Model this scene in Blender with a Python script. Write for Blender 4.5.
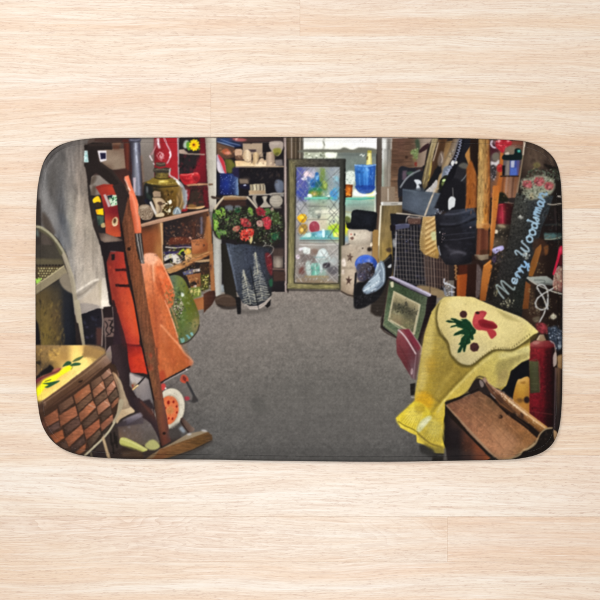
# A printed bath mat lying on a pale laminate floor, photographed from above.
import bpy, bmesh, math, random
import numpy as np

for o in list(bpy.data.objects):
    bpy.data.objects.remove(o)
scene = bpy.context.scene
COL = scene.collection
K = 0.00165                      # metres per photo unit (the photo is 600 units wide)
TOP = 0.0115                     # height of the mat's pile
CAM_H = 3.0

# ---- camera, world, lamps, exposure
cam = bpy.data.cameras.new('camera')
camo = bpy.data.objects.new('camera', cam); COL.objects.link(camo)
camo.location = (0, 0, CAM_H+TOP)
cam.sensor_width = 36; cam.lens = 36*CAM_H/(600*K)
cam.clip_start = 0.05; cam.clip_end = 60
scene.camera = camo
scene.render.resolution_x = scene.render.resolution_y = 1024

world = bpy.data.worlds.new('World'); scene.world = world
world.use_nodes = True
bg = world.node_tree.nodes['Background']
bg.inputs['Color'].default_value = (1.0, 0.985, 0.965, 1); bg.inputs['Strength'].default_value = 0.42

def lamp(name, loc, aim, size, power, colour):
    d = bpy.data.lights.new(name, 'AREA'); d.shape = 'DISK'; d.size = size
    d.energy = power; d.color = colour
    o = bpy.data.objects.new(name, d); COL.objects.link(o)
    o.location = loc
    v = [a-b for a, b in zip(loc, aim)]
    o.rotation_euler = (math.atan2(math.hypot(v[0], v[1]), v[2]), 0, math.atan2(v[0], -v[1]))
    return o
lamp('key_softbox', (-0.9, 1.5, 2.9), (0, 0.1, 0), 1.5, 66, (1.0, 0.975, 0.95))
lamp('front_softbox', (0.06, -0.72, 2.75), (0.03, -0.3, 0), 0.8, 36, (0.94, 0.97, 1.0))

scene.view_settings.view_transform = 'Standard'
scene.view_settings.look = 'None'
scene.view_settings.gamma = 1
scene.view_settings.exposure = 0.0
# ---------------------------------------------------------------- dye painter
# The mat carries a printed picture.  It is drawn here shape by shape on a
# numpy grid and then handed to the mat's mesh as a colour attribute.
SS = 3.5
CX0, CY0, CX1, CY1 = 30.0, 131.0, 569.0, 467.0
NW, NH = int((CX1-CX0)*SS), int((CY1-CY0)*SS)
NW -= NW % 2; NH -= NH % 2
CV = np.zeros((NH, NW, 3), np.float32)
RNG = np.random.default_rng(11)
_ox, _oy, _os = 0.0, 0.0, 1.0

def T(ox=0, oy=0, s=1.0):
    global _ox, _oy, _os
    _ox, _oy, _os = ox, oy, s

def rgb(c):
    if isinstance(c, str):
        return np.array([int(c[i:i+2], 16) for i in (0, 2, 4)], np.float32)/255
    return np.asarray(c, np.float32)

def pt(s):
    if isinstance(s, str):
        v = np.array([[float(a) for a in q.split(',')] for q in s.split()])
    else:
        v = np.asarray(s, float)
    v = v/_os
    return np.stack([(v[:, 0]+_ox-CX0)*SS, (v[:, 1]+_oy-CY0)*SS], 1)

def smooth(p, closed=True, n=6):
    m = len(p); out = []
    for i in range(m if closed else m-1):
        if closed:
            a, b, c, d = p[i-1], p[i], p[(i+1) % m], p[(i+2) % m]
        else:
            a, b, c, d = p[max(i-1, 0)], p[i], p[i+1], p[min(i+2, m-1)]
        for k in range(n):
            t = k/n
            out.append(0.5*(2*b+(c-a)*t+(2*a-5*b+4*c-d)*t*t+(3*b-a-3*c+d)*t**3))
    if not closed: out.append(p[-1])
    return np.array(out)

def box_blur(m, r):
    if r < 1: return m
    k = 2*r+1
    c = np.cumsum(np.pad(m, ((r+1, r), (0, 0)), mode='edge'), 0, dtype=np.float64)
    m = (c[k:]-c[:-k])/k
    c = np.cumsum(np.pad(m, ((0, 0), (r+1, r)), mode='edge'), 1, dtype=np.float64)
    return ((c[:, k:]-c[:, :-k])/k).astype(np.float32)

def poly_mask(p, soft=0.0):
    """(mask, y0, x0) for polygon p in canvas pixels; soft in photo units"""
    pad = int(soft*SS*2.2)+2
    x0 = max(int(p[:, 0].min())-pad, 0); x1 = min(int(p[:, 0].max())+pad+1, NW)
    y0 = max(int(p[:, 1].min())-pad, 0); y1 = min(int(p[:, 1].max())+pad+1, NH)
    if x1 <= x0 or y1 <= y0: return None
    X = np.arange(x0, x1)+0.5; Y = np.arange(y0, y1)+0.5
    m = np.zeros((y1-y0, x1-x0), bool)
    q = np.roll(p, -1, 0)
    for (ax, ay), (bx, by) in zip(p, q):
        if ay == by: continue
        lo, hi = min(ay, by), max(ay, by)
        i0 = np.searchsorted(Y, lo, 'left'); i1 = np.searchsorted(Y, hi, 'left')
        if i1 <= i0: continue
        xi = ax+(Y[i0:i1]-ay)*(bx-ax)/(by-ay)
        m[i0:i1] ^= X[None, :] < xi[:, None]
    m = m.astype(np.float32)
    if soft > 0:
        r = max(int(round(soft*SS*0.8)), 1)
        m = box_blur(box_blur(m, r), r)
    return m, y0, x0

def lay(mk, col, a=1.0):
    if mk is None: return
    m, y0, x0 = mk
    v = CV[y0:y0+m.shape[0], x0:x0+m.shape[1]]
    k = (m*a)[..., None]
    v += (col-v)*k

def P(col, pts, soft=0.0, a=1.0):                  # flat polygon
    lay(poly_mask(pt(pts), soft), rgb(col), a)

def C(col, pts, soft=0.0, a=1.0):                  # smooth closed outline
    lay(poly_mask(smooth(pt(pts)), soft), rgb(col), a)

def _ramp(mk, a, b, stops):
    m, y0, x0 = mk
    Y, X = np.mgrid[y0:y0+m.shape[0], x0:x0+m.shape[1]]
    d = b-a
    t = ((X-a[0])*d[0]+(Y-a[1])*d[1])/max(d@d, 1e-6)
    cs = np.array([rgb(c) for c in stops.split()])
    xs = np.linspace(0, 1, len(cs))
    return np.stack([np.interp(t, xs, cs[:, k]) for k in range(3)], -1).astype(np.float32)

def G(stops, axis, pts, soft=0.0, a=1.0, sm=False):   # polygon with a colour run along axis
    p = pt(pts)
    if sm: p = smooth(p)
    mk = poly_mask(p, soft)
    if mk is None: return
    ax = pt(axis)
    lay(mk, _ramp(mk, ax[0], ax[1], stops), a)

def E(col, cx, cy, rx, ry=None, rot=0, soft=0.0, a=1.0):
    ry = rx if ry is None else ry
    t = np.linspace(0, 2*np.pi, 28, endpoint=False)
    r = np.radians(rot)
    x, y = rx*np.cos(t), ry*np.sin(t)
    P(col, np.stack([cx+x*np.cos(r)-y*np.sin(r), cy+x*np.sin(r)+y*np.cos(r)], 1), soft, a)

def stroke_mask(p, w, soft=0.0):
    pad = int((w+soft*2)*SS)+3
    x0 = max(int(p[:, 0].min())-pad, 0); x1 = min(int(p[:, 0].max())+pad+1, NW)
    y0 = max(int(p[:, 1].min())-pad, 0); y1 = min(int(p[:, 1].max())+pad+1, NH)
    if x1 <= x0 or y1 <= y0: return None
    Y, X = np.mgrid[y0:y1, x0:x1].astype(np.float32)
    best = np.full(X.shape, 1e9, np.float32)
    for a, b in zip(p[:-1], p[1:]):
        d = b-a; L2 = max(d@d, 1e-6)
        t = np.clip(((X-a[0])*d[0]+(Y-a[1])*d[1])/L2, 0, 1)
        best = np.minimum(best, (X-a[0]-t*d[0])**2+(Y-a[1]-t*d[1])**2)
    m = np.clip(w*SS/2-np.sqrt(best)+0.5, 0, 1)
    if soft > 0:
        r = max(int(round(soft*SS*0.8)), 1)
        m = box_blur(box_blur(m, r), r)
    return m, y0, x0

def L(col, w, pts, soft=0.0, a=1.0, sm=True):       # stroke, w in photo units
    p = pt(pts)
    if sm and len(p) > 2: p = smooth(p, False, 4)
    # lay long strokes piecewise so each bounding box stays small
    if len(p) > 14:
        for i in range(0, len(p)-1, 12):
            lay(stroke_mask(p[i:i+13], w, soft), rgb(col), a)
    else:
        lay(stroke_mask(p, w, soft), rgb(col), a)

def M(pts, tl, tr, bl, rows, soft=0.0, a=1.0, sm=False):
    """polygon filled from a little grid of colours (affine frame tl,tr,bl)"""
    p = pt(pts)
    if sm: p = smooth(p)
    mk = poly_mask(p, soft)
    if mk is None: return
    m, y0, x0 = mk
    A, B, D = pt([tl, tr, bl])
    mat = np.linalg.inv(np.array([B-A, D-A]).T)
    Y, X = np.mgrid[y0:y0+m.shape[0], x0:x0+m.shape[1]]
    u = mat[0, 0]*(X-A[0])+mat[0, 1]*(Y-A[1]); v = mat[1, 0]*(X-A[0])+mat[1, 1]*(Y-A[1])
    g = np.array([[rgb(c) for c in r.split()] for r in rows])
    R, K = g.shape[:2]
    u = np.clip(u, 0, 1)*(K-1); v = np.clip(v, 0, 1)*(R-1)
    iu = np.minimum(u.astype(int), max(K-2, 0)); iv = np.minimum(v.astype(int), max(R-2, 0))
    fu = u-iu; fv = v-iv
    fu = (fu*fu*(3-2*fu))[..., None]; fv = (fv*fv*(3-2*fv))[..., None]
    ju = np.minimum(iu+1, K-1); jv = np.minimum(iv+1, R-1)
    col = (g[iv, iu]*(1-fu)+g[iv, ju]*fu)*(1-fv)+(g[jv, iu]*(1-fu)+g[jv, ju]*fu)*fv
    lay(mk, col.astype(np.float32), a)

def S(cols, pts, n, lo, hi, asp=1.0, ang=None, soft=0.0, a=1.0, seed=0):
    """n little flecks scattered inside an outline; sizes in photo units"""
    rg = np.random.default_rng(seed+n)
    p = pt(pts)
    mk = poly_mask(p)
    if mk is None: return
    m, y0, x0 = mk
    ys, xs = np.nonzero(m > 0.5)
    if not len(xs): return
    cs = [rgb(c) for c in cols.split()]
    t = np.linspace(0, 2*np.pi, 10, endpoint=False)
    for _ in range(n):
        k = rg.integers(len(xs)); r = rg.uniform(lo, hi)*SS
        th = rg.uniform(0, np.pi) if ang is None else np.radians(ang)+rg.normal()*0.25
        ex, ey = r*np.cos(t)*(1+rg.normal(size=10)*0.12), r*asp*np.sin(t)
        q = np.stack([xs[k]+x0+ex*np.cos(th)-ey*np.sin(th), ys[k]+y0+ex*np.sin(th)+ey*np.cos(th)], 1)
        lay(poly_mask(q, soft), cs[rg.integers(len(cs))], a)

def field(h, w, cell, seed):
    rg = np.random.default_rng(seed)
    cw = cell if np.ndim(cell) else (cell, cell)
    gh, gw = int(h/cw[1])+3, int(w/cw[0])+3
    g = rg.normal(size=(gh, gw)).astype(np.float32)
    y = np.arange(h)/cw[1]; x = np.arange(w)/cw[0]
    iy = y.astype(int); ix = x.astype(int)
    fy = (y-iy)[:, None]; fx = (x-ix)[None, :]
    fy = fy*fy*(3-2*fy); fx = fx*fx*(3-2*fx)
    a = g[iy][:, ix]; b = g[iy][:, ix+1]; c = g[iy+1][:, ix]; d = g[iy+1][:, ix+1]
    return (a*(1-fx)+b*fx)*(1-fy)+(c*(1-fx)+d*fx)*fy

def NZ(pts, amp, cell, seed=0, soft=0.0, tint=None):
    """mottle inside an outline: multiplies by 1+amp*noise; cell in photo units"""
    mk = poly_mask(pt(pts), soft)
    if mk is None: return
    m, y0, x0 = mk
    cl = (cell[0]*SS, cell[1]*SS) if np.ndim(cell) else cell*SS
    f = field(m.shape[0], m.shape[1], cl, seed)*amp*m
    v = CV[y0:y0+m.shape[0], x0:x0+m.shape[1]]
    v *= np.clip(1+f, 0.1, 3)[..., None]
# ---- printed picture: ground of the picture and the carpet
T()
P('2c2423', '20,120 580,120 580,480 20,480')
M('150,480 150,300 200,285 470,280 470,480', (150, 285), (460, 285), (150, 462), [
  '7a7068 857b72 887e76 857c74 6a625a',
  '7c746e 807872 817a73 7b746d 756d66',
  '77706b 78716b 76706a 746e68 6f6963',
  '6e6863 6c6762 6a6661 6a6661 66625d',
  '5c5855 5c5956 5b5855 5c5956 5b5855',
  '504e4c 4f4d4b 4f4d4b 504e4c 4d4b4a'])
NZ('150,480 150,290 470,285 470,480', .05, 1.1, 3)
NZ('150,480 150,290 470,285 470,480', .03, 3.0, 5)
NZ('150,480 150,290 470,285 470,480', .012, 11, 6)
C('8a8078', '225,330 300,312 350,318 345,340 270,352 222,350', 8, .25)
C('5d5955', '240,395 320,380 400,400 380,440 260,440', 14, .35)
L('605b56', 3, '290,325 300,350 312,372', 2, .35)
C('52504c', '250,400 262,398 268,410 256,414', 3, .5)

# ---- grey curtain and the corner behind it
T(80, 136, 10)
G('55463f 3a2a28', '300,20 300,500', '0,10 600,10 600,600 60,600')
M('200,130 445,130 465,345 330,340 200,290', (200, 140), (460, 140), (200, 340), [
  '7a6658 86705e 7c6656 7a5f50', '836e5e 927e6c 8f7b69 86705f', '5c463a 6a5344 8d7a68 88725f'])
P('795845', '320,45 412,45 410,100 330,95', 1.2)
P('5c382a', '330,95 402,95 400,138 335,140', 1)
G('48342e 3c2b28', '150,20 450,20', '150,22 580,22 580,52 320,75 150,60', .6)
P('562620', '430,40 560,40 560,62 430,70', 1)
G('4c231e 6b3226 5a2820', '440,80 515,80', '440,75 508,75 530,380 462,345', .5)
G('3d2824 522c26', '340,350 540,500', '330,345 462,325 532,380 530,520 420,480', .8)
P('7a5440', '450,500 500,480 520,560 470,560', 1.5)
G('8b8179 7c736b', '120,380 300,500', '100,470 110,400 205,395 320,490 380,580 100,600', .6)
C('5d5046', '120,420 160,395 170,430 140,480 105,490', 1)
P('2a2220', '50,95 90,85 130,68 320,75 330,140 185,145 195,250 330,352 425,470 490,600 395,600 330,505 205,398 165,372 120,410 108,492 88,492 70,420 60,320 30,280 80,268 85,150 50,145', .5)
L('42352f', 1.6, '190,150 200,260 330,370 430,500', 1, .7)
L('4a3a32', 1.2, '100,95 200,90 315,92', 1, .7)
P('a9c6c6', '45,150 80,150 92,268 40,265', .4)
S('6fa39c d2e0e0 88b5b0', '45,155 78,155 88,262 42,260', 9, .4, 1.2, .6, seed=4)
P('d8d2d4', '180,150 270,150 270,248 208,265', .3)
P('231f3e', '205,172 262,172 264,232 213,236', .4)
P('2c2624', '62,420 92,490 130,600 85,600', .6)
P('5d4f45', '125,500 165,500 170,540 160,600 110,600', 1)

T(30, 136, 10)
M('60,600 62,480 90,380 140,270 220,160 340,80 440,45 600,20 575,85 550,85 545,300 560,330 575,420 590,640 635,900 715,1110 750,1300 805,1620 810,1710 730,1730 680,1720 600,1770 520,1780 500,1700 430,1500 380,1200 300,1050 200,940 60,900',
  (60, 20), (580, 20), (60, 1780), [
  '4a4546 625d5d 6a6664 6d6865 6c6663 645d59 5f5854',
  '504b4a 6b6766 5c5856 5d5957 756e6a 7b716a 6e645e',
  '524d4b 72706f 5e5a57 5f5c5b 7c7570 877b72 776c64',
  '4e4845 807d7b 706d6c 5b5a5c 7c7671 8a7f76 7d7269',
  '463f3c 6c6866 7f7c7b 5c5d62 858079 93877d 857b71',
  '4a443e 544c46 807c79 6c6e72 8b8580 978c83 8c8177',
  '4a443e 544c46 6b6660 7c7c7c 8e8883 a0968d 94897f',
  '4a443e 544c46 5b554e 807a72 98908a a79d94 a89d92',
  '4a443e 544c46 5b554e 807a72 8f867d a2978c b9afa5'], .4)
NZ('60,600 90,380 220,160 440,45 600,20 545,300 590,640 715,1110 805,1620 600,1770 430,1500 300,1050 60,900', .06, (2.0, 14), 9)
NZ('60,600 90,380 220,160 440,45 600,20 545,300 590,640 715,1110 805,1620 600,1770 430,1500 300,1050 60,900', .035, .9, 10)
L('35302f', 2.0, '70,620 80,480 110,380 160,280 240,180 340,110 430,70', 1.4, .55)
L('8f8b8a', 1.5, '130,600 132,470 160,360 215,260 300,175', 1.2, .35)
C('4d4a49', '300,160 370,190 350,260 300,240', 2, .6)
C('4f4b48', '200,360 240,420 270,600 330,800 250,700 190,500', 2.5, .5)
C('8a8785', '130,470 160,560 230,720 330,900 400,1100 350,1080 250,900 170,760 120,640', 2, .5)
C('55575d', '300,760 400,880 420,1050 400,1150 340,980', 2, .6)
C('4a3f37', '130,760 200,840 260,980 180,960 130,880', 1.6, .8)
G('39312e 322c2b', '60,600 60,1200', '62,640 110,640 118,900 110,1200 55,1200', 1)
# folds at the hem of the curtain
T(80, 245, 10)
C('aba094', '0,300 60,250 130,280 180,330 150,345 60,390 0,440', 3, .6)
C('948a80', '-40,500 60,420 190,355 170,420 60,520 -30,560', 1)
L('cfc5ba', 1.8, '-40,470 40,420 120,365 185,345', .8, .9)
L('7d7268', 1.4, '-40,510 40,480 130,400 180,370', .7, .8)
L('c0b5a9', 2, '-40,550 40,520 110,450', 1, .6)
C('aa9c8d', '0,560 100,480 185,370 210,450 215,610 120,600 40,610', 1.2, .8)
G('9b8e7a a39682', '180,380 230,600', '185,375 225,330 245,480 225,600 205,580', 1, .7)
G('b0a69a d6ccc2', '200,330 270,620', '225,330 262,330 285,480 302,620 225,620 215,560', .8, .85)
T(80, 300, 10)
C('8f857f', '-80,60 60,30 200,60 180,85 110,110 20,142 -60,140', .8)
P('d3c8bc', '215,15 290,5 312,80 280,92 222,70', 1)

# ---- wicker chair behind the basket
T(30, 190, 10)
C('443c36', '55,390 120,400 210,460 290,560 380,800 60,820', 1)
C('5c5048', '130,430 190,460 230,560 200,600 130,520', 1.5, .6)
P('322b28', '55,430 110,430 110,640 55,640', 1, .8)
P('6f8a86', '62,395 82,395 100,470 64,460', 1, .6)
T(30, 245, 10)
G('3c3630 4a443a', '60,0 330,0', '55,0 310,0 345,190 55,190', .8)
P('5d543f', '55,135 330,145 345,200 55,200', 1)
for i in range(9):
    E('262019', 75+32*i, 205, 12, 8, soft=.4)
P('4a3d2c', '55,215 340,210 55,400', .4)
for r in range(6):
    for k in range(9):
        x = 95+26*k+(r % 2)*12; y = 235+25*r
        if x < 340-(y-215)*1.45:
            E('c3bb84' if (r+k) % 3 else '9d9160', x, y, 9, 8, soft=.3)
S('93c445 b4dc6a 6f9a3a', '55,345 135,320 130,345 55,400', 10, .6, 1.5, .7, seed=2)
P('a0d850', '60,350 120,330 100,370 60,392', .8)
G('857960 95886d', '55,450 370,240', '50,408 345,205 385,280 55,502', .3)
L('cbbd90', .8, '50,408 200,310 345,205', .3, .9)
M('55,505 300,345 390,290 440,470 470,1100 55,1100', (55, 330), (470, 330), (55, 1100), [
  '4c4234 4a4336 373431 2c2e30 84786a', '5a4a2c 594a30 4a4030 27282d 1e2026', '60502e 6d5a32 5c4a30 22242b 191a20',
  '55462c 74602f 5a492c 20222a 181a20', '40372a 665630 4f4230 26262a 1c1c22'], .4)
S('7d6633 6a562e 8a713a 4d4028', '110,550 320,550 370,980 130,980', 46, .8, 2.6, .35, ang=95, soft=.7, a=.55, seed=3)
P('1d191c', '58,740 90,790 112,960 108,1000 58,1000', .8)
C('877b6a', '300,340 390,285 445,475 350,440', .6)
T(30, 190, 10)
L('6f6a4a', 3.4, '110,395 200,450 270,530 320,640', .8, .6)
L('a19a80', 2.6, '60,365 120,378 200,432 270,510 340,620 385,740 420,880', .5)
T(30, 245, 10)
L('9d917c', 4.2, '345,100 385,220 425,340 448,480 462,600 490,760', .5)
L('b7ad96', 1.4, '340,80 395,220 440,340 458,480', .6, .7)
T(30, 300, 10)
P('1b1b20', '515,150 600,115 640,100 700,130 700,480 555,460')
G('b0a48a 948870', '470,0 550,450', '448,0 498,0 572,455 528,455', .3)

# ---- dark corner with the lace panel, left of the easel leg
T(80, 300, 10)
G('1d1c22 252028', '40,300 240,300', '20,142 110,110 180,85 222,95 225,300 245,560 60,470', .3)
S('2c2c3a 15161c 343040', '40,150 215,110 215,300 60,420', 16, 1, 2.4, .6, soft=.8, seed=8)
P('4e322d', '165,275 228,275 232,455 170,452', 1)
P('2b2022', '240,70 340,60 365,600 250,600', .5)
P('6f5953', '242,178 345,172 356,365 254,368', .4)
L('1c1618', .9, '255,210 280,250 262,300 290,340 270,355', .2)
L('1c1618', .9, '290,200 330,215 300,260 340,270 310,300 345,330', .2)
L('1c1618', .8, '335,195 310,240 325,290 300,345', .2)
L('8d7d74', 1.2, '222,95 232,200 228,300 222,455', .3)
L('93847b', 1.0, '330,70 342,200 352,330 370,440', .3)
L('7a6b64', .9, '250,280 258,400 258,500', .3)
G('8f7f7c 7c6a62', '290,460 310,640', '262,520 308,452 325,560 340,650 270,650', .5)
T(80, 345, 10)
G('8d7b78 86695e 7a5a4e', '290,20 380,310', '265,60 310,10 322,130 362,220 402,290 395,318 330,262 300,120', .5)

# ---- basket with a painted lid
T(30, 345, 10)
M('40,0 560,0 700,15 752,50 762,75 756,95 500,285 85,600 40,620', (50, 0), (760, 0), (50, 600), [
  '7b6246 84694a 8a7050 9c7d54 e2bf78 c19e6a 94754f 8f7250',
  '5e4b36 7a6244 ae8a54 a68252 efcf84 eccb80 96774f 8a6c4a',
  '58463a 6e573e 86693f dcb873 f0d086 efd28a eccb80 e8c87e',
  '6a4a3a a07a4a d9b66c ecca7c efd28a eccb80 e8c87e e8c87e',
  'd8c24c e6c76a edcb7e ecca7c efd28a eccb80 e8c87e e8c87e',
  'd8bc60 e8c878 e6c478 ecca7c efd28a eccb80 e8c87e e8c87e'], .3)
C('94754f', '560,0 700,12 755,48 745,78 620,120 530,118 540,60', 1.2)
S('c7a25a d0ac62 b08a4c', '180,50 330,40 290,110 200,125', 16, .6, 1.6, .6, soft=.6, a=.8, seed=5)
C('2a2320', '60,170 110,155 115,195 65,205', 1)
C('3c3430', '120,190 260,165 200,220 120,260', 2, .6)
C('1e1a20', '60,330 120,260 180,220 205,195 240,225 225,268 130,305 70,345', .7)
C('6c2c3a', '60,350 150,305 240,265 310,228 292,265 150,325 62,388', .6)
C('a55a5c', '225,260 260,232 310,230 270,262', .8, .8)
C('f6ea1c', '58,500 68,440 110,395 150,345 270,290 340,232 400,202 420,238 312,308 240,368 150,432 95,500', .6)
C('fbf23a', '150,360 270,300 380,220 300,300 200,360', 1, .7)
C('2c5740', '330,215 372,165 412,165 417,192 360,208', .3)
C('2f6044', '408,205 450,176 505,178 512,194 470,206', .3)
C('5a6a45', '428,168 470,130 540,108 500,150', .3)
C('2a5a40', '128,382 185,374 304,354 252,392 182,426 150,418 190,398', .3)
L('33402c', .8, '155,362 215,342', .2)
L('55682f', .8, '415,240 430,215 405,200', .3, .7)
# rim and weave
P('3a2b22', '762,76 860,160 880,260 900,400 950,560 900,720 820,830 600,1060 420,1180 200,1080 80,900 40,640 85,606 500,291', .3)
def cell(c, p, hi=None):
    P('241b18', p, .35)
    q = np.array([[float(a) for a in s.split(',')] for s in p.split()])
    q = q.mean(0)+(q-q.mean(0))*.965
    v = rgb(c)
    G(' '.join('%02x%02x%02x' % tuple(int(min(255, 255*k)) for k in v*f) for f in (.82, 1.06, 1.12)), [q[0], q[2]], q, .25)
    e = q[1]*.8+q[0]*.2
    if hi: L(hi, 1.0, [q[0]*.25+q[1]*.75+(q.mean(0)-q[1])*.1, q[2]*.9+q.mean(0)*.1], .5, .7, sm=False)
T(35, 365, 6)
for c, p, h in (('7c553e', '232,180 330,108 342,160 248,238', 0), ('86604a', '345,152 412,88 425,138 356,200', 1), ('8a6654', '428,142 478,84 490,128 438,190', 1),
    ('7c6354', '395,65 450,15 465,52 415,90', 1), ('5e4a3c', '335,102 395,62 412,90 345,150', 0), ('5e4b3e', '415,92 465,54 478,82 427,138', 0),
    ('574337', '140,240 228,182 240,225 152,290', 0), ('594638', '250,242 342,165 350,202 262,285', 0), ('57463a', '357,205 428,148 438,190 368,246', 0), ('50443a', '441,192 491,138 504,182 455,228', 0),
    ('6c4633', '52,315 140,258 150,330 72,372', 0), ('7c523c', '145,300 248,240 262,300 155,372', 0), ('865a42', '264,290 352,208 372,250 275,345', 1), ('8a6450', '372,250 440,194 455,240 380,302', 1), ('7a5440', '456,235 505,188 510,215 462,266', 0),
    ('483a36', '74,378 148,335 155,372 92,412', 0), ('4a3a33', '174,370 263,303 280,350 187,420', 0), ('4e3f35', '285,345 371,268 385,310 300,386', 0), ('483c33', '393,302 458,245 466,286 405,342', 0),
    ('754931', '92,420 170,384 182,436 125,472', 0), ('7a503a', '180,442 283,352 299,405 202,496', 0), ('7b4e39', '294,392 390,318 396,370 310,450', 0), ('7a5240', '394,356 470,290 476,330 402,400', 0),
    ('40332f', '214,492 300,420 306,462 226,526', 0), ('4a3e34', '314,456 390,383 402,410 330,502', 0), ('6c4430', '238,526 312,464 306,512 262,540', 0), ('44362f', '148,472 190,450 206,496 180,502', 0), ('4a3229', '35,330 50,318 70,372 50,380', 0), ('3b3029', '400,404 450,360 430,420 405,440', 0)):
    cell(c, p, 'a79488' if h else None)
NZ('40,330 520,10 520,300 300,530 60,520', .07, (3.5, .8), 71)
S('a08474 5a4032 8a6650 3a2a22', '50,330 480,60 500,210 300,500 80,440', 110, .4, 1.8, .2, ang=-38, soft=.3, a=.4, seed=73)
T(80, 345, 10)
M('262,76 318,60 325,165 215,250 100,350 0,425 -190,560 -320,640 -430,690 -430,590 -200,450 0,300', (-430, 600), (270, 70), (-330, 680), [
  '5c4a3c 64503f 6b5642 7d6a52 8c7d6c', '4a382c 4d3a2d 55402f 63503f 7c6b62', '3f2f27 46332a 523c2e 5a4638 6e5c52'], .3)
L('8a7660', .6, '-380,590 -200,465 0,325 150,210 262,100', .2, .8)
L('3a2a22', .7, '-330,640 -200,535 0,395 120,300 220,225', .5, .8)
C('2a1f1a', '-10,368 20,352 30,358 0,378', .3)
T(30, 345, 10)
C('2b211c', '500,365 525,350 535,356 510,375', .3)
C('8a4f33', '460,510 520,450 550,440 500,500 470,530', 1, .6)
P('3a2d28', '60,560 130,555 150,640 70,660', 1.2, .7)
L('9a8a84', 1, '140,560 160,580 150,600', .6, .5)

# ---- things under the easel: cloth, rope, slabs
T(80, 400, 10)
C('3a2f2b', '330,270 400,200 600,120 900,160 1000,500 400,600 150,600 200,420', .6)
M('380,260 600,120 800,200 830,420 560,460 400,400', (380, 140), (830, 140), (380, 480), [
  '45393a 4e4040 564a4a 625a58', '54453f 62544e 665c58 6a625e', '6a5444 66564c 5c524c 645a52', '50423a 584a3e 625846 665a4c'], .8)
S('7c767c 4c4448 6e6060 8a8286', '400,260 780,220 800,400 420,390', 40, .5, 1.6, .5, soft=.6, a=.45, seed=6)
G('3c3236 51474a', '360,240 600,140', '350,262 450,182 600,118 640,160 640,232 420,262', .6)
L('7d7578', 1.6, '440,200 540,160 610,130', .8, .7)
C('b6b464', '405,385 450,372 560,420 680,492 620,512 520,470 410,442', .5)
L('cbc684', 1.2, '420,385 520,420 660,490', .5, .8)
L('7e7c3c', 1.4, '420,440 520,478 620,512', .6, .8)
C('a8a568', '650,455 720,392 780,420 800,470 720,500', .8)
G('2b2325 3a2a20', '150,560 600,560', '100,600 180,500 330,520 440,470 620,520 640,600', .8)
P('5d4634', '420,520 600,500 640,560 430,560', 1.5, .6)
for x, y in ((310, 330), (345, 320), (365, 360), (330, 420)):
    L('15120f', 1.5, [(x, y), (x+8, y+110)], .6, .8)
C('b99f7c', '400,-20 480,-30 512,20 552,108 500,138 412,188 375,232 360,180 405,90', .4)
C('d2ba96', '470,0 510,30 548,105 500,130 450,100', 1, .7)
T(80, 345, 10)
C('9a856c', '328,268 372,300 422,370 460,470 480,560 520,610 410,640 398,520 372,400 345,330', .4)
L('bfa98a', 1.6, '350,285 400,360 440,470 460,600', 1, .6)
L('5c4c3e', 1, '335,280 375,370 400,500 402,600', .6, .8)
T(80, 400, 10)
C('a5977c', '396,0 440,0 425,80 380,170 345,225 330,215 370,130', .5)
L('aa9f84', 2.0, '352,215 300,300 238,375 150,460 50,552', .3)
L('c5bb9e', .7, '345,222 290,305 228,380 140,462', .3, .7)
L('a88f6e', 2.8, '235,375 262,470 292,578', .3)
L('c0a888', .9, '245,340 235,380 255,440', .4, .7)
L('8a8060', 1.2, '112,520 120,570', .5, .7)

# ---- back wall, oil lamp shelf
T(130, 136, 10)
G('8d837b 7b7169 6d635b', '120,40 160,450', '95,15 250,15 250,440 130,470', .4)
P('5c5652', '95,15 260,15 260,32 95,32', 1)
G('8b1c22 ab232b b0242c', '250,100 480,100', '245,15 480,15 492,450 400,430 250,420', .3)
P('6f2428', '245,30 262,30 262,270 246,270', 1.4, .8)
G('aaa0a4 9a8488', '484,20 490,430', '474,15 490,15 498,440 484,440', .3)
P('33262a', '0,25 40,25 0,600', 1)
G('2c2730 4c4a56 83858f 5c5b68 38333c', '0,300 125,300', '0,55 106,55 112,250 135,600 20,600 22,300', .3)
C('43414e', '0,25 105,25 108,58 60,66 0,60', .5)
L('8f90a4', .8, '5,40 50,46 100,38', .5, .8)
L('a9adc2', 1.8, '60,75 68,230 85,400 95,590', 1, .8)
L('d4d8e8', .9, '66,200 72,240 74,270', .4, .9)
L('c4c8da', .9, '58,75 62,150', .4, .8)
L('4a465a', 1.6, '92,80 98,160', .5, .9)
P('cdb9c2', '35,420 62,420 60,560 40,590', .5, .8)
P('221a1f', '0,480 28,480 20,600 0,600', 1)
P('86604c', '108,200 125,200 145,480 130,600 128,430', 1.2, .7)
# shelf unit seen through the door
T(170, 136, 10)
P('2a2426', '95,15 358,15 385,600 105,600')
G('6d1822 851c28 701824', '300,60 360,450', '300,15 358,15 372,470 235,480 225,380 300,210', 1.2)
S('3a2a2e 52202a 1e1a1e', '100,200 300,200 230,350 105,370', 14, 1, 2.5, .6, soft=.8, a=.8, seed=4)
G('b8a090 8f7a6c a08a7a', '90,160 350,190', '90,142 140,136 185,175 352,182 352,196 170,188 95,178', .4)
C('a9b8a6', '135,95 150,55 180,48 190,80 175,120 145,125', .6)
C('5f9a2c', '165,80 195,60 205,120 195,150 175,130', .4)
for k in range(11):
    t = k*2*np.pi/11
    E('f4da18' if k % 2 else 'e8c60e', 245+36*np.cos(t), 95+40*np.sin(t), 20, 13, np.degrees(t), soft=.25)
E('f2cf14', 245, 95, 32, 34, soft=.3)
E('e9a512', 243, 95, 24, 24, soft=.5)
E('6a2a10', 240, 92, 11, 11, soft=.4)
C('6d7a1a', '290,110 305,130 285,150', .4)
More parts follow.
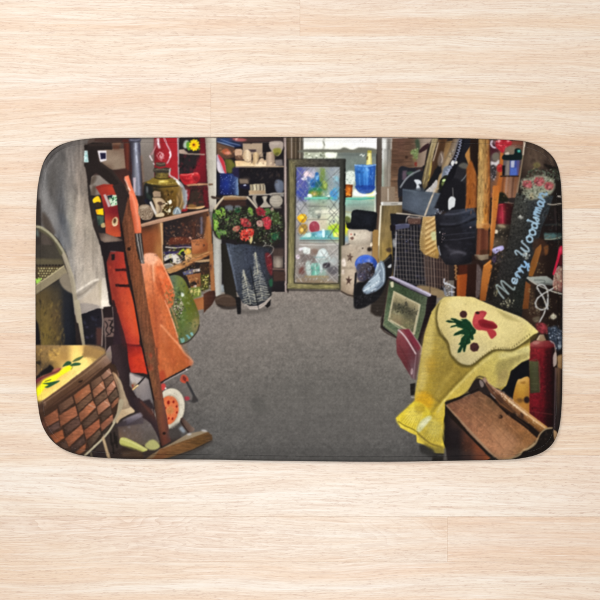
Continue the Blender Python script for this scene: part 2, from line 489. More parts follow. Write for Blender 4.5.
C('b32128', '105,385 210,376 268,364 302,398 292,450 232,495 152,492 105,432', .4)
C('d23238', '190,400 260,375 292,400 270,440 215,480', 1, .8)
L('e4746c', .9, '110,388 160,392 215,380 236,384 215,405', .4, .9)
L('e88a80', .8, '222,385 262,370 280,378', .4, .8)
L('7d141c', 1, '120,420 160,450 215,440', .8, .8)
C('7a1820', '230,420 270,400 290,440 250,470', 1.2, .7)
G('a5785a b98c68 8a5f48', '170,490 430,490', '165,488 250,478 432,473 430,494 300,498 180,508', .3)
M('150,505 382,498 392,600 160,600', (150, 500), (390, 500), (150, 600), ['5a2a28 3a2222 4a2426 6d222a', '8a2020 402424 3a2024 5d1c24'], .4)
T(170, 190, 10)
P('2c2020', '90,0 385,0 388,190 110,220', .4)
C('3b2d26', '215,20 310,20 345,165 185,168 205,90', .8)
P('6a1a22', '325,-20 385,-20 388,185 345,170', .8)
C('981c22', '108,195 165,145 180,190 165,215 115,218', .5)
P('a02028', '158,0 205,0 192,100 170,120', .8)
C('c79a66', '165,176 250,172 342,160 346,172 300,188 240,194 175,188', .3)
L('eccf9c', .8, '270,186 310,182 345,166', .3, .9)
E('8a6236', 225, 162, 45, 18, soft=.8)
# cream door post
T(170, 136, 10)
M('355,15 470,15 498,560 520,760 400,760 386,600', (355, 15), (480, 15), (390, 760), [
  'a49b8c b3ab9c c4bdae c0b8a8', 'aaa294 b9b2a3 c6c0b2 bfb8aa', 'b0a899 beb7a8 cbc5b8 c2bbad', 'a39b8d b0a99a b5ae a0'.replace('b5ae a0', 'b5aea0')+' a49c8e'], .3)
L('877d70', 1.2, '365,15 382,470', .8, .5)
P('6d6050', '385,480 430,478 432,494 390,500', .4)
P('8d5c42', '395,482 428,480 430,488 395,490', .4)
# the oil lamp
T(130, 136, 10)
L('dcd6de', 2.2, '282,28 284,70 296,118', .6, .95)
L('f4f0f4', 1, '280,40 285,90', .3)
L('b98088', .9, '270,20 272,60 262,110 215,180 200,215', .5, .6)
L('cbb4bc', 1.3, '340,15 368,80 402,150 408,200 392,240 376,275', .5, .9)
L('efe8ee', 1.5, '398,165 408,195 400,215', .4, .95)
L('e8dfe2', 1.2, '200,200 215,230 225,245', .5, .9)
L('d8ccd0', 1, '235,275 245,285', .4, .9)
L('d8aeb0', .9, '285,185 300,165 325,175 338,200 320,235 300,205 318,180', .4, .8)
L('c89a9e', .8, '270,190 290,230 320,250', .4, .7)
L('ecdcdc', .8, '305,200 318,222 330,180', .3, .8)
P('4a3e34', '262,268 358,268 362,305 300,312 258,300', .4)
L('8c7d66', .8, '265,275 310,285 355,275', .4, .8)
C('3b362f', '235,340 262,318 300,330 360,318 415,335 402,362 340,372 250,366', .4)
P('37322b', '250,355 392,355 385,425 252,425', .5)
L('8a7f68', 1.0, '240,342 300,336 400,342', .6, .7)
G('4e4222 9a8038 6b5826', '250,400 390,400', '265,372 385,372 390,425 255,425', .8, .8)
C('7d6628', '150,470 200,445 250,418 400,418 470,448 500,485 400,505 170,500', .4)
C('cdb452', '290,450 340,442 390,452 370,472 310,475', .8, .95)
L('f0e08c', 1, '300,460 340,455', .4)
L('3a321e', 1, '165,475 300,495 490,490', .6, .7)
M('150,478 230,490 420,492 508,480 545,560 552,680 510,760 430,830 280,830 190,740 160,620', (150, 478), (550, 478), (150, 830), [
  '2b2c2c 3a3424 7a6026 8a6a2e 94784a', '282a2e 30291f 5f4622 70521f 9a8060', '262426 3c2c1c 54391a 604218 8d7048', '30261e 3c2c1c 482f18 5a3f1c 8f7244'], .4, sm=True)
S('3a2a16 6a4a20 8c6a34 2a2014', '310,560 470,540 480,760 330,780', 22, .7, 2, .5, soft=.6, a=.7, seed=9)
C('a37f4e', '470,600 520,540 530,600 500,700 450,790 430,780 470,690', .8)
C('7d6038', '500,560 530,560 520,700 480,760', .8, .7)
L('b9b8b6', 1.6, '405,330 398,390 440,420 480,450 520,490 552,560 566,650 540,720', .5, .9)
L('e4e2de', 2, '470,455 495,480 520,505', .5)
L('9a9ca2', 2.6, '545,560 560,640 548,720', .6, .9)
L('d8d8d8', 1, '440,430 475,442', .4)
T(130, 190, 10)
P('a2a4aa', '528,0 575,0 580,60 548,130 530,80', .7)
C('4e6c54', '165,20 200,50 225,95 210,110 175,80', .6)
C('22243f', '150,100 190,95 220,130 215,160 170,140', .8)
C('b39979', '232,80 300,78 345,108 362,145 330,185 310,250 270,240 256,160 238,110', .4)
C('c7ae8e', '260,95 310,90 325,120 280,130', 1, .7)
P('9d846c', '230,28 250,12 308,18 312,72 240,72', .4)
L('5a4a3c', .8, '238,78 275,74 312,78', .3)
C('5c4434', '275,130 310,118 335,140 320,155 290,150', .5)
L('40302a', .7, '300,150 310,200 285,240', .4)
S('e4e0cc b9ad84 6a5f3a 3c3422 8f8450 d0c8a0', '330,150 400,95 440,140 440,250 340,250', 46, .35, 1.1, .7, seed=13)
C('e8e4d4', '390,120 410,100 420,130 400,145', .3)
C('dcd6ba', '385,205 405,195 408,222 390,226', .3)
C('7d8a92', '440,200 480,170 515,230 440,245', .4)
L('d0d8d8', .8, '450,240 475,185 505,230', .3)
C('8b7662', '90,180 130,150 200,155 232,200 235,255 205,295 135,298 92,250', .4)
S('5f4c3c b8a48c c9b9a0 705a48 a5917a', '95,180 200,158 230,210 205,290 130,295 95,250', 90, .25, .65, .7, seed=21)
C('cbbca4', '110,175 150,160 190,172 150,190', 1, .7)
L('c3bbb2', 2.2, '210,125 235,180 262,240', .4)
L('e6e0d8', .8, '205,130 230,180 255,230', .3)
C('c9b490', '55,125 70,115 90,150 80,175', .5)
C('d0bc9a', '265,245 330,230 342,262 270,270', .4)
# shelf boards and the things below
G('a37c64 b78d72 a8806a', '110,360 600,230', '108,342 190,318 300,288 520,238 790,188 790,212 600,258 322,326 118,376', .3)
L('cba68a', .9, '110,352 300,298 560,240 780,198', .4, .8)
M('112,378 322,326 334,330 340,600 340,700 250,900 140,780 140,600', (110, 330), (335, 330), (140, 620), [
  '4a2c20 4a2e22 6a4028 b88858', '85452a 864628 9a5c34 b17e4e', '8a4526 8c4a2a a8703f b27c4c'], .4)
P('8f4c2c', '140,450 290,375 240,600 150,600', 2, .5)
L('c8a27a', 1.5, '312,335 322,460 328,640 330,760', .4)
M('336,328 600,262 790,215 800,420 800,700 340,700', (336, 260), (800, 260), (336, 620), [
  '2a2528 2c2424 302420 45302a 6a4028', '262226 2c2424 3c2a28 43302c 7a4a2a', '40302a 462a22 50302a 4a2e26 86532f'], .4)
T(170, 190, 10)
S('5c3428 46302a 6a3c2a 3a2624', '130,340 210,330 215,480 130,470', 14, .8, 2, .6, soft=.6, seed=3)
G('3c2822 543226 3c2620', '215,400 262,400', '215,325 262,318 262,482 212,488', .5)
G('3d3436 6c6470 46383a', '298,350 335,350', '296,275 332,268 338,440 300,450', .6)
C('c89a84', '190,485 205,468 222,485 210,505', .4)
S('c0a08c 7a4a38 a8806c', '270,470 320,445 345,480 280,500', 12, .4, .9, .6, seed=6)
C('5e2e22', '0,488 80,470 190,480 215,530 120,556 0,570', .8)
C('7a3c28', '60,485 110,480 90,505', .8, .8)
C('c4bcb4', '70,556 140,545 205,552 200,572 80,580', .4)
P('9c6238', '345,470 385,215 412,300 425,620 365,620', .8)
G('8a5830 a86c3e 95602f', '360,400 420,400', '368,262 402,258 412,420 425,640 372,640', .4)
P('4a2e24', '366,240 388,240 388,264 368,268', .5)
M('212,502 290,492 362,488 378,560 372,620 300,668 215,650', (210, 490), (378, 490), (210, 660), ['b8724a b06a40 95552f', 'b4693c a5602f 8f5030', '9a5230 945030 7a4028'], .5)
P('9c9088', '392,160 420,150 440,175 428,420 400,300', 1, .7)
T(160, 245, 10)
M('30,0 320,-10 325,90 500,60 515,90 330,190 100,290 40,240', (30, 0), (510, 0), (40, 260), ['2c2426 34282a 4a3830 8a5a38', '3c3430 4a3a30 a8743f a06a3c', 'a47a4c b08050 a8743f a06a3c'], .4)
P('3a3060', '40,72 110,68 200,62 200,92 120,84 40,108', .4)
L('c2bab0', 1.2, '60,20 150,28 240,18 310,22', .4)
L('34264a', 1.4, '150,15 240,10 305,8', .4)
C('c9c1b4', '45,120 110,88 165,95 210,150 192,192 140,182 60,170', .4)
C('d8d2c8', '120,100 165,105 190,150 150,160', 1, .7)
C('1f1b1e', '48,170 80,148 128,128 128,175 90,180 60,186', .4)
C('8e847a', '42,196 100,184 138,204 110,236 50,236', .5)
L('c4bab0', .8, '45,200 100,188 136,208', .3)
C('2a2452', '55,80 90,74 140,82 90,92', .4)
C('9fbc2c', '185,95 210,55 245,38 240,70 215,100', .4)
C('21222c', '205,85 238,62 262,100 250,150 220,155 235,118', .4)
C('e6b23c', '248,50 300,38 312,80 270,98 250,80', .4)
C('d6aa74', '255,105 315,92 316,142 262,156', .5)
C('f2cf62', '260,58 290,50 290,75 265,80', .7, .8)
M('320,-20 482,-20 478,50 400,86 325,90', (320, -10), (480, -10), (320, 90), ['b57046 a8623a 96522e', 'a8643a a05c34 8d4c2a'], .5)
G('bb8a58 b0784a 9c6238', '70,260 510,70', '68,242 205,182 330,128 500,58 516,88 332,190 165,268 92,282', .3)
L('d3a672', .9, '75,245 210,188 330,140 500,66', .4, .8)
P('33231f', '165,270 332,192 516,92 505,152 340,170 240,240', .6)
P('b3926c', '335,168 420,148 505,140 503,166 400,176', .5)
P('3d2b22', '410,190 502,180 502,300 412,296', .6)
P('5b5c7c', '228,272 330,238 335,290 240,302', .5)
P('c2b6ae', '330,246 402,236 402,264 332,272', .4)
M('268,302 412,278 412,430 320,440', (268, 280), (412, 280), (268, 430), ['a0663c 98603a 8a5634', 'a46a3e 94603c 8a5634'], .5)
P('4b4a22', '408,302 492,288 492,440 418,462', .5)
S('c9b95a d4c878 7d7838 a09a48', '420,330 485,300 485,420 425,440', 24, .4, 1.0, .7, seed=7)
C('2b2120', '300,382 340,366 372,384 360,404 312,410', .4)
C('c8b8b4', '338,410 365,402 368,430 345,440', .4)
P('6c7a34', '300,430 410,415 412,510 330,540', .6)
L('d2c878', 1, '345,495 350,450 365,445', .3)
L('d2c878', 1, '385,500 388,440 400,470', .3)
L('d2c878', .9, '350,472 395,462', .3)
C('cfc07c', '305,460 325,445 330,470 310,480', .4)
G('9a5c34 a8683e', '330,540 445,600', '322,548 448,515 450,640 330,660', .5)
G('9c643a a56a40 8a5632', '500,300 560,300', '500,-10 528,-10 562,500 510,450 496,180', .4)
C('7a4a34', '500,190 525,200 520,240 500,260', .8)
M('438,490 490,462 552,455 565,520 520,600 440,680', (438, 455), (565, 455), (438, 640), ['5a3226 4c2a20 3c2420', '54301f 46281e 38221c'], .5)
# green painted can
T(150, 300, 10)
M('120,-140 200,-240 330,-220 430,-20 485,120 494,250 455,342 375,412 312,440 290,402 240,225 195,100 235,60', (120, -230), (490, -230), (120, 440), [
  '5c6456 62705a 707a40 6c6a2c 605e28', '5a6e64 647a64 6c783c 646824 5c5c26', '5e7264 647858 627634 5c661e 545820', '587050 4c6044 587038 626c2e 6c6634', '50664a 546c40 5c6e3c 666e42 7c704c', '4c6040 546c40 526440 5a6448 605a42'], .5, sm=True)
S('c9bcb0 5a4040 a89890 3c3a34 8a7a76 d8ccc4', '250,20 320,-10 330,100 320,150 280,195 245,150', 60, .35, 1.0, .6, seed=15)
S('3a4a34 4a6a44 7fa060 38543c', '200,-140 290,-150 300,20 220,60', 26, .6, 1.6, .5, soft=.5, a=.6, seed=16)
S('2f4a2c 7a9450 4a6630', '240,180 340,130 350,330 290,380', 24, .6, 1.6, .5, soft=.5, a=.5, seed=17)
C('cfd6c8', '310,-70 335,-75 345,-45 322,-32', .4)
C('4a523c', '120,-220 180,-240 190,-190 140,-180', .8)
C('2c3a26', '265,-60 300,-100 315,-60 290,-40', .8, .7)
P('6fa6a6', '300,385 335,368 352,412 318,435', .5)
P('a8cccc', '305,385 320,378 325,400', .4)
P('6a9ca0', '358,348 378,345 412,378 392,392', .4)
P('7fb0b0', '402,326 424,320 440,350 418,362', .4)
C('a39060', '430,200 480,190 482,260 440,300 420,270', 1.2, .5)
L('37322a', 1.0, '300,438 350,428 400,400 450,345 480,300 494,245', .3)
# ---- orange cart, easel legs, wheel and foot
T(80, 190, 10)
M('160,-30 240,-55 330,-52 382,0 388,150 415,470 330,470 258,430 250,230 215,60', (160, -50), (415, -50), (200, 470), [
  '8a2a22 a83426 b83c26 8a2c24', 'a03026 a43028 a83426 7a2422', '6a2024 8f2428 7a1c24 5a1c22', '8a3428 b8482e a83c2a 6a2422', '8a4030 b84a2e c24e2e 8a3426'], .3)
L('7d2420', 1.5, '165,-20 240,-42 320,-42 375,-5', 1, .6)
P('b8aaa8', '238,50 262,45 312,165 288,175', .4)
P('c2d2b8', '272,58 382,50 384,150 318,168', .3)
P('1d2d3a', '275,62 330,50 325,85 290,100', .5)
S('2e7d46 3f9458 1d5a38 7fae74', '300,85 378,70 378,145 325,155', 20, .5, 1.3, .5, seed=3)
L('d8e4d0', .8, '320,150 350,100 378,90', .3)
E('c8b086', 355, 318, 30, 44, 15, soft=.4)
E('5c3c28', 352, 312, 15, 24, 10, soft=.5)
L('efe0bc', .8, '330,345 350,358 378,340', .3)
P('2a2628', '95,50 150,60 215,130 250,300 260,430 200,440 160,300', .5)
C('f2c31c', '132,100 160,72 192,66 215,122 180,120 145,132', .3)
P('3b2c20', '155,140 210,122 215,175 165,180', .5)
P('f4c70e', '163,200 236,184 242,255 176,246', .3)
P('e79a18', '163,200 185,195 190,235 172,240', .5)
P('435c4c', '172,258 244,262 240,345 192,352 180,300', .5)
P('2c3a34', '180,300 200,290 205,350 190,360', .6)
C('b59e6c', '215,345 248,330 255,372 222,376', .4)
M('190,430 260,435 435,500 440,560 300,560 215,510', (190, 430), (440, 430), (190, 560), ['4a3c36 6d5a50 5a4a42 40302c', '5c4c44 8c786a 7a665a 4a3a34', '3c3230 5a4a44 4c3e3a 30282a'], .4)
P('221d21', '200,500 300,555 440,550 450,660 225,660', .4)
T(80, 245, 10)
P('241d20', '212,-20 460,-40 470,80 350,60 300,90 280,170 340,600 300,600 262,330 245,180', .5)
M('270,175 305,70 350,62 442,72 462,240 492,400 548,600 600,900 600,1000 470,1000 440,880 335,600 290,330', (260, 60), (520, 60), (470, 1000), [
  '4a2624 8a2e28 a83428 8e2c26', '8c2e26 a03026 b5382a a83228', '98352a b23e2c bf4228 b43a26', 'a03828 c0462c d04c2a c84428', 'b03c28 c8482a d84e28 d84a26', 'a8362a c8442a dc5228 da4c26', '98302a b83a2a c84428 c83c22'], .3)
P('1f1a1c', '318,95 355,90 352,150 320,155', .5)
L('6a5458', .8, '310,62 360,68', .4)
P('3a181c', '355,238 470,238 490,262 360,262', .4)
P('2e1618', '355,392 500,395 506,424 362,418', .3)
L('8c2a26', 1.2, '360,75 362,235', .6, .8)
L('a04434', 1, '300,330 350,560 420,800', .8, .6)
T(80, 300, 10)
G('2a1e22 33242a', '340,0 470,440', '330,0 346,0 405,200 445,335 470,450 482,640 320,640 345,300', .5)
T(80, 345, 10)
M('470,-12 600,8 700,0 760,200 760,320 640,280 512,275 482,150', (470, 0), (740, 0), (500, 310), ['7a2020 98241f b02a20 a82820', 'b02a1e cf3a22 d84024 d03a26', 'a8281e c8321f d03822 c03226'], .4)
L('6c1a1c', 1.6, '470,-8 540,2 640,6', .6, .9)
M('318,0 470,-20 492,200 512,300 522,440 600,512 730,600 760,640 760,760 600,700 500,600 460,500 430,400 380,250 330,140', (318, 0), (520, 0), (500, 700), ['3c2c2e 2f2224 2b1e20', '3a2c2e 2f2326 2a1e20', '3a2a2a 302426 2c2024', '3c2c2c 33262a 2c2024'], .5)
T(130, 345, 10)
P('6f6868', '0,270 160,320 195,350 240,620 100,560 0,400', .5)
C('b5aaa4', '5,282 60,310 120,330 95,370 55,420 10,350', .6)
M('55,440 150,325 192,348 215,520 140,556 85,520', (55, 330), (215, 330), (55, 556), ['a89c96 9a8e8a 847a78', '8a807c 8a807e 7a7272', '6a605e 7c7474 746c6c'], .6)
P('8a6240', '12,390 52,370 75,400 30,440', 1, .6)
L('1f1a1c', 1.2, '40,430 90,380 150,318', .3)
L('eac07c', 1.5, '35,440 60,415 82,398', .3)
L('fff0d0', .7, '70,410 82,400', .3)
P('9c2c1c', '20,395 40,392 36,440', .5, .7)
P('33292c', '130,560 200,540 240,600 240,700 160,640', .6)
# orange cover
T(130, 245, 10)
M('145,98 160,88 200,82 262,90 312,150 350,232 392,312 436,428 452,505 432,610 395,640 500,1000 512,1030 540,1080 600,1150 625,1180 602,1215 460,1290 315,1378 300,1380 240,1000 150,560 110,190', (110, 90), (620, 90), (110, 1380), [
  'e2a488 e8ae92 e49a74 d87848 d87848 d87848', 'd98866 df9068 e07a4c e07a4c e0784a e08050', 'c9703f d8845a d46c3e e2794a de7244 d87448', 'c2683a c96e42 c87044 d07040 d46e40 c86438',
  'b8623a c06a42 c86e44 c66a3c c8683c c86438', 'b05c38 b8623e c87046 c66c40 bc6036 b86036', 'a85438 b05a3a c06a40 bd6438 b85e34 b05a34', 'a04a32 a8502f b86038 b8643a b06034 a85a34', '98402c a0442c b8623c b46238 ac5e34 a45830'], .4)
C('d86a3e', '275,205 320,190 390,320 430,430 442,500 425,590 390,590 330,480 285,370 270,280', 1)
C('ef9468', '280,250 330,260 360,310 330,330 290,310', 2.5, .6)
C('a8502f', '268,330 300,390 350,490 380,560 370,600 320,500 280,420', 1.4, .8)
C('eaa078', '290,150 320,180 300,215 268,205', 1, .8)
L('f0a880', 1.0, '300,140 340,220 385,312 430,425 446,500', .5, .9)
C('edb89e', '148,98 200,86 255,94 285,140 260,180 235,200 170,180 145,160', 1.6, .8)
L('6a4a40', 1, '250,100 272,102 268,112', .4, .7)
L('f2c2a4', 1.2, '235,170 232,260 242,360', .7, .9)
L('8a4430', 1.0, '212,200 225,330 235,480 245,620 262,760', .8, .55)
C('a04a30', '268,240 275,420 300,640 350,900 330,980 290,820 258,560', 2, .4)
L('e8a27a', .9, '350,490 395,590 450,710 480,830', .7, .8)
NZ('145,98 262,90 392,312 452,505 395,640 512,1030 602,1215 315,1378 240,1000 150,560', .045, (1.3, 2.2), 31)
T(130, 300, 10)
C('9a4a30', '248,60 270,60 280,260 300,480 280,560 262,420', 1.4, .6)
L('b05a3a', 1, '300,60 302,240', .8, .5)
L('f2ac84', 1.6, '312,250 350,290 400,350 470,425 510,480', .7, .95)
L('f0b090', 1.2, '352,5 388,90 412,160 450,270 480,370', .5, .85)
C('b86438', '320,270 400,360 500,470 620,620 560,640 340,520 300,420', 2.5, .5)
L('3c2a28', 1.1, '268,480 275,600 285,640', .6, .8)
T(160, 345, 10)
L('e8a078', 1.6, '200,0 240,75 300,128 325,165', .7, .8)
C('c27a5a', '300,140 338,168 315,212 290,190', .8, .7)
C('c8774a', '20,250 60,100 120,60 90,200 130,290 60,330', 3, .4)
C('a83c28', '-10,280 40,250 60,330 20,375 -20,380', 1.2, .7)
L('282024', 1.6, '12,374 100,322 220,258 300,212', .4)
L('b5adad', 1.0, '40,372 130,320 280,242', .5, .8)
E('fff4ec', 268, 242, 8, 6, soft=.2)
C('6a625e', '50,385 160,322 250,280 300,420 345,540 250,540 180,450', 1.5, .6)
L('3b3534', 1.0, '40,440 130,400 190,350', .8, .5)
C('c44c34', '205,330 230,295 275,312 288,362 250,380 210,362', .4)
C('7a221c', '235,305 262,330 258,362 232,340', .5)
L('39383a', 2.4, '272,370 310,440 350,520 372,552', .4)
L('4a4646', 1.6, '285,548 330,562 375,555', .6)
C('3e3a39', '340,500 375,545 345,575 320,560', .8)
C('a43a44', '250,515 292,515 296,545 255,552', .4)
C('c8423e', '15,392 52,385 58,430 28,455 10,440', .4)
E('f4e8e0', 60, 434, 9, 8, soft=.2)
T(130, 345, 10)
E('46403d', 410, 655, 155, 205, 12, soft=2.5, a=.6)
E('a39a88', 404, 635, 146, 206, 12, soft=.3)
E('d3cab6', 398, 632, 146, 202, 12, soft=.5)
E('b7ad98', 390, 646, 112, 158, 12, soft=.6)
E('d8683c', 384, 650, 104, 146, 12, soft=.4)
E('e27a4a', 390, 640, 80, 116, 12, soft=2, a=.7)
E('c9814c', 402, 652, 38, 44, 10, soft=.8)
E('b8703c', 400, 652, 22, 26, 10, soft=.8, a=.7)
for dx, dy, r in ((-12, -80, 14), (38, -86, 10), (70, -40, 9), (72, 20, 8), (28, 80, 9), (-10, 78, 9), (-55, 10, 8), (-40, -25, 7)):
    E('9c1c14', 400+dx, 652+dy, r, r*1.5, 10, soft=.3)
# easel front leg
T()
M('118,203 128,195 132,206 137,250 141,264 146.5,300 155,348 164,400 171.2,441 161.5,446 154,400 142,345 134,300 125,250', (118, 200), (133, 200), (156, 446), [
'583628 75442f 844c32', '5c3828 7a4830 844c30', '653b28 80492e 865030', '663e2a 804c30 7a4c34', '5c3c2e 7c4a32 74462f', '50392c 724a34 704632', '5a3a2c 774a30 724432', '553426 724030 66382c', '4a2a22 60342a 54302a'], .25)
NZ('118,203 132,203 171,441 161,446', .07, (1.0, 9), 12)
NZ('118,203 132,203 171,441 161,446', .05, 1.2, 13)
L('1d1619', 1.5, '118,200 125.5,252 134.3,300 142.5,346 154,400 161.5,446', .3)
L('4a332a', .8, '141.5,266 147,302 155.5,348', .4, .8)
E('2a1a14', 129.4, 249.3, 1.8, 1.8, soft=.4)
E('2e1c18', 164.5, 433, 1.7, 1.4, soft=.4)
E('2e1c18', 131, 247, .8, .6, soft=.3)
T(80, 136, 10)
P('332826', '330,500 430,470 490,590 480,640 420,900 390,760 370,600', .5)
# chrome rod and the vinyl handle
T(130, 190, 10)
P('4a4440', '58,435 112,435 118,520 150,735 112,735 85,600', .4)
L('b7b0aa', .9, '72,438 92,560 125,730', .3)
L('8e8882', .9, '100,438 118,580 140,730', .3)
L('2a2222', .7, '84,440 104,570 122,700', .3)
M('-50,-130 -10,-145 15,-60 45,20 80,110 100,240 116,380 118,432 52,437 30,300 8,180 -8,0 -30,-70', (-50, -140), (60, -140), (40, 437), ['f08a68 e8704a d86a48', 'f49a7c ee7850 e87048', 'd86440 f0805a ee7c54', 'c85834 f0805a e87850', 'd86440 ee7a52 e0704a'], .3)
L('f8d0bc', .8, '-50,-110 -20,-40 5,5', .3, .9)
L('ffe8dc', .8, '-15,-20 2,2', .2, .9)
L('f4a284', 1.2, '20,40 60,180 85,400', .8, .6)
# lower dark rear leg, foot
T(130, 400, 10)
M('-10,-40 100,-20 180,50 235,110 262,180 295,260 312,390 300,410 262,320 210,230 130,170 40,70', (-10, -40), (240, -40), (80, 400), ['33282c 3a2a2c 4a302c', '2b2126 3c2a28 54342c', '2a2026 30242a 3c2a2c', '2a2026 2c2228 30262a'], .5)
L('63392e', 1.8, '110,10 165,70 225,140', 1, .8)
L('8a7068', .8, '222,85 236,125', .4, .8)
G('8a8088 48404a', '0,150 0,240', '-30,178 60,140 110,120 135,158 60,200 -30,250', .6, .8)
T()
M('154,400 164,400 171.2,441 161.5,446', (154, 400), (164, 400), (161, 446), ['52382b 784a32 70463a', '583729 744230 663a30', '4a2a22 62352a 54302a'], .25)
E('2a1a16', 164.5, 433, 1.7, 1.4, soft=.4)
L('2a1c18', 1, '161,443 162,447 168,445', .4, .8)
T(160, 405, 10)
C('4b4542', '80,260 190,175 300,250 260,300 120,340', 2, .8)
P('8d969f', '190,230 225,205 262,262 235,280', 1, .9)
M('205,135 228,120 350,238 342,262 285,275 215,190', (205, 120), (350, 120), (205, 275), ['4a3630 6f5a4e 8a766a', '4a3630 5c463c 7a665a'], .4)
L('2a201e', 1, '203,150 250,220 285,268', .5, .9)
P('3a3532', '-200,560 -50,555 120,525 310,455 530,345 535,372 330,490 140,570', 1.5, .7)
M('-330,600 -180,560 0,440 130,372 282,282 445,252 486,268 0,470 -100,560', (-330, 250), (486, 250), (-330, 600), ['6a5a44 6a5a44 84745c 8f7f68 8c7a62', '6a543a 7a6248 8a765c 907c62 85704f', '5a452c 6a5036 7d6448 806848 7a6040'], .4)
M('-60,520 0,442 482,266 522,300 527,346 300,452 100,522 0,542 -130,592 -180,595', (-100, 260), (527, 260), (-100, 600), ['7a5636 7a5636 785434 70502f 6a4a2a 5a3f26', '7a5030 7c5232 75502f 6d4a2a 624424 4a3420', '6c4228 6a4428 60401f 5a3c22 4a3320 3a2a1c'], .35)
NZ('-60,520 0,442 482,266 527,346 300,452 100,522', .08, (5, .9), 14)
C('6a4028', '-150,600 -50,520 60,470 40,530 -60,570', 1.2, .6)
E('b5b2b4', 295, 290, 24, 10, -12, soft=.6)
E('b9b6b6', 445, 254, 32, 9, 8, soft=.6)
L('2a1e16', .9, '-60,575 100,525 300,455 520,350', .5, .8)
# ---- cupboard of crockery behind the flowers
T(210, 136, 10)
P('241f22', '65,15 760,15 760,1560 65,1560')
G('4a3632 3a2e2e', '340,20 740,20', '300,15 745,15 745,60 300,75', .6)
M('68,20 250,20 340,75 335,112 250,118 120,85 68,62', (68, 20), (340, 20), (68, 118), ['39405e 2c3d66 5a3a48 7a4a4c', '22335a 2c4676 24304e 3a3038', '5a5a6a 2a3a60 20305a 1c2440'], .4)
L('c9ccd4', .7, '75,62 140,78 240,112', .3, .8)
L('8fa2c8', .8, '110,40 200,70 300,95', .4, .7)
C('a85a58', '230,25 300,20 370,45 300,60 250,50', .8)
C('d8b8b0', '255,25 275,22 270,48 258,45', .5, .7)
G('71543f 553b30', '60,80 250,160', '68,70 130,90 250,122 250,215 150,240 68,190', .6)
C('b75c3c', '120,150 170,130 205,165 190,190 140,185', .6)
C('d8907c', '150,165 200,160 200,185 165,188', .6, .8)
C('b7abbb', '72,190 100,205 150,270 165,388 120,385 85,350 70,260', .4)
C('c8343f', '80,195 115,215 150,275 165,385 140,350 118,290', .4)
C('ded4da', '70,260 95,280 120,350 150,388 95,370 72,330', .5, .8)
C('5d6226', '150,240 215,245 262,312 215,372 170,362 160,290', .6)
C('7a6a34', '185,250 220,260 230,300 200,310', 1, .7)
M('98,375 280,382 290,592 98,594', (98, 375), (290, 375), (98, 594), ['232a5c 1d2a6c 2a3a70 5c7898', '1a2566 1e3080 233468 7c93b4', '14194a 1a2560 1c2550 6a86a4'], .4)
S('a8b4dc 7c8cc4 d0d8ec', '105,395 272,395 280,580 105,585', 60, .12, .34, .9, seed=5)
P('1c2038', '68,380 100,380 100,600 80,600', .5)
C('282341', '225,330 290,300 350,320 372,370 360,420 300,425 240,400', .6)
P('a58f79', '330,80 525,74 528,215 330,215', .4)
P('b5a085', '345,95 510,90 510,135 345,140', 1, .5)
P('4d3f42', '378,140 462,138 462,164 378,166', .5)
C('c9a386', '250,150 285,132 322,142 318,200 260,210', .5)
C('6b4c3c', '255,205 320,200 345,225 320,246 262,240', .5)
M('250,250 600,245 690,300 690,312 260,306', (250, 245), (690, 245), (250, 312), ['e0b888 e8c898 dcbc94 cfae8a a08a78', 'f0d09c f0d8ac e8cfa4 d8ba94 a89280'], .4)
G('b99a78 ecd6b4 bb9c7c', '328,200 425,200', '335,178 352,148 385,142 412,180 418,235 398,272 360,258 328,222', .4, sm=True)
G('b3946c dcbf94 a58a66', '428,200 490,200', '430,190 455,165 485,180 495,230 470,280 432,288 425,240', .4, sm=True)
C('cdb090', '492,245 515,225 540,240 545,285 490,290', .4)
C('efd8b4', '455,285 500,262 560,270 570,300 470,302', .5)
L('3a2c28', 1.1, '420,190 425,240 415,270', .5, .7)
L('4a3a32', 1, '495,200 485,250 470,280', .6, .7)
G('9a8672 c4ab94 8f7a6a', '555,240 640,240', '560,168 628,158 650,205 640,302 562,300', .4)
C('a6978c', '590,82 610,58 720,58 732,120 690,200 650,192 602,130', .4)
C('c3b4a6', '600,80 640,64 700,70 660,100', .8, .6)
C('8c8838', '632,135 700,125 712,170 670,198 640,182', .8)
C('5c5a28', '650,175 690,170 680,200 655,198', .8)
G('867c78 6a6262', '640,240 740,300', '652,242 722,238 732,304 650,304', .6)
L('b39a7a', 1.1, '260,310 500,314 735,308', .3)
P('1d1a1f', '290,322 735,318 740,590 300,590', .6)
S('4a3a34 2e2a30', '300,330 700,330 700,400 300,400', 14, .8, 2, .4, soft=.7, a=.7, seed=4)
C('3a3230', '330,420 400,420 380,480 300,470', 1, .8)
P('7a6a5c', '290,430 380,435 390,480 300,478', .8)
C('1c1a34', '290,500 350,485 405,500 400,535 330,530', .5)
C('c3c8dc', '335,492 355,488 360,500 340,502', .3)
M('400,485 545,478 560,584 400,586', (400, 480), (560, 480), (400, 586), ['a49678 b8ac8c 9a8c74 a89a80', '8c8068 cdc2a2 8a7c68 b5a88c', '9a8c74 c0b494 a09278 a4967c'], .5)
for x in (425, 462, 500, 532):
    L('4a4038', .9, [(x, 490), (x+6, 530), (x-2, 570)], .4, .8)
    L('d8d0b4', .7, [(x+14, 495), (x+18, 530), (x+12, 572)], .3, .8)
L('a69a8c', 1.2, '395,588 540,586 660,574', .4)
C('5d6474', '655,450 700,440 735,470 730,560 680,575 650,520', .8)
C('7a8292', '665,470 690,460 695,540 670,530', 1, .6)
P('a5a098', '595,575 650,570 740,580 740,610 600,600', .6, .8)
T(250, 136, 10)
G('8d7a74 b5a49e 7d6c68', '338,0 375,0', '338,15 362,15 374,1560 348,1560', .3)
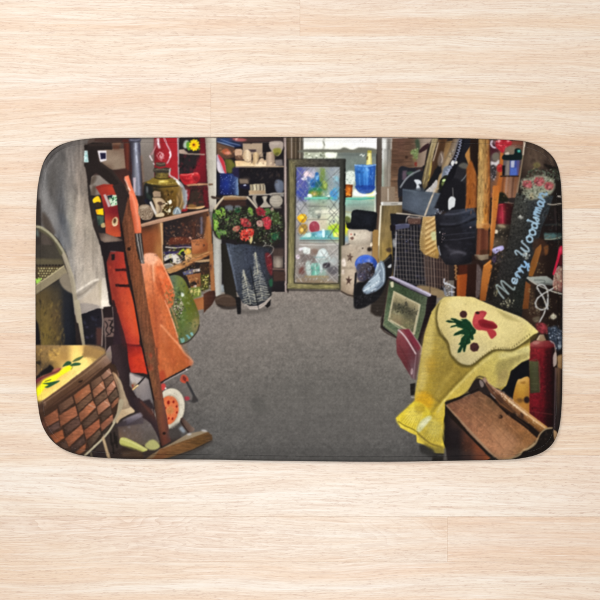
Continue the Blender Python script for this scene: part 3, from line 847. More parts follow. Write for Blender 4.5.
M('362,15 545,15 545,245 372,245', (362, 15), (545, 15), (362, 245), ['4c4032 57493a 4a3e32 6a655c', '544432 5c4c3a 4e4234 6d6a62', '4a3c2e 554434 4a3e32 62605a'], .3)
for x, c, w in ((415, 'b4a89e', .9), (398, '6a5a4a', .6), (455, '857663', .6), (497, 'bcae9e', .8), (440, '3a3026', .6), (478, '3a3026', .6)):
    L(c, w, [(x, 15), (x, 240)], .3, .9)
L('3a302c', 1.5, '380,240 385,900 378,1560', .4)
# ---- window behind
T(290, 136, 10)
M('135,18 1180,18 1180,145 135,145', (135, 18), (1180, 18), (135, 145), ['c8c8c4 deded8 e4e4e2 e8e6ea e6e4e8 e8e8e4', 'e4e4e0 ecece8 e8e8e4 f0eef0 ecebee e8e8e4', 'dcdcd4 e4e4dc e0e0d8 e4e2e0 e8e6e8 e0e0d8'], .3)
L('a8a89e', 1.6, '345,20 330,60 340,100 325,140', .6, .9)
L('77776c', .8, '335,60 345,95', .3)
S('b8b8b4 989890', '680,30 760,30 760,75 680,75', 9, .3, .8, .6, soft=.3, seed=5)
L('b5b3b4', .5, '135,48 600,46 900,48', .3, .6)
C('6d6d62', '135,140 300,135 480,138 540,118 620,142 700,118 860,135 860,182 135,170', .6)
M('135,165 860,175 860,800 135,800', (135, 165), (860, 165), (135, 800), ['a8ac98 b0b4a2 8a8e84 6c7470 707874 6f7672', '8f9490 a0a49c 8a9088 707c76 6d7a72 7f8880', '8a9094 90989c 90988e b4bcb0 b9c2b4 a0aca4', '8a9094 90989c 90988e c0c8bc d0d4c4 c8ccb8'], .5)
S('d8dccc 7a8068 b8c0a4 5c6454 e8ecdc', '140,170 470,170 460,228 140,228', 40, .4, 1.3, .7, soft=.4, a=.8, seed=8)
C('eaeedd', '350,175 430,168 472,190 440,222 370,222', .7)
P('5b625e', '470,180 860,185 860,205 470,200', 1, .7)
S('5c6a60 8a948c 6a766e', '600,190 780,200 760,330 560,330', 24, .8, 2, .5, soft=1, a=.5, seed=12)
C('cdd5cc', '555,380 600,352 650,370 640,480 560,500', .8)
S('7d8c84 e4ece4 a4b4a8', '560,360 650,360 650,490 560,490', 20, .3, .9, .6, soft=.3, a=.8, seed=14)
# cream bottle and blue vase
T(340, 136, 10)
L('e4e8e4', .9, '200,195 215,185 225,205 240,190', .3, .9)
G('c9bc68 e6dc98 b4a858', '262,200 318,200', '272,172 312,165 320,295 260,295', .4)
P('a89c3e', '275,145 314,150 312,175 272,172', .5)
C('6a5a3a', '262,215 278,205 275,240 262,240', .4)
M('143,292 356,288 342,540 318,572 245,582 182,562 160,522', (143, 288), (356, 288), (160, 582), ['4878b8 3a74c2 3a78c8 2a5cae 264e9c', '2f62ac 2a6ab8 4a8cd4 2458b0 204690', '225aa4 2a66b4 3070c0 2052a8 1c3f88', '1f4f9c 245cac 2660b4 1c4aa0 20407c', '2648a0 2040a0 2244a8 1c3a90 283c70'], .3)
for x0, x1, c in ((185, 200, '5a94d0'), (238, 246, '4f8ccc'), (268, 268, '6aa6e0'), (300, 292, '1a4290'), (330, 318, '3a68b0'), (215, 222, '1f4c98')):
    L(c, .8, [(x0, 320), ((x0+x1)/2, 430), (x1, 545)], .5, .7)
C('7db4e8', '250,325 275,318 285,350 262,352', .6, .8)
C('1a4488', '165,360 180,350 215,370 170,375', .7, .7)
L('97bce6', 1.0, '145,292 200,300 280,302 355,290', .3, .9)
C('c9cede', '180,572 240,582 320,572 322,610 180,610', .6)
L('3444a0', 1.2, '190,562 250,580 315,568', .4, .9)
P('d9d88c', '285,565 340,555 345,620 290,620', .6, .9)
# amber glass, glass shelf, daylight beyond
T(335, 190, 10)
M('88,60 392,50 385,430 85,560', (88, 50), (392, 50), (88, 560), ['b8c4b0 c4ccb8 ccd0b0 d4cc8a', '7fb0a0 86a89c 8aa89c 90a898', '8c988c 7d887e 7a867c 8a9688', 'b4c0a4 b0bca4 a8b4a0 a4ac98', 'd0c88c c8c8a8 a0a498 909488', 'd4d23c a8b078 8c908c 8a8c84', '88a4b4 9aacb4 b8b4b0 b0a8a0', 'b8a898 a89888 a89484 a08c78'], .4)
P('4fa592', '90,74 250,80 392,58 392,92 250,104 90,98', .5)
L('8fd4c0', .7, '90,78 250,84 390,64', .3, .8)
L('5b6a64', 1, '120,150 380,140', .9, .5)
P('d8dcd0', '170,0 390,0 390,52 180,62', .8, .8)
P('dcd478', '310,25 388,15 388,78 315,70', .8, .9)
M('86,-55 176,-50 168,76 90,78', (86, -55), (176, -55), (86, 78), ['5a2a12 8a4014 6a2c10', '8a3c12 c8661a 8a3c14', '7a3410 d87c24 7a3412', '4a2210 6a3010 4a2010'], .3)
S('f0a83c e88a28 ffd070', '95,10 165,10 160,60 95,60', 12, .3, .7, .8, seed=3)
L('c8b858', .6, '90,330 130,345', .4)
C('dade2c', '82,365 110,340 142,360 138,405 85,412', .8)
C('606c34', '92,290 118,262 150,290 150,330 120,345', .7)
L('a49a70', .8, '95,215 165,225', .5)
# mullions and the brown wall
T(340, 136, 10)
M('370,22 422,22 408,900 425,1560 360,1560', (366, 22), (425, 22), (366, 1560), ['5a5450 625a52', '54443a 5c4a3e', '5a4638 6a5646', '6a5440 7a6450', '8c6c44 98784e'], .3)
L('3d322c', 1, '370,30 364,500', .5, .6)
M('420,25 522,25 505,700 470,700 412,700', (415, 25), (520, 25), (415, 700), ['d8d8d4 a4a09a 807870 9a948c', 'dcdedc b0aea8 6a6862 8c8478', 'a4b0a4 8c867a 7a7268 a0968a', '98a89c 8f897c 80766a 9a9082', 'a0b0a4 8d8478 857a6c 978c7c'], .3)
P('e2e2de', '422,38 462,35 458,130 425,132', .8)
L('b8b0a8', .8, '512,25 508,130', .3)
L('b0a698', .6, '488,140 480,680', .3)
M('520,24 780,24 780,330 590,330 585,680 495,680', (500, 24), (780, 24), (500, 680), ['6a4c3a 64463a 5e4436 6a5848', '5e4434 5a4032 634838 7a6654', '70543f 6a503e 6a4e3c 74604c', '8a7360 846e5a 7a6450 74604c'], .4)
NZ('520,24 780,24 780,330 590,330 585,680 495,680', .08, (6, 1), 18)
E('2b1a14', 662, 215, 16, 15, soft=.4)
C('543c2e', '625,190 680,180 690,230 640,240', 1.5, .5)
T(335, 190, 10)
G('93816f 86725e', '460,0 600,0', '458,-30 600,-30 600,125 458,125', .4)
L('cfc6ba', 1.2, '527,-10 528,105', .4, .8)
P('b6b2aa', '455,122 672,122 672,155 470,162', .4)
P('e2e2e0', '457,125 480,122 478,155 465,160', .5)
L('6a645c', .7, '560,140 620,138', .3)
M('466,160 675,155 625,700 560,900 430,1000 420,560', (440, 155), (670, 155), (420, 900), ['4e4430 7a6844 7f6c48 6a583e', '8a744c 806c44 7a663e 5a4c34', 'a08850 8f763f 806830 6a5634', '8a7240 7d6632 6a5430 4a3c2a'], .4)
NZ('466,160 600,160 600,700 430,900', .08, (1.6, 8), 19)
L('e4ddc8', 1.8, '456,160 448,300 432,560 425,680', .4, .95)
G('9c7844 a88350', '370,400 430,900', '370,392 432,398 428,900 372,900', .5)
L('5c4228', .8, '432,560 428,900', .4, .7)
P('2a2420', '550,352 598,358 594,412 552,408', .4)
C('4a3a2a', '510,590 555,580 560,620 520,620', .6)
# ---- leaded window leaning in the doorway
T(285, 136, 10)
M('100,300 550,300 545,1480 90,1480', (95, 300), (550, 300), (95, 1480), [
  '6a6c8c 7c7c94 90909a 8c9080 868a90 90969c', '4c5090 5860a0 a09cb0 7a8c74 8c9298 98a0a4', '3f4a8c 4a5a9c 5a80b0 6a8c60 8a9498 7f9cac', '48508c 5c6698 3f7c8c 5a8c58 90989a 6c98b0', '7a7a90 90949c 7cae9c 7ca48c a0aca4 80a8b4', '96929a 9c9a9c 94988c 98a08c 9ca498 a0a8a4', '98949a a09ea0 b4bcac c4c4ac d0d0b8 c8ccb8', '968e90 a49c9c b8b0a0 c4bca4 c8ccb0 bcc8a0', '908684 9c8e84 b09c94 b4b49c b4c078 b4cc60', '888280 94a09c 84aca8 7ca8b0 94b49c a8c878', '8a8480 948a84 a09890 98928c 9c9690 a09c98', '8c847f 988c88 988c84 948c86 a09894 a4a09c', '8a827c 8a7e7a 807470 a4a8a8 a8aeae 9c9a98', '8a807a 847470 889490 90a8a0 8c8c8c 8a8688', '867c74 7c706a 90908a 84988c 847c7a 807a7a', '8a7f74 88786a 8a745c 90785c 8c7a68 8a8078'], .3)
T(290, 136, 10)
C('4a4f96', '60,340 120,320 150,420 190,560 180,640 90,640 60,480', 1, .8)
C('6a64a4', '80,380 130,360 150,440 110,520', 1, .6)
C('dfc6ce', '135,370 180,350 235,400 225,420 180,405 150,425', .6)
C('e8e0e4', '115,425 160,415 170,440 130,445', .5, .8)
C('2a66ac', '200,460 245,420 255,370 285,375 292,440 300,500 215,515', .5)
C('62a6dc', '255,405 285,400 280,435 262,440', .5)
C('234a84', '215,470 245,460 240,500 215,500', .6, .8)
G('7a8c4c 5c7838', '300,320 360,540', '302,325 348,325 345,440 375,480 370,545 300,560', .6)
C('a8b85c', '335,450 368,470 362,530 335,510', .6, .8)
C('2c7c54', '190,560 250,520 330,540 340,580 250,600 190,600', .6)
C('245c58', '250,470 300,455 320,500 260,520', .7, .8)
S('cfe0ea e8e0f0 3a4480 6a90c8', '70,340 290,340 290,560 70,560', 34, .25, .8, .6, soft=.3, a=.7, seed=6)
C('4e9cc0', '415,560 450,520 475,560 470,640 415,640', .6)
C('7ab4c4', '430,420 470,400 480,450 440,460', .8, .7)
T(285, 190, 10)
C('3a489a', '105,0 215,-10 220,55 160,80 110,50', .8, .8)
M('235,10 395,5 395,78 240,78', (235, 5), (395, 5), (235, 78), ['3a7a48 6a8a3c 4a7c48 7a9870', '5a7c3a c09c3c 5c7c34 b4b890', '2c7058 4c8c58 3a7c60 6a9c84'], .6)
E('dfe8e4', 246, 64, 26, 24, soft=.5)
C('4588c2', '452,20 490,0 518,20 512,72 455,68', .6)
C('d8e4d8', '410,65 440,55 455,80 420,85', .5)
P('5cae98', '190,76 480,72 480,94 195,98', .5)
L('a0dcc8', .6, '195,80 400,78', .3, .8)
S('6c7470 a8b0a4 5a6660', '230,95 520,95 500,160 240,160', 20, .6, 1.6, .5, soft=.7, a=.5, seed=7)
C('848a80', '240,160 340,160 345,270 290,285 250,240', 1.2, .7)
S('d4dcd0 6a7468 aab4a4', '225,165 340,165 330,285 230,280', 34, .35, 1, .7, soft=.3, a=.7, seed=9)
C('5a605c', '345,200 365,195 350,280 325,285', .8, .8)
P('e2decc', '300,205 540,196 540,245 300,235', 1, .8)
L('a8a898', .8, '300,240 540,235', .5, .7)
P('cbbca4', '225,298 415,300 420,395 340,395 230,390', 1.2, .6)
C('e2a818', '125,270 165,242 205,250 218,285 195,325 160,328 130,300', .5)
C('f4c93c', '140,270 180,258 200,280 175,300', .6)
C('b87c14', '165,300 195,290 190,320 165,325', .6, .8)
C('a8823c', '135,390 165,345 215,350 222,400 195,440 150,440', .6)
S('e0bc5c 7c5c2c c89c44', '140,350 215,350 215,435 140,435', 18, .35, .9, .7, soft=.3, a=.8, seed=10)
C('e6c060', '150,400 175,380 185,410 165,420', .5)
E('c8bebe', 293, 374, 58, 67, soft=.5)
E('993848', 293, 376, 52, 61, soft=.4)
C('b04c5c', '260,340 300,320 330,350 300,390', 1.5, .6)
C('a05c60', '310,390 340,370 335,420 300,432', 1, .6)
C('b8d436', '430,375 475,350 540,350 540,475 500,470 450,430', .8)
C('9cd420', '470,395 510,385 525,420 480,430', .7, .9)
C('e8e078', '490,430 540,430 540,475 500,475', .7, .8)
C('68707a', '475,310 490,300 500,325 482,330', .4)
M('215,430 480,395 480,482 150,492', (215, 400), (480, 400), (215, 490), ['8ab4b4 94b8bc 4e8cc0 5c9ca0 9cb868', 'b8d4cc 4c8c98 8cc4d8 5898a0 7cb4a8', '84bcb4 54a098 6cacb4 4c9ca0 74b0a8'], .5)
C('e2f0f4', '370,400 395,400 398,470 375,475', .5, .8)
C('d8e8e0', '225,440 255,432 260,468 225,475', .6, .8)
P('5f9ea0', '150,476 535,474 535,494 150,496', .5, .9)
L('5f5a58', 1, '150,505 535,505', .5, .8)
L('c0bcb8', 1, '145,546 300,550 540,545', .4, .9)
C('d4d8dc', '145,585 200,570 245,590 240,610 150,605', .5, .8)
T(285, 240, 10)
C('cfd3d0', '180,95 215,78 250,90 248,135 215,148 185,130', .5)
C('cbb9c3', '105,160 130,148 150,165 140,190 112,190', .5)
C('d8d0d8', '140,85 165,80 170,105 145,110', .6, .8)
C('6e625e', '150,150 200,140 270,160 290,210 220,220 170,210', 1.2, .8)
S('9a8c8c 5c5254 b8acb0', '100,80 300,90 280,210 100,220', 26, .4, 1.1, .6, soft=.4, a=.6, seed=11)
C('7a5c50', '260,100 320,95 320,150 270,150', 1.2, .7)
C('b9c2c2', '305,185 335,110 365,88 400,90 440,150 452,212 415,235 380,240 370,330 335,310 330,230', .5)
C('d3dada', '345,110 385,95 420,150 400,180 350,170', 1, .8)
C('94a09c', '335,190 440,190 430,230 345,225', 1, .7)
C('a9b5b0', '205,240 235,210 258,225 262,350 222,350', .6)
M('258,235 345,230 350,352 262,356', (258, 230), (350, 230), (258, 356), ['9cc0b4 6a9c90 a4c4b8', '4c8478 6cb09c 5c9488', '5c9080 74b4a0 8cbcac'], .5)
L('c8e0d8', .7, '300,240 305,345', .3, .8)
L('7c9c9c', .8, '290,172 400,170', .4)
C('403a42', '380,240 440,225 455,260 410,285 380,280', .8)
C('544e54', '420,285 500,260 530,300 510,350 440,330', 1.2, .8)
P('957e5c', '195,358 435,358 435,378 200,380', .6)
P('85705a', '120,380 430,380 430,425 120,425', 1.2, .7)
C('6a3c36', '145,290 180,270 192,320 165,345 140,330', .8, .8)
# lead lines
T(285, 136, 10)
for p in ('380,310 555,490', '555,320 390,480', '480,600 560,520 480,430', '110,330 250,480', '240,320 100,470', '100,500 210,620 110,720', '430,705 548,830', '548,715 425,832 548,950', '215,620 150,700', '430,705 230,703 165,640', '425,835 230,838', '548,835 430,1020', '430,1000 545,1120'):
    L('50504e' if '4' in p[:2] or p[0] == '5' else '8f94a0', .5, p, .2, .8, sm=False)
T(285, 240, 10)
for p in ('540,55 385,200', '425,60 545,190', '400,300 520,425', '545,315 400,425', '100,330 170,420', '420,180 545,300'):
    L('b9b2ae', .55, p, .25, .75, sm=False)
for p in ('540,75 400,200', '400,290 530,420'):
    L('5a5452', .4, p, .25, .7, sm=False)
L('6f8a84', .6, '200,300 400,300', .3, .7)
L('8a8078', .7, '150,30 410,40', .3, .7)
# frame of the leaded window
T(285, 136, 10)
P('221f1c', '25,232 605,232 605,262 25,262', .6)
M('30,236 600,236 600,312 35,312', (30, 236), (600, 236), (30, 312), ['5f5942 5a5444 4e4a42 464440 34342e', '7a7250 5c5648 544f46 4a4842 34352e', '545038 4a4438 443f38 3c3a36 2e2e2a'], .3)
NZ('30,236 600,236 600,312 35,312', .12, (2, .6), 20)
M('30,250 108,300 100,900 90,1480 25,1530 22,1400', (25, 250), (105, 250), (22, 1530), ['5c5640 7a7250 625c44', '6a6244 7c7450 5a543c', '6c6648 7a7250 54503a', '706a4a 807850 5c573c', '7a7450 8a8258 666042', '7d7552 8f865c 6c6648'], .3)
NZ('30,250 108,300 100,900 90,1480 25,1530', .1, (.7, 5), 22)
L('2c281e', .9, '108,300 102,900 92,1475', .3, .9)
L('1f1b18', .9, '30,240 38,600 28,1100 20,1540', .3, .9)
M('548,236 605,236 598,800 590,1400 560,1540 530,1540 540,900', (530, 236), (605, 236), (530, 1540), ['4a4a42 3a3a34 2a2a26', '3a3c36 44443a 24241f', '3e3f36 4c4c3c 28281f', '3a3a30 54523c 2c2c22', '3c3c2e 5a563c 33311f'], .3)
L('1a1a18', 1.2, '596,330 592,900 582,1540', .4, .9)
M('25,1475 90,1470 540,1470 545,1535 300,1532 25,1530', (25, 1470), (545, 1470), (25, 1535), ['867e58 7a7250 7d7552 8a8258 7c7450', '8a8258 8d8458 80784f 988f5c 7f7752', '5c573c 5f593c 645e40 6a6444 55503a'], .3)
NZ('25,1475 540,1470 545,1535 25,1530', .1, (3, .8), 23)
L('2b2620', .9, '92,1470 300,1476 535,1476', .3, .9)
L('2a2522', 1.3, '20,1538 300,1542 590,1545', .6, .9)
# ---- snowman
T(335, 240, 10)
M('62,60 150,40 365,50 372,180 390,560 210,590 140,560 55,520', (60, 40), (380, 40), (60, 580), ['8a7f72 978c7f 9a8f82 857868', '7f7468 8f8374 92877a 84766a', '8a7e70 968a7a 8c8072 6a5e54', '8c7f6e 9a8c7c 8a7d6e 5c524a', '7a6c5c 8f8070 7a6c5e 4a4038', '54483e 6a5c4e 54483e 3a322c'], .5)
L('6a5e52', 1, '80,275 150,282 205,278', .8, .6)
L('352a24', 1.2, '60,512 130,548 205,560', .5, .9)
def star(cx, cy, r, col, rot=0):
    p = []
    for k in range(10):
        t = np.radians(rot-90+36*k); q = r if k % 2 == 0 else r*.38
        p.append((cx+q*np.cos(t)*.75, cy+q*np.sin(t)*1.15))
    P(col, p, .4)
star(148, 175, 46, '42302a', 8)
star(136, 405, 48, '42302a', 4)
C('c8c0bc', '70,200 95,185 110,250 90,265 68,250', .8, .8)
C('c0b6b0', '68,305 85,298 92,340 72,342', .6, .7)
E('241c1a', 343, 95, 25, 22, soft=.6)
E('3a302c', 275, 85, 8, 7, soft=.3)
C('d8d4ce', '345,40 362,25 372,50 358,65', .5)
T(335, 190, 10)
M('140,390 300,392 366,410 372,480 352,545 250,562 152,542 130,470', (130, 385), (372, 385), (130, 562), ['8a8278 7d756a 7f766c 746a60', 'a1988b a49b8e 9b9286 84796e', '9a9184 a59c8f 9a9085 83786c', '7c7266 8d8377 857a6e 6c6257'], .4, sm=True)
E('2a2422', 195, 447, 7, 13, soft=.3)
E('94584e', 160, 445, 10, 9, soft=.4)
C('5c4038', '150,480 180,470 185,492 165,500', .5)
P('e4d2b8', '350,535 368,520 374,555 358,565', .5)
C('15171d', '168,222 205,200 300,208 412,228 415,290 392,398 352,416 300,396 138,392 110,345 112,300 150,330 160,270', .4)
M('180,220 400,240 385,380 170,370', (170, 210), (410, 210), (170, 390), ['22252c 1c1f26 1a1c24 16181e', '1b1d24 14161c 1c1f28 14151b', '121318 16181f 13141a 101116'], 1, .8)
S('2a2d36 0e0f14 23262f', '180,215 400,240 380,390 150,380', 40, .5, 1.4, .6, soft=.6, a=.5, seed=30)
C('5c6434', '95,290 120,272 150,290 140,330 115,330', .6, .8)
# ---- blue plate, black bag and silver wrap
T(335, 240, 10)
P('312923', '380,420 540,400 540,760 400,760 350,720', 1)
C('1e1c20', '430,240 500,200 560,140 575,250 560,360 490,420 440,340', .5)
C('b8babb', '525,265 560,240 558,272 535,280', .4)
L('4a4844', 1.2, '470,230 540,170', .4)
E('27449a', 310, 245, 112, 96, 5, soft=.4)
E('3558b4', 305, 215, 80, 50, 5, soft=1.5, a=.7)
L('5c7cc8', 1, '215,230 245,180 310,155 380,185', .6, .6)
C('2a2326', '250,270 310,225 380,245 400,330 370,400 290,420 240,370', .6)
S('5a3a2c 1a1618 7c6a5c 3a2c30 8a8488', '250,260 380,250 380,400 250,400', 46, .4, 1.2, .6, soft=.3, a=.7, seed=31)
C('2b2f62', '225,350 265,320 310,350 300,400 240,400', .6)
C('6c7ea8', '325,285 345,280 350,310 330,315', .5, .8)
M('285,500 330,430 385,380 400,300 425,235 450,240 475,350 475,430 425,490 370,535 310,545', (280, 235), (475, 235), (280, 545), ['788898 8898a8 b0c0cc c0ccd4', '788898 90a4b4 a4b8c4 8ca0b0', '8898a8 a0b4c4 b4c8d4 94a8b8', 'a8b8c4 c0d0dc a8bccc 7c8c9c', 'c0ccd4 b4c4d0 7c8c9c 5c6874'], .4, sm=True)
for p, c, w in (('330,520 380,470 440,420', 'e8f0f4', 1.2), ('300,500 350,480 400,430', '64748a', .9), ('420,250 455,330 460,410', 'e0e8ee', 1.0), ('400,320 430,360 420,430', '5a6a7c', 1.0), ('380,500 430,470 465,420', '4e5c6a', 1.1), ('345,440 400,400 440,340', 'd4e0e8', .9), ('290,490 310,525 330,540', 'dce4ea', 1.0)):
    L(c, w, p, .4, .85)
L('141316', 1.5, '210,330 205,420 195,450', .3)
C('8a8070', '225,450 250,440 255,500 230,520', .7, .6)
# ---- flower basket with its painted tub
T(205, 240, 10)
M('78,-90 165,-90 172,520 150,575 108,560 92,300', (78, -90), (172, -90), (78, 575), ['9a968c aca89e 8c8a84', 'a09d94 b4b2aa 8e8c88', 'a8a69e b8b6ae 888682', 'a9a7a0 b6b4ac 90908c'], .4)
C('a0a8ac', '160,460 195,450 205,500 175,525', .6, .8)
P('28241f', '162,40 240,40 320,560 340,640 220,620 190,480', .5)
C('4a392f', '105,580 170,545 250,550 330,620 320,660 200,670 120,650', .5)
L('6b584a', 1, '115,590 190,560 260,570', .6, .7)
C('2c2320', '120,640 220,665 320,660 300,690 180,690', .8, .8)
T(230, 260, 10)
C('56504b', '60,480 200,500 400,470 420,500 300,530 130,540', 1.5, .6)
P('1b191b', '55,370 112,370 112,538 76,545', .4)
P('1b191b', '352,455 406,385 402,450 372,476', .4)
M('-40,-170 60,-150 300,-170 420,-120 428,180 416,352 362,440 282,490 200,490 130,432 70,322', (-40, -170), (430, -170), (-40, 490), ['4a5160 3c424e 363b48 2e3038 26272c', '4e5564 3e444f 383d4a 343843 2a2b31', '4c5362 3e434e 333844 373b46 2c2d32', '464c5a 3a3f4a 30343f 353943 262729', '3c414b 363a43 2c3039 2f323a 222326', '2f323a 2c2f36 1f2125 26282d 1d1e21'], .4)
NZ('-40,-170 420,-120 428,180 362,440 200,490 70,322', .1, 1.3, 24)
L('7a8496', 1.0, '-20,-120 20,40 70,300', .6, .7)
S('a0a8b4 687084', '-20,-100 120,-100 160,250 80,280', 14, .2, .5, .8, soft=.2, a=.6, seed=25)
C('6a252a', '352,-60 415,-40 424,150 378,105', .6)
S('b8343c 3a1418 7a4a48', '360,-40 418,-20 420,140 375,100', 18, .4, .9, .6, soft=.3, a=.8, seed=26)
C('27543c', '392,205 424,190 425,260 398,262', .7)
M('128,430 200,465 282,460 352,418 406,368 402,402 352,456 282,492 200,490', (128, 368), (406, 368), (128, 492), ['8f847c b0a49c b8aca4 9c9088', 'a89c94 b8ada4 b4a89f 80756e'], .4)
L('5a524c', .8, '200,484 280,486 345,452', .4, .7)
def pine(ax, ay, bx, by, hw, n, seed):
    rg = np.random.default_rng(seed)
    for k in range(n):
        t = (k+.6)/n; x = ax+(bx-ax)*t; y = ay+(by-ay)*t; h = hw*min(1, t*1.25+.08)
        for s in (-1, 1):
            j = rg.normal(size=4)*4
            L(('ddd9c4', 'bcb8a6', 'cfc9ac', '9fa09a')[rg.integers(4)], rg.uniform(.9, 1.5),
              [(x, y-8+j[0]), (x+s*h*.55+j[1], y+1+j[2]), (x+s*h+j[3], y+9+j[0])], .2, .55)
    L('d8cfa8', .8, [(ax, ay), (ax*.6+bx*.4, ay*.6+by*.4)], .3, .7)
pine(133, 100, 205, 445, 62, 15, 1)
pine(248, -75, 325, 415, 72, 21, 2)
L('1c1e24', .8, '200,60 245,280 272,420 288,490', .4, .7)
L('c9c4b0', .9, '130,100 150,190 185,330 205,440', .4, .5)
# shelf bits right of the tub
T(240, 190, 10)
P('2a2325', '380,150 442,150 442,900 380,900', .6, .8)
G('b89c78 9a8266', '90,10 250,10', '88,8 252,8 254,46 92,52', .4)
L('a69d90', 1.0, '92,52 250,46 440,32', .3)
C('a69d8e', '218,72 275,64 264,112 312,172 200,176 236,122', .5)
C('c0b8a8', '235,80 262,75 255,110 242,110', .6, .7)
C('9b9184', '128,62 165,58 160,105 180,170 130,110', .5)
C('17161a', '170,80 215,70 232,120 205,145 172,130', .6)
C('16151a', '278,75 310,70 295,110 305,150 275,120', .6)
E('a39a8b', 362, 112, 66, 62, soft=.4)
E('bdb4a6', 345, 100, 36, 36, soft=2, a=.7)
for y in (85, 110, 140):
    L('7d746a', .6, [(300, y), (362, y+8), (425, y)], .3, .5)
L('6a6058', 1, '320,50 400,48', .5)
C('8a8276', '320,168 400,165 410,185 330,186', .6, .8)
T(210, 225, 6)
M('378,185 440,185 438,258 380,258', (378, 185), (440, 185), (378, 258), ['5c504a 6a5e56 4c423e', '7c7066 a09486 6a5e56', '6a5c52 9a8c7c 5a4e46'], .5)
P('6a534a', '375,258 450,262 450,272 375,270', .4)
P('44302a', '378,275 450,278 452,335 382,338', .6)
P('5f4a40', '372,140 444,140 444,190 376,188', 1, .6)
# the bouquet
T(205, 190, 10)
C('272320', '95,185 200,140 330,160 450,150 540,185 660,180 780,250 790,430 700,570 520,560 430,545 330,505 250,490 150,495 92,440 76,300', .6)
P('3e2924', '150,108 410,108 415,165 150,160', .8)
C('6f767f', '200,165 260,155 300,190 250,215 210,200', .7, .8)
C('8a9298', '300,160 350,160 360,190 310,190', .7, .6)
C('48382f', '72,62 150,80 190,95 80,90', .5)
FG = '90,190 250,170 400,180 520,190 660,190 770,260 780,420 690,550 520,540 400,500 250,480 110,460 80,320'
S('1d2818 2c3a22 3a4a2c 22301c 4a5a34 30382c', FG, 240, .7, 2.0, .45, soft=.2, a=.85, seed=40)
S('5d7a38 6f8c48 88a060 4c6a34 c0c4a8 6a5a48', FG, 130, .4, 1.4, .4, soft=.2, a=.85, seed=41)
S('14160f 101410 241c1a', FG, 90, .5, 1.5, .5, soft=.3, a=.8, seed=42)
S('b8b4a0 8a9488 a89078', FG, 50, .2, .5, .6, a=.8, seed=43)
for c, p in (('7fae3c', '105,200 150,215 178,262 150,270 120,245'), ('93c04c', '175,180 200,200 205,255 180,250'), ('8cb846', '95,295 130,310 132,350 110,410 90,380'),
             ('aacf6a', '100,310 120,320 118,350 104,350'), ('6c8f52', '150,415 190,405 222,435 190,450 160,445'), ('5c8a34', '110,420 145,430 155,490 130,470'),
             ('7ba040', '440,175 470,190 485,245 455,240 435,210'), ('5d8838', '200,290 240,285 235,305 205,310'), ('3a6a2e', '80,240 110,240 120,280 85,285'),
             ('4c7a3a', '590,200 640,185 650,230 610,240'), ('3c4626', '680,230 740,240 745,320 700,340 670,290'), ('25563c', '670,460 720,440 735,480 690,505'), ('285a38', '300,190 345,185 350,225 310,225')):
    C(c, p, .4, .92)
for c, p in (('a03438', '360,300 400,280 460,330 455,370 400,365 365,345'), ('84282c', '380,330 430,320 440,355 400,362'), ('c95c50', '365,320 385,310 380,340'),
             ('c4322c', '355,440 385,405 440,385 488,400 482,455 440,500 400,512 360,490'), ('e4483c', '370,430 420,410 440,440 400,460'), ('ea5a44', '430,400 470,395 465,430 440,430'), ('9c1c1e', '400,450 440,440 430,480 395,490'), ('f07860', '362,470 385,465 380,500 360,490'),
             ('a02c36', '515,200 560,180 590,200 600,255 560,262 520,240'), ('82202a', '540,210 580,205 580,250 545,245'), ('b03038', '580,290 620,270 660,300 655,380 620,395 585,350'), ('d03c48', '590,330 640,320 640,370 605,370'), ('c85060', '600,300 625,290 625,320'),
             ('b68a80', '518,315 560,305 580,330 560,372 525,350'), ('b86e5a', '280,385 310,370 340,395 320,420 290,412'), ('a05046', '300,365 345,360 350,395 320,392')):
    C(c, p, .4, .95)
C('c9b880', '450,470 475,455 478,500 458,542 445,515', .5)
C('b8a090', '655,190 680,180 690,215 665,220', .5, .8)
L('d8d4c4', .5, '430,400 410,415 420,385', .2, .9)
L('b7a68c', 2.1, '98,192 140,130 192,72', .3)
L('d4c6ac', .8, '95,188 135,128 185,75', .2, .8)
M('185,65 260,56 410,64 440,80 410,104 190,108', (185, 56), (440, 56), (185, 108), ['b8a68a bca88a b8a88e a89a84', '9a7850 94704c 8a6a4c 7a6654', '6a4a34 60422e 5a4030 4a3a30'], .4)
L('bcb09c', 2.0, '425,72 470,120 520,182', .3)
T(210, 225, 6)
L('b0aca4', .5, '318,130 345,122 380,135 372,165 345,190', .2, .9)
L('c8c4bc', .5, '320,95 335,110 325,125', .2, .8)
S('b8b4a8 8a8880', '315,90 350,90 380,140 330,140', 16, .2, .4, .6, seed=44)
# ---- right wall: plants, boards, bags
T(380, 136, 10)
M('370,24 520,24 470,130 440,300 370,340', (370, 24), (520, 24), (370, 340), ['7a6a5c 9c8a7c a08c7c', '7a6858 94806f 9a8676', '84705e 937d6d 8c7868'], .5)
C('3f4c3a', '350,45 385,40 395,110 385,175 360,120', .6)
C('6d7d4c', '300,165 340,135 380,145 370,230 345,235 330,200', .6)
S('8fa068 4c5a38 a8b088', '300,140 380,130 370,235 320,230', 24, .4, 1, .5, soft=.3, a=.8, seed=3)
C('3b2327', '388,150 430,105 485,75 478,125 400,172', .5)
C('7c3228', '345,270 365,265 368,300 348,305', .5)
C('7a6a44', '320,225 355,230 355,260 335,255', .8, .8)
C('22232b', '188,325 300,322 400,318 440,330 440,440 415,570 210,605 180,600', .4)
P('5a4a56', '222,352 268,348 260,440 220,445', .7)
C('3c5244', '265,365 330,360 320,400 270,390', .8)
C('3a2a2a', '345,320 420,322 430,350 380,350', .7)
L('6d7074', 1.8, '200,515 250,440 310,385 392,345', .3)
L('90949a', .7, '205,505 260,425 330,370', .3, .8)
C('ccd0d4', '338,445 375,438 405,455 410,482 388,492 405,545 360,548 362,490', .4)
L('4a4c52', .8, '380,490 395,480', .3)
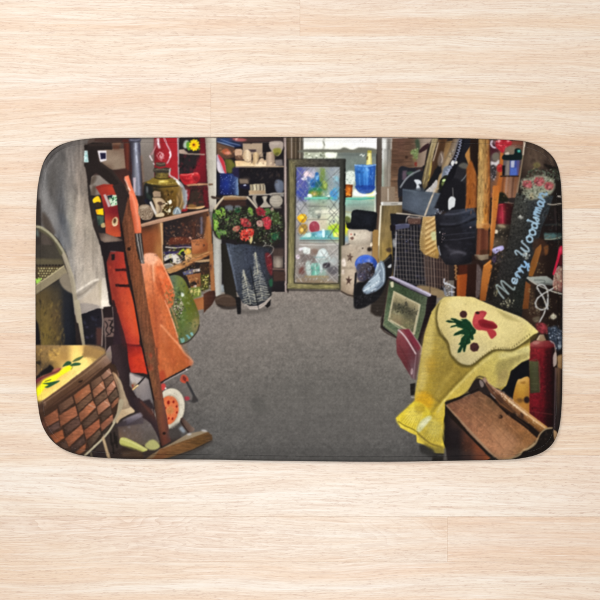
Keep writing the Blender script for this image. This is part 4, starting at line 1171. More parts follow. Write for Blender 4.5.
P('4b535f', '225,530 420,555 620,575 600,720 560,795 440,800 380,795 220,735', .3)
T(425, 136, 10)
P('1c1b1f', '-20,300 300,300 520,40 520,620 -20,620', .6)
M('70,24 135,24 90,150 20,500 -20,560 -35,450 0,300', (70, 24), (140, 24), (-20, 560), ['9a8a68 a4926c 6a5a40', '7a6a48 a8966e 5a4a34', '6f5f42 94835c 4c3e2c', '5c4e34 7a6a48 4a3c2a'], .4)
L('c4b68e', .7, '75,30 20,280 -20,480', .3, .8)
M('130,40 222,30 170,200 110,330 40,450 10,540 50,330', (130, 30), (220, 30), (0, 540), ['6a4a30 4c3220 5a3c26', '54382a 46301f 3c2818', '4a3424 3c281a 30201a'], .4)
L('c8bca8', .9, '128,68 105,160 78,250', .4, .9)
C('b09a50', '70,240 60,340 40,440 25,450 45,330', .5)
M('205,60 275,50 240,160 200,290 160,330 175,200', (205, 50), (275, 50), (160, 330), ['6a5034 8f6e44', '8a6a44 9a7a50', '7a6650 8a7258'], .4)
C('84746a', '120,260 150,160 185,180 180,280 140,310', .8, .7)
L('cfc2b4', .8, '155,180 168,230 160,270', .4, .8)
M('280,28 345,28 300,180 210,330 160,420 90,600 70,600 160,330', (280, 28), (345, 28), (80, 600), ['6a5442 80705e 6c6870', '7a664e 8c7a64 746a64', '8f7856 a48a66 8a7258', 'a4906c b09a74 94805c'], .4)
L('b59a74', 2.6, '245,190 180,350 100,580', .6, .7)
S('8a8c94 4a4840 c0bca8', '260,140 300,140 260,240 230,230', 12, .4, .9, .5, soft=.3, seed=4)
C('6d7583', '190,315 270,300 235,390 170,445 165,390', .6)
C('1c1a1e', '95,340 150,325 160,370 90,400', .6)
C('b4b0ac', '0,555 60,500 110,440 120,490 70,600 0,600', .5)
S('e0dcd8 8a8884', '10,540 110,450 100,500 50,590', 12, .4, 1, .5, soft=.3, a=.7, seed=5)
C('1f2317', '150,440 200,395 230,420 220,540 165,580 140,520', .5)
E('bcd492', 186, 447, 20, 14, -20, soft=.4)
C('7c8c4c', '160,470 190,465 200,490 170,500', .5, .7)
S('c8b888 5c5030', '80,500 150,480 130,600 70,600', 16, .3, .8, .6, soft=.2, seed=6)
C('a9763e', '395,170 460,85 462,250 440,300 415,250', .5)
P('1c1c24', '365,25 462,30 450,100 400,180 380,250 330,260', .4)
C('26252a', '290,330 340,300 430,315 400,620 230,620', .5)
C('5e5c54', '330,300 375,270 425,285 435,325 380,330', .8, .9)
L('747b80', 1.0, '435,340 395,410 350,460', .4, .9)
P('15141a', '345,28 395,30 335,260 270,460 190,560 150,640 150,560 230,390', .3)
for k in range(13):
    t = k/12; x = 352-115*t*t-25*t; y = 40+330*t
    L('b4bad4', .8, [(x-12, y-10), (x+10, y+4), (x-10, y+18)], .2, .85)
C('d4d4d2', '255,270 275,245 290,265 270,305', .5)
E('c9c6bc', 308, 268, 13, 16, soft=.4)
L('c4bab0', 1.0, '225,540 260,515 310,520 345,530 380,545', .3)
L('a8a098', .7, '272,520 275,600', .2)
C('a8aaa4', '240,480 265,465 270,490 250,495', .5, .7)
G('8c5228 a4602c 7a401c', '410,450 520,450', '440,310 512,300 512,780 395,780 425,420', .4)
C('1f1614', '450,60 530,60 528,250 505,380 480,420 455,300', .6)
C('3a2014', '480,300 520,280 515,420 490,400', 1, .8)
# the grey-blue box and the cage
T(380, 190, 10)
P('1b1a21', '100,240 600,220 640,1000 420,1020 330,960 130,860 120,500', .5)
S('2c2c48 15141a 34303a', '140,330 440,330 500,900 160,850', 70, .8, 2.4, .6, soft=.6, a=.6, seed=7)
C('3c2a26', '440,600 660,560 680,900 520,1000 450,900', 1.5, .7)
M('222,-10 420,15 610,35 590,130 548,252 440,258 370,250 222,195', (222, -10), (610, -10), (222, 258), ['3e4652 4c5560 4a525e 4e5660', '48505c 555e6c 525c68 565e6a', '444a56 4c5460 505864 4a525c'], .3)
L('5e6874', 1, '225,0 420,25 600,42', .4, .7)
L('2c3038', 1, '222,190 300,215 380,250', .5, .8)
C('3a424c', '330,0 420,-20 450,10 420,30', .8, .8)
for k in range(13):                                  # cage wires
    x = 150+31*k
    L('877d72' if k % 3 else 'a49a90', .55, [(x, 380-4*k), (x+6, 600), (x+22, 880+9*k)], .15, .8)
for k in range(13):
    y = 400+44*k
    L('80766a', .5, [(135, y), (260, y+6), (440, y+20)], .15, .75)
for k in range(9):
    x = 452+27*k
    L('8a7262', .55, [(x, 560+5*k), (x+4, 760), (x+10, 980)], .15, .75)
for k in range(4):
    L('7a6456', .45, [(440, 700+75*k), (670, 730+75*k)], .15, .7)
L('aeaaaa', 1.0, '160,420 150,700 135,880', .2, .9)
L('b5a794', 1.1, '160,235 280,245 430,264', .3)
L('d8ccb8', .5, '165,232 300,244', .2)
P('6c4c40', '270,285 412,282 405,345 280,345', .7, .8)
S('b8a08c 8a6a5c 4a2c28', '265,265 410,270 405,340 270,330', 34, .3, .9, .5, soft=.2, a=.8, seed=8)
L('c8bcb0', .9, '255,325 265,280 290,262', .3, .8)
L('c0b4a8', 1.2, '280,268 340,276 410,278', .6, .8)
P('4a4b62', '148,352 230,335 292,345 290,378 150,402', .5)
L('747690', .8, '150,352 230,338 290,348', .3, .8)
P('1b1419', '98,358 150,355 152,412 105,408', .5)
C('1f1a1c', '180,310 240,300 250,335 190,335', .6)
C('bcbcba', '125,500 150,498 155,560 130,570', .6, .7)
S('b8c4e0 5a64a0', '150,400 300,400 300,560 150,560', 10, .25, .5, .8, a=.7, seed=9)
T(375, 245, 10)
C('8f7856', '410,412 500,408 660,450 700,520 560,520 470,470', .6, .9)
L('4a3a30', .8, '545,420 545,480', .4)
# tan purse
T(380, 190, 10)
M('425,268 548,262 562,350 572,520 590,640 575,690 500,670 430,640 398,600 392,500', (392, 262), (590, 262), (392, 690), ['b89660 b8905a c49a60', '9a8050 c09a62 b89058', '947a4c c8a46c c0a470', '8f7548 c09858 c4b07c', '8a7044 b88c4c a8823f', '7a6038 9a7840 8a6a38'], .35)
for k in range(7):
    y = 330+52*k
    L('e2c68c', 1.1, [(452, y), (500, y-28), (552, y-62)], .4, .8)
    L('7c5a2c', .9, [(452, y+22), (500, y-4), (555, y-40)], .4, .75)
C('c6cc98', '508,430 550,420 562,495 520,502', .8, .85)
for k in range(16):
    E('d8c898', 428-2.3*k, 285+21*k, 4, 4, soft=.2)
L('b5a48e', 1.7, '548,-10 500,110 445,255', .3)
L('d8ccb8', .6, '543,0 495,112 442,250', .2, .8)
L('c8c4b8', .7, '430,266 545,262', .2, .8)
# black handbag in front
T(425, 190, 10)
P('19181d', '85,190 190,-60 300,-120 400,-60 395,200 240,230', .6)
M('98,255 190,242 240,205 400,188 495,178 512,230 505,420 500,700 440,730 320,760 200,745 150,665 115,560', (98, 180), (512, 180), (98, 760), ['24232a 2c2c34 30323c 343a48 2c3440', '1c1b21 26262e 24252c 2c303c 303846', '1a191e 1e1d23 1c1b20 1e1e25 24262e', '19181d 1c1b20 1f1e24 1c1b21 18171c', '18171b 25232a 2b2930 1a191e 141317', '121115 1a191d 1c1b20 131216 0f0e11'], .4)
L('555866', 1.3, '195,245 300,240 400,215 480,190', .7, .8)
L('4c4e5a', 1.3, '150,340 260,345 370,320 490,240', .9, .7)
L('0e0d11', 1.4, '140,365 300,360 420,320 500,280', .8, .8)
L('3e3e48', .6, '180,455 300,440 490,425', .3, .8)
L('44444e', .7, '175,500 300,495 490,470', .3, .8)
L('5c5a64', 1.6, '200,550 240,600 330,620 400,640', 1.6, .7)
L('6a6872', 1.4, '250,640 330,618 400,636', 1.2, .6)
S('b89890 8a7478 d0b8b0', '165,435 198,430 190,530 150,528', 14, .25, .55, .7, seed=11)
E('b8a0a0', 450, 375, 9, 7, soft=.3)
E('d8d4d0', 145, 425, 6, 8, soft=.2)
L('cfcfd4', .9, '130,560 140,620 150,650', .3, .8)
C('c9cbcb', '232,95 262,66 298,92 292,165 268,180 235,202 226,150', .4)
S('9a9c9c b0b2b2', '240,95 290,95 280,170 240,180', 8, .2, .5, .4, a=.7, seed=12)
L('b8b4ac', .5, '272,-20 276,70', .2, .9)
S('a8acbc 5c5e6c d8dce4', '95,185 190,200 185,245 100,245', 26, .3, .8, .6, soft=.2, seed=13)
# bamboo and poles
T(470, 136, 10)
P('2a1a14', '0,40 85,40 78,900 0,500', .5)
G('92501f a05c28 6a3a1a', '0,400 70,400', '-40,330 0,240 40,300 68,420 65,720 -40,720', .6)
P('241713', '10,60 85,45 72,400 30,300', .7, .9)
M('82,30 190,30 198,560 185,910 60,925 70,500', (68, 30), (198, 30), (62, 925), ['7a5c34 a4804c 94703f 7a4c28', '8f6e40 ac8850 9a7240 8a4c24', '947244 b08c54 a87a44 9a5626', '9c7a48 b8945a b08048 9c5a28', 'a4824c b8945c b47c40 9a5a28', 'b08c54 bc9860 b4742f 8a4c22', 'b48a4e c4985a b87834 7a4420'], .35)
NZ('82,30 190,30 185,910 60,925', .1, (1.0, 6), 26)
for y in (250, 430, 560, 700, 800):
    L('8a6a3c', .6, [(70, y), (120, y+12), (175, y+4)], .4, .5)
S('6a4a28 c8a468', '75,100 180,100 180,880 65,880', 70, .3, .9, .4, ang=88, soft=.3, a=.5, seed=14)
L('5a3418', 1.0, '194,40 200,450 190,800', .5, .8)
M('195,40 540,50 480,620 200,620', (195, 40), (540, 40), (195, 620), ['5c4a4a 8a4034 7c3a2c 6a3a2a', '4a2a30 6a4a40 7a6a5c 5a4234', '54484a 6a4a38 4a3c38 4a3e44', '5a4640 9a5a34 7a5844 6a3c28', '70503e a05c30 8a6a58 643822', '7c4a3a a0602f 8f7060 5c3420'], .4)
C('4c2029', '200,90 250,95 280,160 250,210 205,190', .7)
L('c8bcc8', 1.6, '215,50 205,80 220,110 245,120', .5)
L('8a5a70', 1, '235,60 255,100 260,130', .5)
C('6d665a', '215,190 260,165 285,190 275,250 225,245', .8)
C('c4bcbc', '205,260 250,265 285,240 280,290 215,310', .6)
C('3a3436', '205,310 245,300 255,400 215,440', .6)
S('8c868a 242024 b8b0b4 5a4c4c', '200,300 265,300 260,455 205,455', 34, .4, 1, .5, soft=.3, a=.8, seed=15)
G('b8662c a45a26', '300,180 260,600', '298,165 330,175 322,400 285,620 235,620 285,400', .4)
E('ab2a28', 295, 325, 33, 41, soft=.5)
S('d8544a 7a1618', '268,295 325,295 322,360 270,360', 12, .3, .8, .7, soft=.3, a=.8, seed=16)
C('ad2430', '250,80 290,42 350,38 408,55 412,90 370,115 325,172 290,150 258,115', .4)
S('d83c48 e87078 8c1420 c82838', '255,60 405,50 390,110 320,165 265,115', 50, .35, .95, .7, soft=.2, a=.9, seed=17)
C('e8b0b4', '272,42 300,38 295,65 275,68', .5, .8)
C('e0a0a4', '370,40 395,48 380,65 365,60', .5, .8)
C('7b6d5c', '350,120 440,110 440,175 350,180', .8, .8)
C('0f2021', '333,190 430,188 445,135 495,132 512,180 508,240 330,242', .4)
C('2c8c7c', '465,145 495,142 500,165 475,170', .5)
E('a8d8d0', 484, 152, 7, 5, soft=.3)
C('c8c0b0', '345,175 380,165 385,190 350,192', .5, .8)
P('5c5558', '330,246 395,246 385,402 318,402', .4)
P('8a7f74', '360,255 390,250 385,395 350,398', .8, .8)
P('181418', '318,300 345,300 340,400 316,400', .5)
P('3a4a92', '395,246 490,246 474,402 388,402', .4)
P('a8acc0', '402,252 442,250 436,320 402,320', .5)
P('4a64b4', '398,325 465,322 460,395 396,396', .5)
P('564a74', '460,250 490,248 480,380 466,380', .5, .8)
L('17100f', 1.1, '300,405 478,404', .3)
for x, c in ((330, '6a3c24'), (365, 'a08478'), (400, '8a6450'), (430, '54301f'), (455, '7a4828')):
    L(c, 2.0, [(x, 415), (x-10, 500), (x-18, 610)], .8, .7)
# dark corner beyond the sign
T(510, 136, 10)
M('140,40 300,60 600,300 600,3300 40,3300 60,620 125,200', (60, 40), (560, 40), (60, 1300), ['33261f 43332a 33261f 1a1310', '3a2c24 57463a 3c2f28 1d1512', '2b211c 392d26 241b18 140f0e', '221a18 2a211e 1c1614 120d0c', '1f1a1a 261e1c 1a1414 100c0c', '241a18 301f1a 1c1210 120c0b', '2c1e18 3a281e 201410 140d0b'], .4)
for p in ('220,90 250,200 300,300', '300,110 340,230', '180,100 190,220', '380,180 420,300'):
    L('6a5646', 1.6, p, 1.2, .4)
C('16110f', '330,280 440,310 470,330 380,330', .8, .9)
C('6c633c', '225,285 270,265 300,300 260,325 235,310', .7, .9)
L('8a7a48', .8, '235,320 215,345', .4)
S('3a4a34 1a2018 56664c 2c3a2c 8a9a88', '190,340 480,330 500,470 430,440 300,395 150,430', 80, .5, 1.4, .5, soft=.3, a=.75, seed=18)
S('b8c4c0 8a9890', '330,330 500,340 500,470 400,440', 26, .25, .7, .4, soft=.2, a=.6, seed=19)
L('c8bca8', 1.4, '140,55 134,100 124,190', .4, .95)
L('efe2d2', .8, '141,60 136,110', .2, .9)
L('a39070', .9, '122,200 95,390 62,600', .3, .9)
# sign board
T()
M('516,193 553,196 547,215 541,228 520,319 509,318 486,299 508,226', (508, 193), (553, 193), (486, 318), ['3a3a34 3c3e3a 3a3e40 30363a', '38342e 34332f 2c2f31 2a2f33', '322e2a 2c2b29 282b2d 282c30', '2c2826 282726 25282b 23272b', '26221f 24221f 20231f 1c1e20', '2a2622 26231f 1f1f1d 181a1b'], .3)
NZ('516,193 553,196 541,228 520,319 486,299 508,226', .16, 1.1, 27)
S('5c5648 4a463c 6a6250', '516,196 535,196 520,250 500,290 490,296 508,228', 60, .25, .8, .6, soft=.3, a=.5, seed=20)
T(510, 136, 10)
C('8c8d7b', '108,440 180,425 250,400 330,398 425,440 445,500 405,580 320,620 200,640 140,600 110,530', .9)
S('a8ac98 6a7058 c8ccb8 4c5440 7a8468', '110,430 430,420 430,560 330,620 180,620 115,540', 130, .35, 1.1, .6, soft=.2, a=.8, seed=21)
for cx, cy, r, s in ((168, 490, 50, 1), (287, 458, 54, 2), (385, 502, 48, 3)):
    E('a8484a', cx, cy, r, r*.85, soft=.6)
    S('c86468 8c3034 d88084 a03c44 b85058', [(cx-r*.8, cy-r*.7), (cx+r*.8, cy-r*.7), (cx+r*.8, cy+r*.7), (cx-r*.8, cy+r*.7)], 26, .4, 1.2, .6, soft=.4, a=.75, seed=22+s)
T(510, 190, 10)
C('a89c7e', '190,50 215,30 235,55 222,95 198,95', .6)
C('8a8a74', '100,-20 180,-30 190,40 130,30', 1, .7)
S('8c8c84 b8b8b0 6a6a64', '130,90 165,90 165,125 135,130', 8, .3, .7, .6, soft=.3, seed=26)
C('a3a49c', '68,275 100,262 130,275 105,295', .6, .8)
C('c4c4bc', '82,268 98,250 108,275', .4, .8)
S('8a8a88 5a5a5c b0aca4', '300,190 340,200 300,350 265,360', 18, .3, .7, .6, soft=.3, a=.6, seed=27)
# the lettering on the sign: Merry Woodsman, climbing the board
GL = {'M': ['0,.95 .02,.5 .14,.08 .26,.05 .34,.5 .42,.95', '.40,.9 .48,.3 .60,.03 .70,.1 .76,.55 .84,.96 1.0,.9'],
      'W': ['-.06,.28 .06,.02 .2,.1 .18,.6 .3,.98 .48,.8 .56,.25', '.55,.3 .55,.7 .68,.98 .86,.75 .95,.05 1.06,.0'],
      'e': ['.05,.62 .55,.6 .85,.4 .6,.1 .2,.25 .08,.65 .35,.98 .75,.9 1.05,.65'],
      'r': ['.05,.55 .2,.12 .32,.02 .36,.3 .3,.98', '.34,.4 .6,.08 .95,.2'],
      'y': ['.05,.05 .12,.6 .4,.75 .75,.5 .85,.05', '.85,.05 .82,.8 .68,1.5 .35,1.72 .15,1.45 .5,1.1 1.05,.8'],
      'o': ['.5,.02 .12,.25 .08,.7 .45,.98 .85,.75 .88,.3 .5,.02 .75,.1 1.05,.15'],
      'd': ['.7,.25 .4,.05 .08,.4 .2,.9 .6,.85 .8,.4', '.85,-.75 .62,-.8 .8,-.5 .82,.5 .98,.95'],
      's': ['.1,.85 .5,.4 .6,.05 .72,.5 .6,.95 .2,.9'],
      'm': ['.0,.95 .06,.1 .12,.5 .28,.08 .38,.4 .38,.95', '.40,.5 .56,.08 .68,.4 .68,.95', '.7,.5 .85,.08 .95,.4 1.0,.95'],
      'a': ['.75,.2 .4,.02 .08,.45 .25,.95 .65,.8 .8,.15', '.8,.15 .8,.8 1.05,.9'],
      'n': ['.05,.95 .1,.08 .18,.5 .5,.06 .75,.4 .8,.95 1.05,.85']}
def glyph(ch, x, y, w, h, deg, col, wd):
    r = np.radians(-deg)
    for s in GL[ch]:
        q = np.array([[float(a) for a in k.split(',')] for k in s.split()])
        px, py = q[:, 0]*w, (q[:, 1]-1)*h
        v = np.stack([x+px*np.cos(r)-py*np.sin(r), y+px*np.sin(r)+py*np.cos(r)], 1)
        L(col, wd+.5, v+[.35, .45], .3, .6)
        L(col, wd, v, .12, .95)
T()
for ch, x, y, w, h, d, c in (('M', 503.5, 298.5, 15.5, 15.5, 42, '8b9999'), ('e', 513.8, 284.5, 5.6, 6.2, 46, '9db6c8'), ('r', 518.0, 278.6, 5.6, 6.6, 48, '93b2ca'),
                             ('r', 521.3, 273.6, 5.6, 6.6, 48, '93b2ca'), ('y', 524.6, 268.8, 5.8, 6.0, 48, '86aed2'),
                             ('W', 523.0, 258.5, 13, 11.5, 55, '97abb6'), ('o', 530.0, 243.5, 6.4, 7.0, 58, '9fbdd0'), ('o', 533.2, 236.4, 6.2, 6.8, 62, '9fbdd0'),
                             ('d', 535.6, 229.4, 6.6, 6.6, 66, '9cbacd'), ('s', 537.0, 222.6, 5.6, 6.4, 68, '9cbacd'), ('m', 538.0, 216.4, 8.2, 6.4, 70, '8fb0c8'),
                             ('a', 541.4, 207.6, 6.2, 6.4, 66, '86a4bc'), ('n', 543.0, 200.4, 7.4, 7.0, 64, '7c9ab2')):
    glyph(ch, x, y, w, h, d, c, 1.25)
T(470, 245, 10)
S('d0d0c4 a8aca0 e4e4dc 8a908c', '520,90 560,60 600,110 570,150 525,140', 34, .35, .9, .6, soft=.2, a=.9, seed=28)
S('b4b094 8a8668 d0ccb0 5c5a44', '320,560 380,530 440,550 430,620 340,630 300,600', 46, .4, 1.0, .6, soft=.2, a=.85, seed=29)
S('948c6c 5c563c b0a888', '225,380 280,390 270,520 235,520 230,440', 40, .35, .9, .6, soft=.2, a=.8, seed=30)
T(470, 190, 10)
C('1f2115', '285,35 330,30 372,80 370,115 290,110', .6)
M('248,142 435,130 395,352 250,342', (248, 130), (435, 130), (248, 352), ['5a141c 7a1a26 3a1416 241412', '64161e a02a3c 3c1216 200f10', '54161c 8c2030 300f12 1c0d0e'], .4)
L('c8444c', .8, '270,150 320,145', .4)
L('b83848', 1.1, '315,165 322,325', .5, .8)
L('b8ac98', .5, '340,125 430,135', .3, .8)
M('240,345 400,345 385,470 350,620 205,620', (220, 345), (400, 345), (205, 620), ['4a3a2c 6a5c48 2a241e', '2a221c 2c2620 1f1a17', '6a5848 4a4034 241f1c', '2c2420 3c342c 1f1a18'], .6)
C('9c8c70', '270,352 310,345 355,372 310,378', .6, .8)
E('d0c4ae', 254, 418, 22, 22, soft=.5)
S('8a7a64 3a3028 a89a84 5c5044', '235,380 390,380 350,560 225,560', 44, .3, 1.1, .5, soft=.3, a=.7, seed=31)
M('222,-40 288,-40 285,60 255,330 222,600 210,660 180,660 182,480 205,330', (205, -40), (290, -40), (180, 660), ['c07030 b8662a', 'b0662c c4782f', 'c07a38 b0642a', 'b46a2c a85a26', 'b0622a 9c5222'], .35)
L('d8985a', .7, '228,0 210,330 192,560', .4, .7)
G('6f3d28 5a2e20 7a4630', '70,400 180,400', '70,382 180,400 178,700 55,690', .4)
L('8f5a40', 1.0, '95,400 85,640', .6, .7)
C('c08c54', '62,345 120,335 190,340 185,380 120,385 75,385', .6, .9)
C('a8662f', '120,360 190,345 180,400 140,395', .7, .8)
L('1a1010', 1.6, '190,400 186,560 180,640', .6, .8)
T(470, 245, 10)
C('a39ccb', '214,48 260,22 320,8 332,45 285,65 240,92', .4)
C('cac4e8', '230,42 290,22 310,32 260,56', .6, .8)
C('4a3a60', '220,120 255,110 250,170 215,165', .6, .8)
S('8a6a4c 5c5248 6a5a80', '240,90 330,60 310,180 220,190', 20, .4, 1, .5, soft=.3, a=.7, seed=32)
C('3a2618', '95,60 220,60 210,150 140,170', .6, .5)
M('40,95 110,100 182,92 178,140 112,156 45,142', (40, 92), (182, 92), (40, 156), ['7a6a58 8f7f6a 7a6a56', '5c5040 84745e 6a5c4a'], .4)
G('b87030 a86228 8a4a1c', '150,150 120,550', '128,205 205,145 218,230 180,400 150,560 90,560 108,340', .4)
L('d89850', .7, '135,210 200,160', .4, .8)
P('2a1812', '15,100 60,110 100,170 130,200 100,340 80,560 0,560', .6, .7)
C('5e504e', '62,190 112,255 104,380 82,520 40,500 55,300', .7, .9)
S('8a7c78 3a3030', '55,200 110,250 90,520 45,500', 22, .4, 1.0, .3, ang=95, soft=.3, a=.7, seed=33)
P('1b1512', '160,540 190,380 230,200 300,180 240,400 220,560', .8, .8)
T(425, 245, 10)
P('2c1610', '285,205 510,190 500,560 290,560', .5)
G('a04c1c 8a3c16', '310,400 420,400', '312,300 420,285 402,540 312,540', .5)
L('c06a2c', .8, '330,310 330,520', .8, .6)
P('4c2014', '330,205 420,200 420,285 330,300', .8, .8)
for k in range(8):
    E('a87e50', 300+(k % 2)*8, 210+19*k, 13-k*.6, 10, soft=.35)
    E('4a3020', 300+(k % 2)*8, 212+19*k, 4, 4, soft=.3)
S('b8bcc4 6a6e78 e0e4ea 3a3a44', '180,340 300,430 270,520 180,500', 44, .35, 1.1, .45, soft=.2, a=.9, seed=34)
L('c8ccd4', 1.3, '190,342 185,375 230,390 295,428', .4, .9)
L('7c808c', 1.5, '190,430 200,500', .4)
L('8c90a0', 1.4, '260,430 265,510', .4)
L('e4e4ea', .7, '235,465 290,470', .3)
# table, glass jar, red ribbon, bottles
T(510, 190, 10)
M('330,430 520,430 520,500 340,500', (330, 430), (520, 430), (330, 500), ['2f4646 3a5252 1f2c2c', '5c7470 446060 243434', '3a4c4c 2c3e3e 1a2424'], .7)
L('a8a88e', .8, '340,492 420,492 512,468', .3, .9)
L('bcb4a4', 1.0, '368,140 420,148 512,135', .3, .9)
L('e4dcd0', 1.0, '470,65 505,68', .4)
L('48383a', 1, '440,180 455,400', .6, .6)
L('2e3a3a', 1.2, '340,350 500,345', .7, .7)
C('43291c', '230,500 330,500 380,600 300,660 230,620', 1, .7)
T(510, 245, 10)
M('250,40 305,-10 310,40 262,210 222,315 178,312 200,180', (180, -10), (310, -10), (180, 315), ['6a401f 8a5628', '7a4a20 8c5626', '8a5420 7a4818'], .4)
P('7d4a24', '330,20 380,0 372,90 345,110', .8, .7)
S('8a7c58 5a4c34 a89a70 3c2c20', '270,180 350,180 345,280 265,280', 30, .3, .8, .6, soft=.2, a=.8, seed=35)
G('7a4624 643818', '150,370 170,640', '150,360 200,400 178,640 118,640', .5)
S('6a5a3c 3a3024 8a7a54', '180,430 260,440 240,640 180,640', 26, .4, 1.1, .6, soft=.4, a=.6, seed=36)
M('160,322 300,312 362,310 432,362 425,405 340,398 250,388', (160, 310), (432, 310), (160, 405), ['9a9c92 90948c 868a84', 'a8aaa0 8c908a 70746e'], .4)
L('c4c4ba', 1.2, '165,332 250,390 360,440 440,470 522,490', .4, .9)
L('565a56', .9, '235,350 330,352 340,375 300,380', .4, .8)
L('2c2c2a', 1, '330,385 420,395', .6, .8)
C('0f0d0d', '240,410 360,460 400,640 300,640 250,520', 1, .5)
M('420,400 440,260 478,212 526,215 526,478 430,452', (420, 212), (526, 212), (420, 478), ['6a4c44 7a6058 6c4c44', '7a5c50 a08c78 7a5448', '8a5c50 8a6a5c 7c3c38', '6a4a44 6c4a44 54302c'], .5)
S('d8ccac a84444 e4dcc0 5c3834 b89884 7c2c30', '425,260 525,230 525,460 430,445', 56, .3, 1.0, .7, soft=.2, a=.85, seed=37)
L('c8bcb4', .6, '425,400 438,270 480,215', .3, .8)
C('bc1c3a', '486,28 528,15 528,92 500,98 475,180 445,275 428,300 420,290 458,150', .4)
C('e0385a', '490,40 520,30 515,60 495,70', .6, .7)
C('7a1020', '500,100 526,95 526,200 480,195', .8, .5)
for w, c, a in ((1.7, '6c6c6a', .7), (1.2, 'b8b8b6', .95)):
    L(c, w, '268,440 265,415 290,395 335,405 362,450 372,510 365,600 370,640', .2, a)
    L(c, w, '268,430 285,465 315,505 345,570 358,620', .2, a)
    L(c, w, '420,435 370,460 320,490 270,530 248,580 252,610', .2, a)
T(510, 300, 10)
for w, c, a in ((1.7, '6c6c6a', .7), (1.2, 'b4b4b2', .95)):
    L(c, w, '246,20 255,65 300,95 345,85 370,45 368,-10', .2, a)
    L(c, w, '348,85 330,140 305,185 285,225', .2, a)
S('8a8068 5c5440 b4aa8c', '180,20 280,40 300,180 180,160', 30, .4, 1.2, .5, soft=.5, a=.5, seed=38)
C('b4ae98', '395,160 425,135 460,160 450,185 410,190', .6, .9)
L('d0ccb8', .6, '425,130 430,190', .3)
C('6a6250', '220,180 290,165 280,220 240,220', .7, .7)
C('7c282e', '255,245 300,225 345,240 375,290 340,335 290,325', .6)
C('a84048', '290,270 330,255 345,290 310,300', .8, .7)
P('29303c', '370,275 450,250 522,330 522,470 470,510 380,400', .7)
S('c8d0dc 5a6880 8a98ac 1a1e28 e8ecf0', '375,280 450,260 520,340 515,460 470,500 390,390', 90, .25, .8, .6, soft=.2, a=.8, seed=39)
C('8a9498', '470,450 500,440 510,470 485,490', .6, .8)
# red canister, yellow jug
T(490, 350, 10)
P('0f0e14', '105,395 195,230 210,190 395,70 395,300 290,300 230,480', .5)
M('262,315 300,286 392,290 392,640 250,560 222,480', (222, 286), (392, 286), (222, 640), ['b8904c c89c54 b4843c', 'a8782c bc8c34 a4762c', 'a8702a b4802c 9a6a2a', '8a5a24 b47a34 a46c2c', '9c6a30 b07c3c a06a2c'], .5, sm=True)
C('8a5a1c', '300,320 350,310 340,335 305,335', .8, .7)
E('2a1b1c', 362, 496, 30, 34, soft=.6)
C('6a4420', '260,490 310,480 330,510 290,530', 1, .8)
T(510, 350, 10)
M('180,-50 440,-60 440,300 432,760 380,800 190,800 190,300', (180, -50), (440, -50), (180, 780), ['7a2024 8a2428 7a1a20 4a1014 220a0c', '64141a 741820 66121a 380c10 1a0809', '6a141a 6e121a 5c1018 30090d 180808', '6c141a 741420 5c0f18 2c090d 180708', '6c121a 70121c 5c0e16 2c090c 160707', '5a0f16 600f18 4c0c14 24080a 140607', '540e14 5c0f18 4a0c14 24080a 140607'], .35)
NZ('180,-50 440,-60 432,760 190,800', .1, 1.4, 28)
M('180,-45 230,-92 300,-96 400,-92 440,-50 430,-28 320,-15 220,-22', (180, -96), (440, -96), (180, -15), ['8a4a44 a05c54 7c3030 5c2024', '9c4a48 90403e 7a282c 5a1a1e', '64161c 701a20 64141a 4a1014'], .4, sm=True)
C('b48478', '215,-75 260,-88 290,-70 240,-55', .8, .6)
M('184,108 276,112 292,422 195,432', (184, 108), (292, 108), (184, 432), ['4a4a2c 4c4c30 44442a', '3c3e22 40402a 3a3a24', '3a3a20 44422a 3c3a24', '32321e 3a3824 34321f'], .4)
for y in (150, 210, 270, 330, 390):
    L('56563a', .5, [(200, y), (270, y+4)], .3, .6)
L('5c5c3c', .7, '184,112 278,114 290,418', .3, .7)
S('a8443c 8a2c2c', '300,300 400,300 400,420 300,420', 5, .3, .6, .7, soft=.3, seed=40)
L('8a4a40', .5, '200,610 420,640', .3, .6)
T(510, 300, 10)
M('256,398 290,345 332,345 355,402 310,412', (256, 345), (355, 345), (256, 412), ['b09a7c 9a8468 6a5640', 'b89c78 8a6c50 94785c'], .4)
L('d8ccb4', .7, '285,360 268,395', .3, .8)
L('a8958c', .9, '395,405 435,440 448,520 446,600', .3, .9)
T(510, 350, 10)
C('a8978e', '425,60 448,15 462,60 458,135 428,165', .5, .9)
G('94744e 7a5a38', '460,50 520,200', '462,60 525,40 522,200 468,175', .6)
M('440,170 520,190 512,620 500,800 430,800 436,500', (430, 170), (520, 170), (430, 800), ['4a3428 5c4230 2a1c16', '2c2024 4a3626 1c1311', '241a1c 3a2c22 150f0e', '201818 281e1c 120d0d', '1c1516 221a19 100c0c'], .5)
L('544448', .9, '448,180 440,500 438,780', .4, .8)
# ---- framed print and red suitcase
T(375, 290, 10)
C('2f2823', '0,-20 110,-40 110,120 70,250 20,255 -30,180', 1)
P('241c1e', '138,-136 150,-140 545,45 610,60 600,190 520,420 465,565 430,500 235,492 52,375', .35)
M('540,50 612,62 600,190 520,420 465,565 428,500 500,240', (500, 50), (612, 50), (428, 565), ['2a1a20 1c1216 181014', '24181c 1e1216 1a1216', '2c1c20 24161a 1a1014'], .4)
M('138,-100 520,70 500,240 425,500 232,480 78,360', (78, -100), (520, -100), (78, 500), ['4a5a40 3c4c34 384830 3c4834 4a5440', '54644a 44543a 3c4c34 44503a 56604a', '5c6c50 54644a 4c5c40 505c42 5a644c', '6a7458 66725a 56664a 5a6648 5c664c'], .35)
NZ('138,-100 520,70 425,500 232,480 78,360', .08, 1.2, 29)
L('8a8468', .7, '128,-40 100,180 80,330 90,345 220,440', .3, .8)
L('3a2c26', 1.3, '136,-110 100,130 60,372 215,478', .4, .9)
